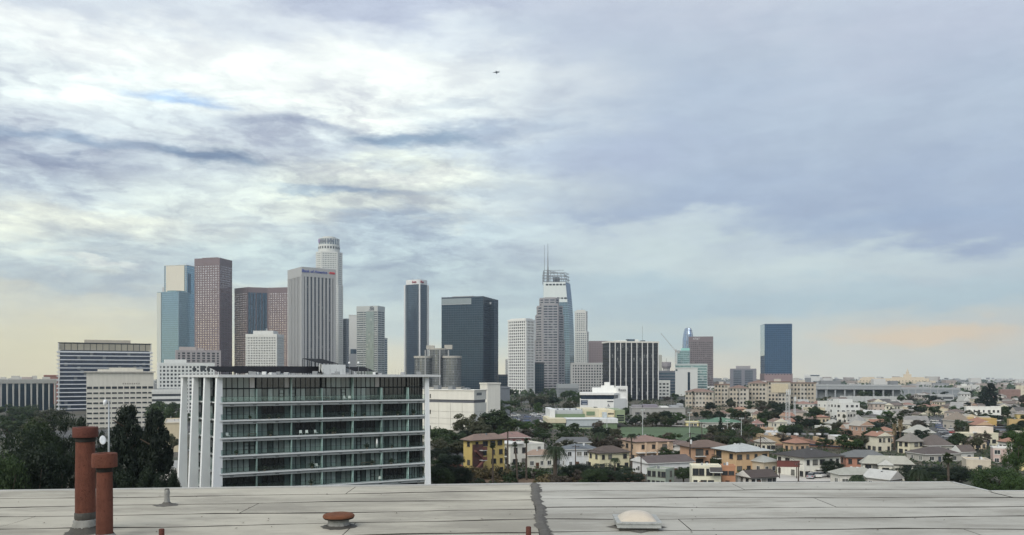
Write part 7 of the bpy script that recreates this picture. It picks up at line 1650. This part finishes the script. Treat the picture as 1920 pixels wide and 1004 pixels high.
def lattice_mast(px, ytop, d, w, label):
    x = tx(px) * d; zb = ground_z(x, d); h = gz(ytop, d) - zb; T = thing('lattice_mast', label, 'mast', (x, d, zb)); M = P((.52, .54, .54), .5)
    for i, j in ((-1, -1), (1, -1), (1, 1), (-1, 1)): MB().tube((i * w, j * w, 0), (i * w * .55, j * w * .55, h), .10, .07, 6).build('leg', M, T)
    mb = MB(); n = 14
    for k in range(n):
        a, b = k / n, (k + 1) / n; wa, wb = w * (1 - .45 * a), w * (1 - .45 * b)
        for (i, j), (p, q) in zip(((-1, -1), (1, -1), (1, 1), (-1, 1)), ((1, -1), (1, 1), (-1, 1), (-1, -1))): mb.tube((i * wa, j * wa, a * h), (p * wb, q * wb, b * h), .05, n=4); mb.tube((i * wb, j * wb, b * h), (p * wb, q * wb, b * h), .05, n=4)
    tag(mb.build('bracing', M, T), kind='stuff'); MB().box(-w, w, -w, w, h, h + .25).build('platform', M, T)
    for k in range(3): MB().box(-w + k * w * .8, -w + k * w * .8 + .35, -w - .25, -w, h - 1.4, h + 1.2).build('antenna_panel', WMET, T)
lattice_mast(1477, 735, 385, 1.0, 'tall white lattice mast behind the brick terrace'); lattice_mast(1490, 748, 450, .5, 'slimmer white lattice mast right of the tall one')
def lightpole(px, ytop, yb, label):
    d = dist(px, yb); x = tx(px) * d; zb = ground_z(x, d); h = gz(ytop, d) - zb; T = thing('floodlight_pole', label, 'pole', (x, d, zb), 0, 'thin pale field lighting poles'); M = P((.50, .53, .52), .5)
    MB().tube((0, 0, 0), (0, 0, h), .16, .09, 8).build('pole', M, T); MB().box(-.9, .9, -.1, .1, h, h + .15).build('crossarm', M, T)
    for k in range(3): MB().box(-.85 + k * .65, -.45 + k * .65, -.35, -.1, h + .15, h + .5).build('floodlight', M, T)
for px, yt, yb, lab in ((1205, 770, 822, 'pale floodlight pole at the left of the playing field'), (1293, 775, 822, 'pale floodlight pole at the right of the playing field'), (1390, 786, 838, 'pale pole left of the pink house'), (1364, 790, 826, 'pale pole just right of the tall cypress'), (1138, 766, 815, 'pale pole in front of the school'), (1551, 722, 768, 'pale lamp pole at the end of the beige apartments'), (973, 780, 806, 'white pole beside the freeway')): lightpole(px, yt, yb, lab)
CARC = [(.62, .62, .62), (.05, .05, .055), (.30, .31, .33), (.10, .13, .22), (.32, .05, .04), (.55, .54, .50)]
TYRE = P((.015, .015, .016), .9); HUB = P((.4, .4, .4), .4, metal=.6); LAMP = P((.7, .7, .66), .3); TAIL = P((.35, .02, .02), .4)
def car_proto(rgb):
    t = link('parked_car', None); m = paint(rgb, .3, .02, .5, 0, spec=.6)
    MB().loft([(-2.2, -.85), (2.2, -.85), (2.2, .85), (-2.2, .85)], .28, [(-2.15, -.88), (2.1, -.88), (2.1, .88), (-2.15, .88)], .62).loft([(-2.15, -.88), (2.1, -.88), (2.1, .88), (-2.15, .88)], .62, [(-2.1, -.80), (2.0, -.80), (2.0, .80), (-2.1, .80)], .92, caps=True).build('body', m, t)
    MB().loft([(-1.7, -.78), (1.2, -.78), (1.2, .78), (-1.7, .78)], .93, [(-1.2, -.62), (.5, -.62), (.5, .62), (-1.2, .62)], 1.40).build('windows', PANE, t); MB().loft([(-1.22, -.63), (.52, -.63), (.52, .63), (-1.22, .63)], 1.40, [(-1.1, -.55), (.4, -.55), (.4, .55), (-1.1, .55)], 1.46).build('roof', m, t)
    for i in (-1.35, 1.35):
        for j in (-.86, .86): w = MB().tube((i, j - .1, .33), (i, j + .1, .33), .33, n=14).build('wheel', TYRE, t); MB().tube((i, j - .11, .33), (i, j + .11, .33), .18, n=10).build('rim', HUB, w)
    for j in (-.6, .6): MB().box(2.02, 2.14, j - .18, j + .18, .62, .78).build('headlight', LAMP, t); MB().box(-2.2, -2.1, j - .18, j + .18, .64, .80).build('tail_light', TAIL, t)
    return t
protos = []
cr = random.Random(9)
cars = [(1752 + 3.5 * k, 792 + 4.4 * k, R(118)) for k in range(8)] + [(1776 + 3.4 * k, 800 + 5 * k, R(118)) for k in range(6)] + [(cr.uniform(945, 1040), cr.uniform(779, 796), R(cr.choice([4, 184]) + cr.uniform(-6, 6))) for _ in range(34)] + [(cr.uniform(1478, 1590), cr.uniform(893, 901), R(cr.uniform(0, 360))) for _ in range(5)] + [(cr.uniform(1440, 1480), cr.uniform(806, 814), R(cr.uniform(0, 40))) for _ in range(7)]
NM = ['silver', 'black', 'grey', 'dark blue', 'red', 'beige']
for k, (px, py, rz) in enumerate(cars):
    ci = cr.choice([0, 0, 0, 1, 1, 1, 2, 2, 2, 3, 5, 5, 4]); d = dist(px, py); x = tx(px) * d
    while len(protos) < 6: protos.append(None)
    if protos[ci] is None: protos[ci] = o = car_proto(CARC[ci])
    else: o = copy_tree(protos[ci])
    o.location = (x, d, ground_z(x, d) + (.42 if px < 1100 else .32)); o.rotation_euler = (0, 0, rz)
    zone = 'parked along the sloping street' if px > 1700 else ('on the freeway below the towers' if px < 1100 else ('in the courtyard near the roof edge' if py > 850 else 'parked by the lattice mast'))
    tag(o, NM[ci] + ' car ' + zone, 'car', NM[ci] + ' cars ' + zone)
def plane():
    d = 1500.0; p = at(930, 136, d); T = thing('aeroplane', 'small dark aeroplane high against the grey cloud', 'aeroplane', p, R(175)); M = P((.10, .115, .135), .5); k = .9; T.scale = (1.15,) * 3
    MB().lathe([(0, -6 * k), (.5 * k, -5.4 * k), (.85 * k, -3.5 * k), (.85 * k, 2 * k), (.4 * k, 5 * k), (.1 * k, 6.2 * k)], 12).build('fuselage', M, T, True).rotation_euler = (0, R(90), 0)
    MB().hexa([(-1.6, -6.5, -.2), (-.6, -6.5, -.2), (1.4, 0, -.4), (-1.6, 0, -.4), (-1.6, -6.5, -.1), (-.6, -6.5, -.1), (1.4, 0, 0), (-1.6, 0, 0)]).build('wing', M, T); MB().hexa([(-1.6, 6.5, -.2), (-.6, 6.5, -.2), (1.4, 0, -.4), (-1.6, 0, -.4), (-1.6, 6.5, -.1), (-.6, 6.5, -.1), (1.4, 0, 0), (-1.6, 0, 0)]).build('wing', M, T)
    MB().hexa([(-5.4, -.1, .4), (-3.8, -.1, .4), (-3.8, .1, .4), (-5.4, .1, .4), (-5.6, -.1, 2.3), (-4.9, -.1, 2.3), (-4.9, .1, 2.3), (-5.6, .1, 2.3)]).build('tail_fin', M, T); MB().box(-5.4, -4.3, -2.2, 2.2, .3, .45).build('tailplane', M, T)
    for s in (-1, 1): MB().tube((-3.4, s * 1.3, .5), (-1.4, s * 1.3, .5), .45, n=10).build('engine', M, T)
plane()
# ------------------------------------------------------------------ the hazy air
def haze():
    mb = MB().box(-5800, 5800, -500, 7200, -60, 660)
    m = bpy.data.materials.new('haze'); m.use_nodes = True; h = G(m.node_tree); h.n.clear()
    v = h.n.new('ShaderNodeVolumePrincipled'); v.inputs['Color'].default_value = (0.78, 0.90, 1.0, 1); v.inputs['Density'].default_value = 0.000105
    v.inputs['Anisotropy'].default_value = 0.55
    o = h.n.new('ShaderNodeOutputMaterial'); h.l.new(v.outputs[0], o.inputs['Volume'])
    tag(mb.build('haze', m), kind='stuff')
haze()
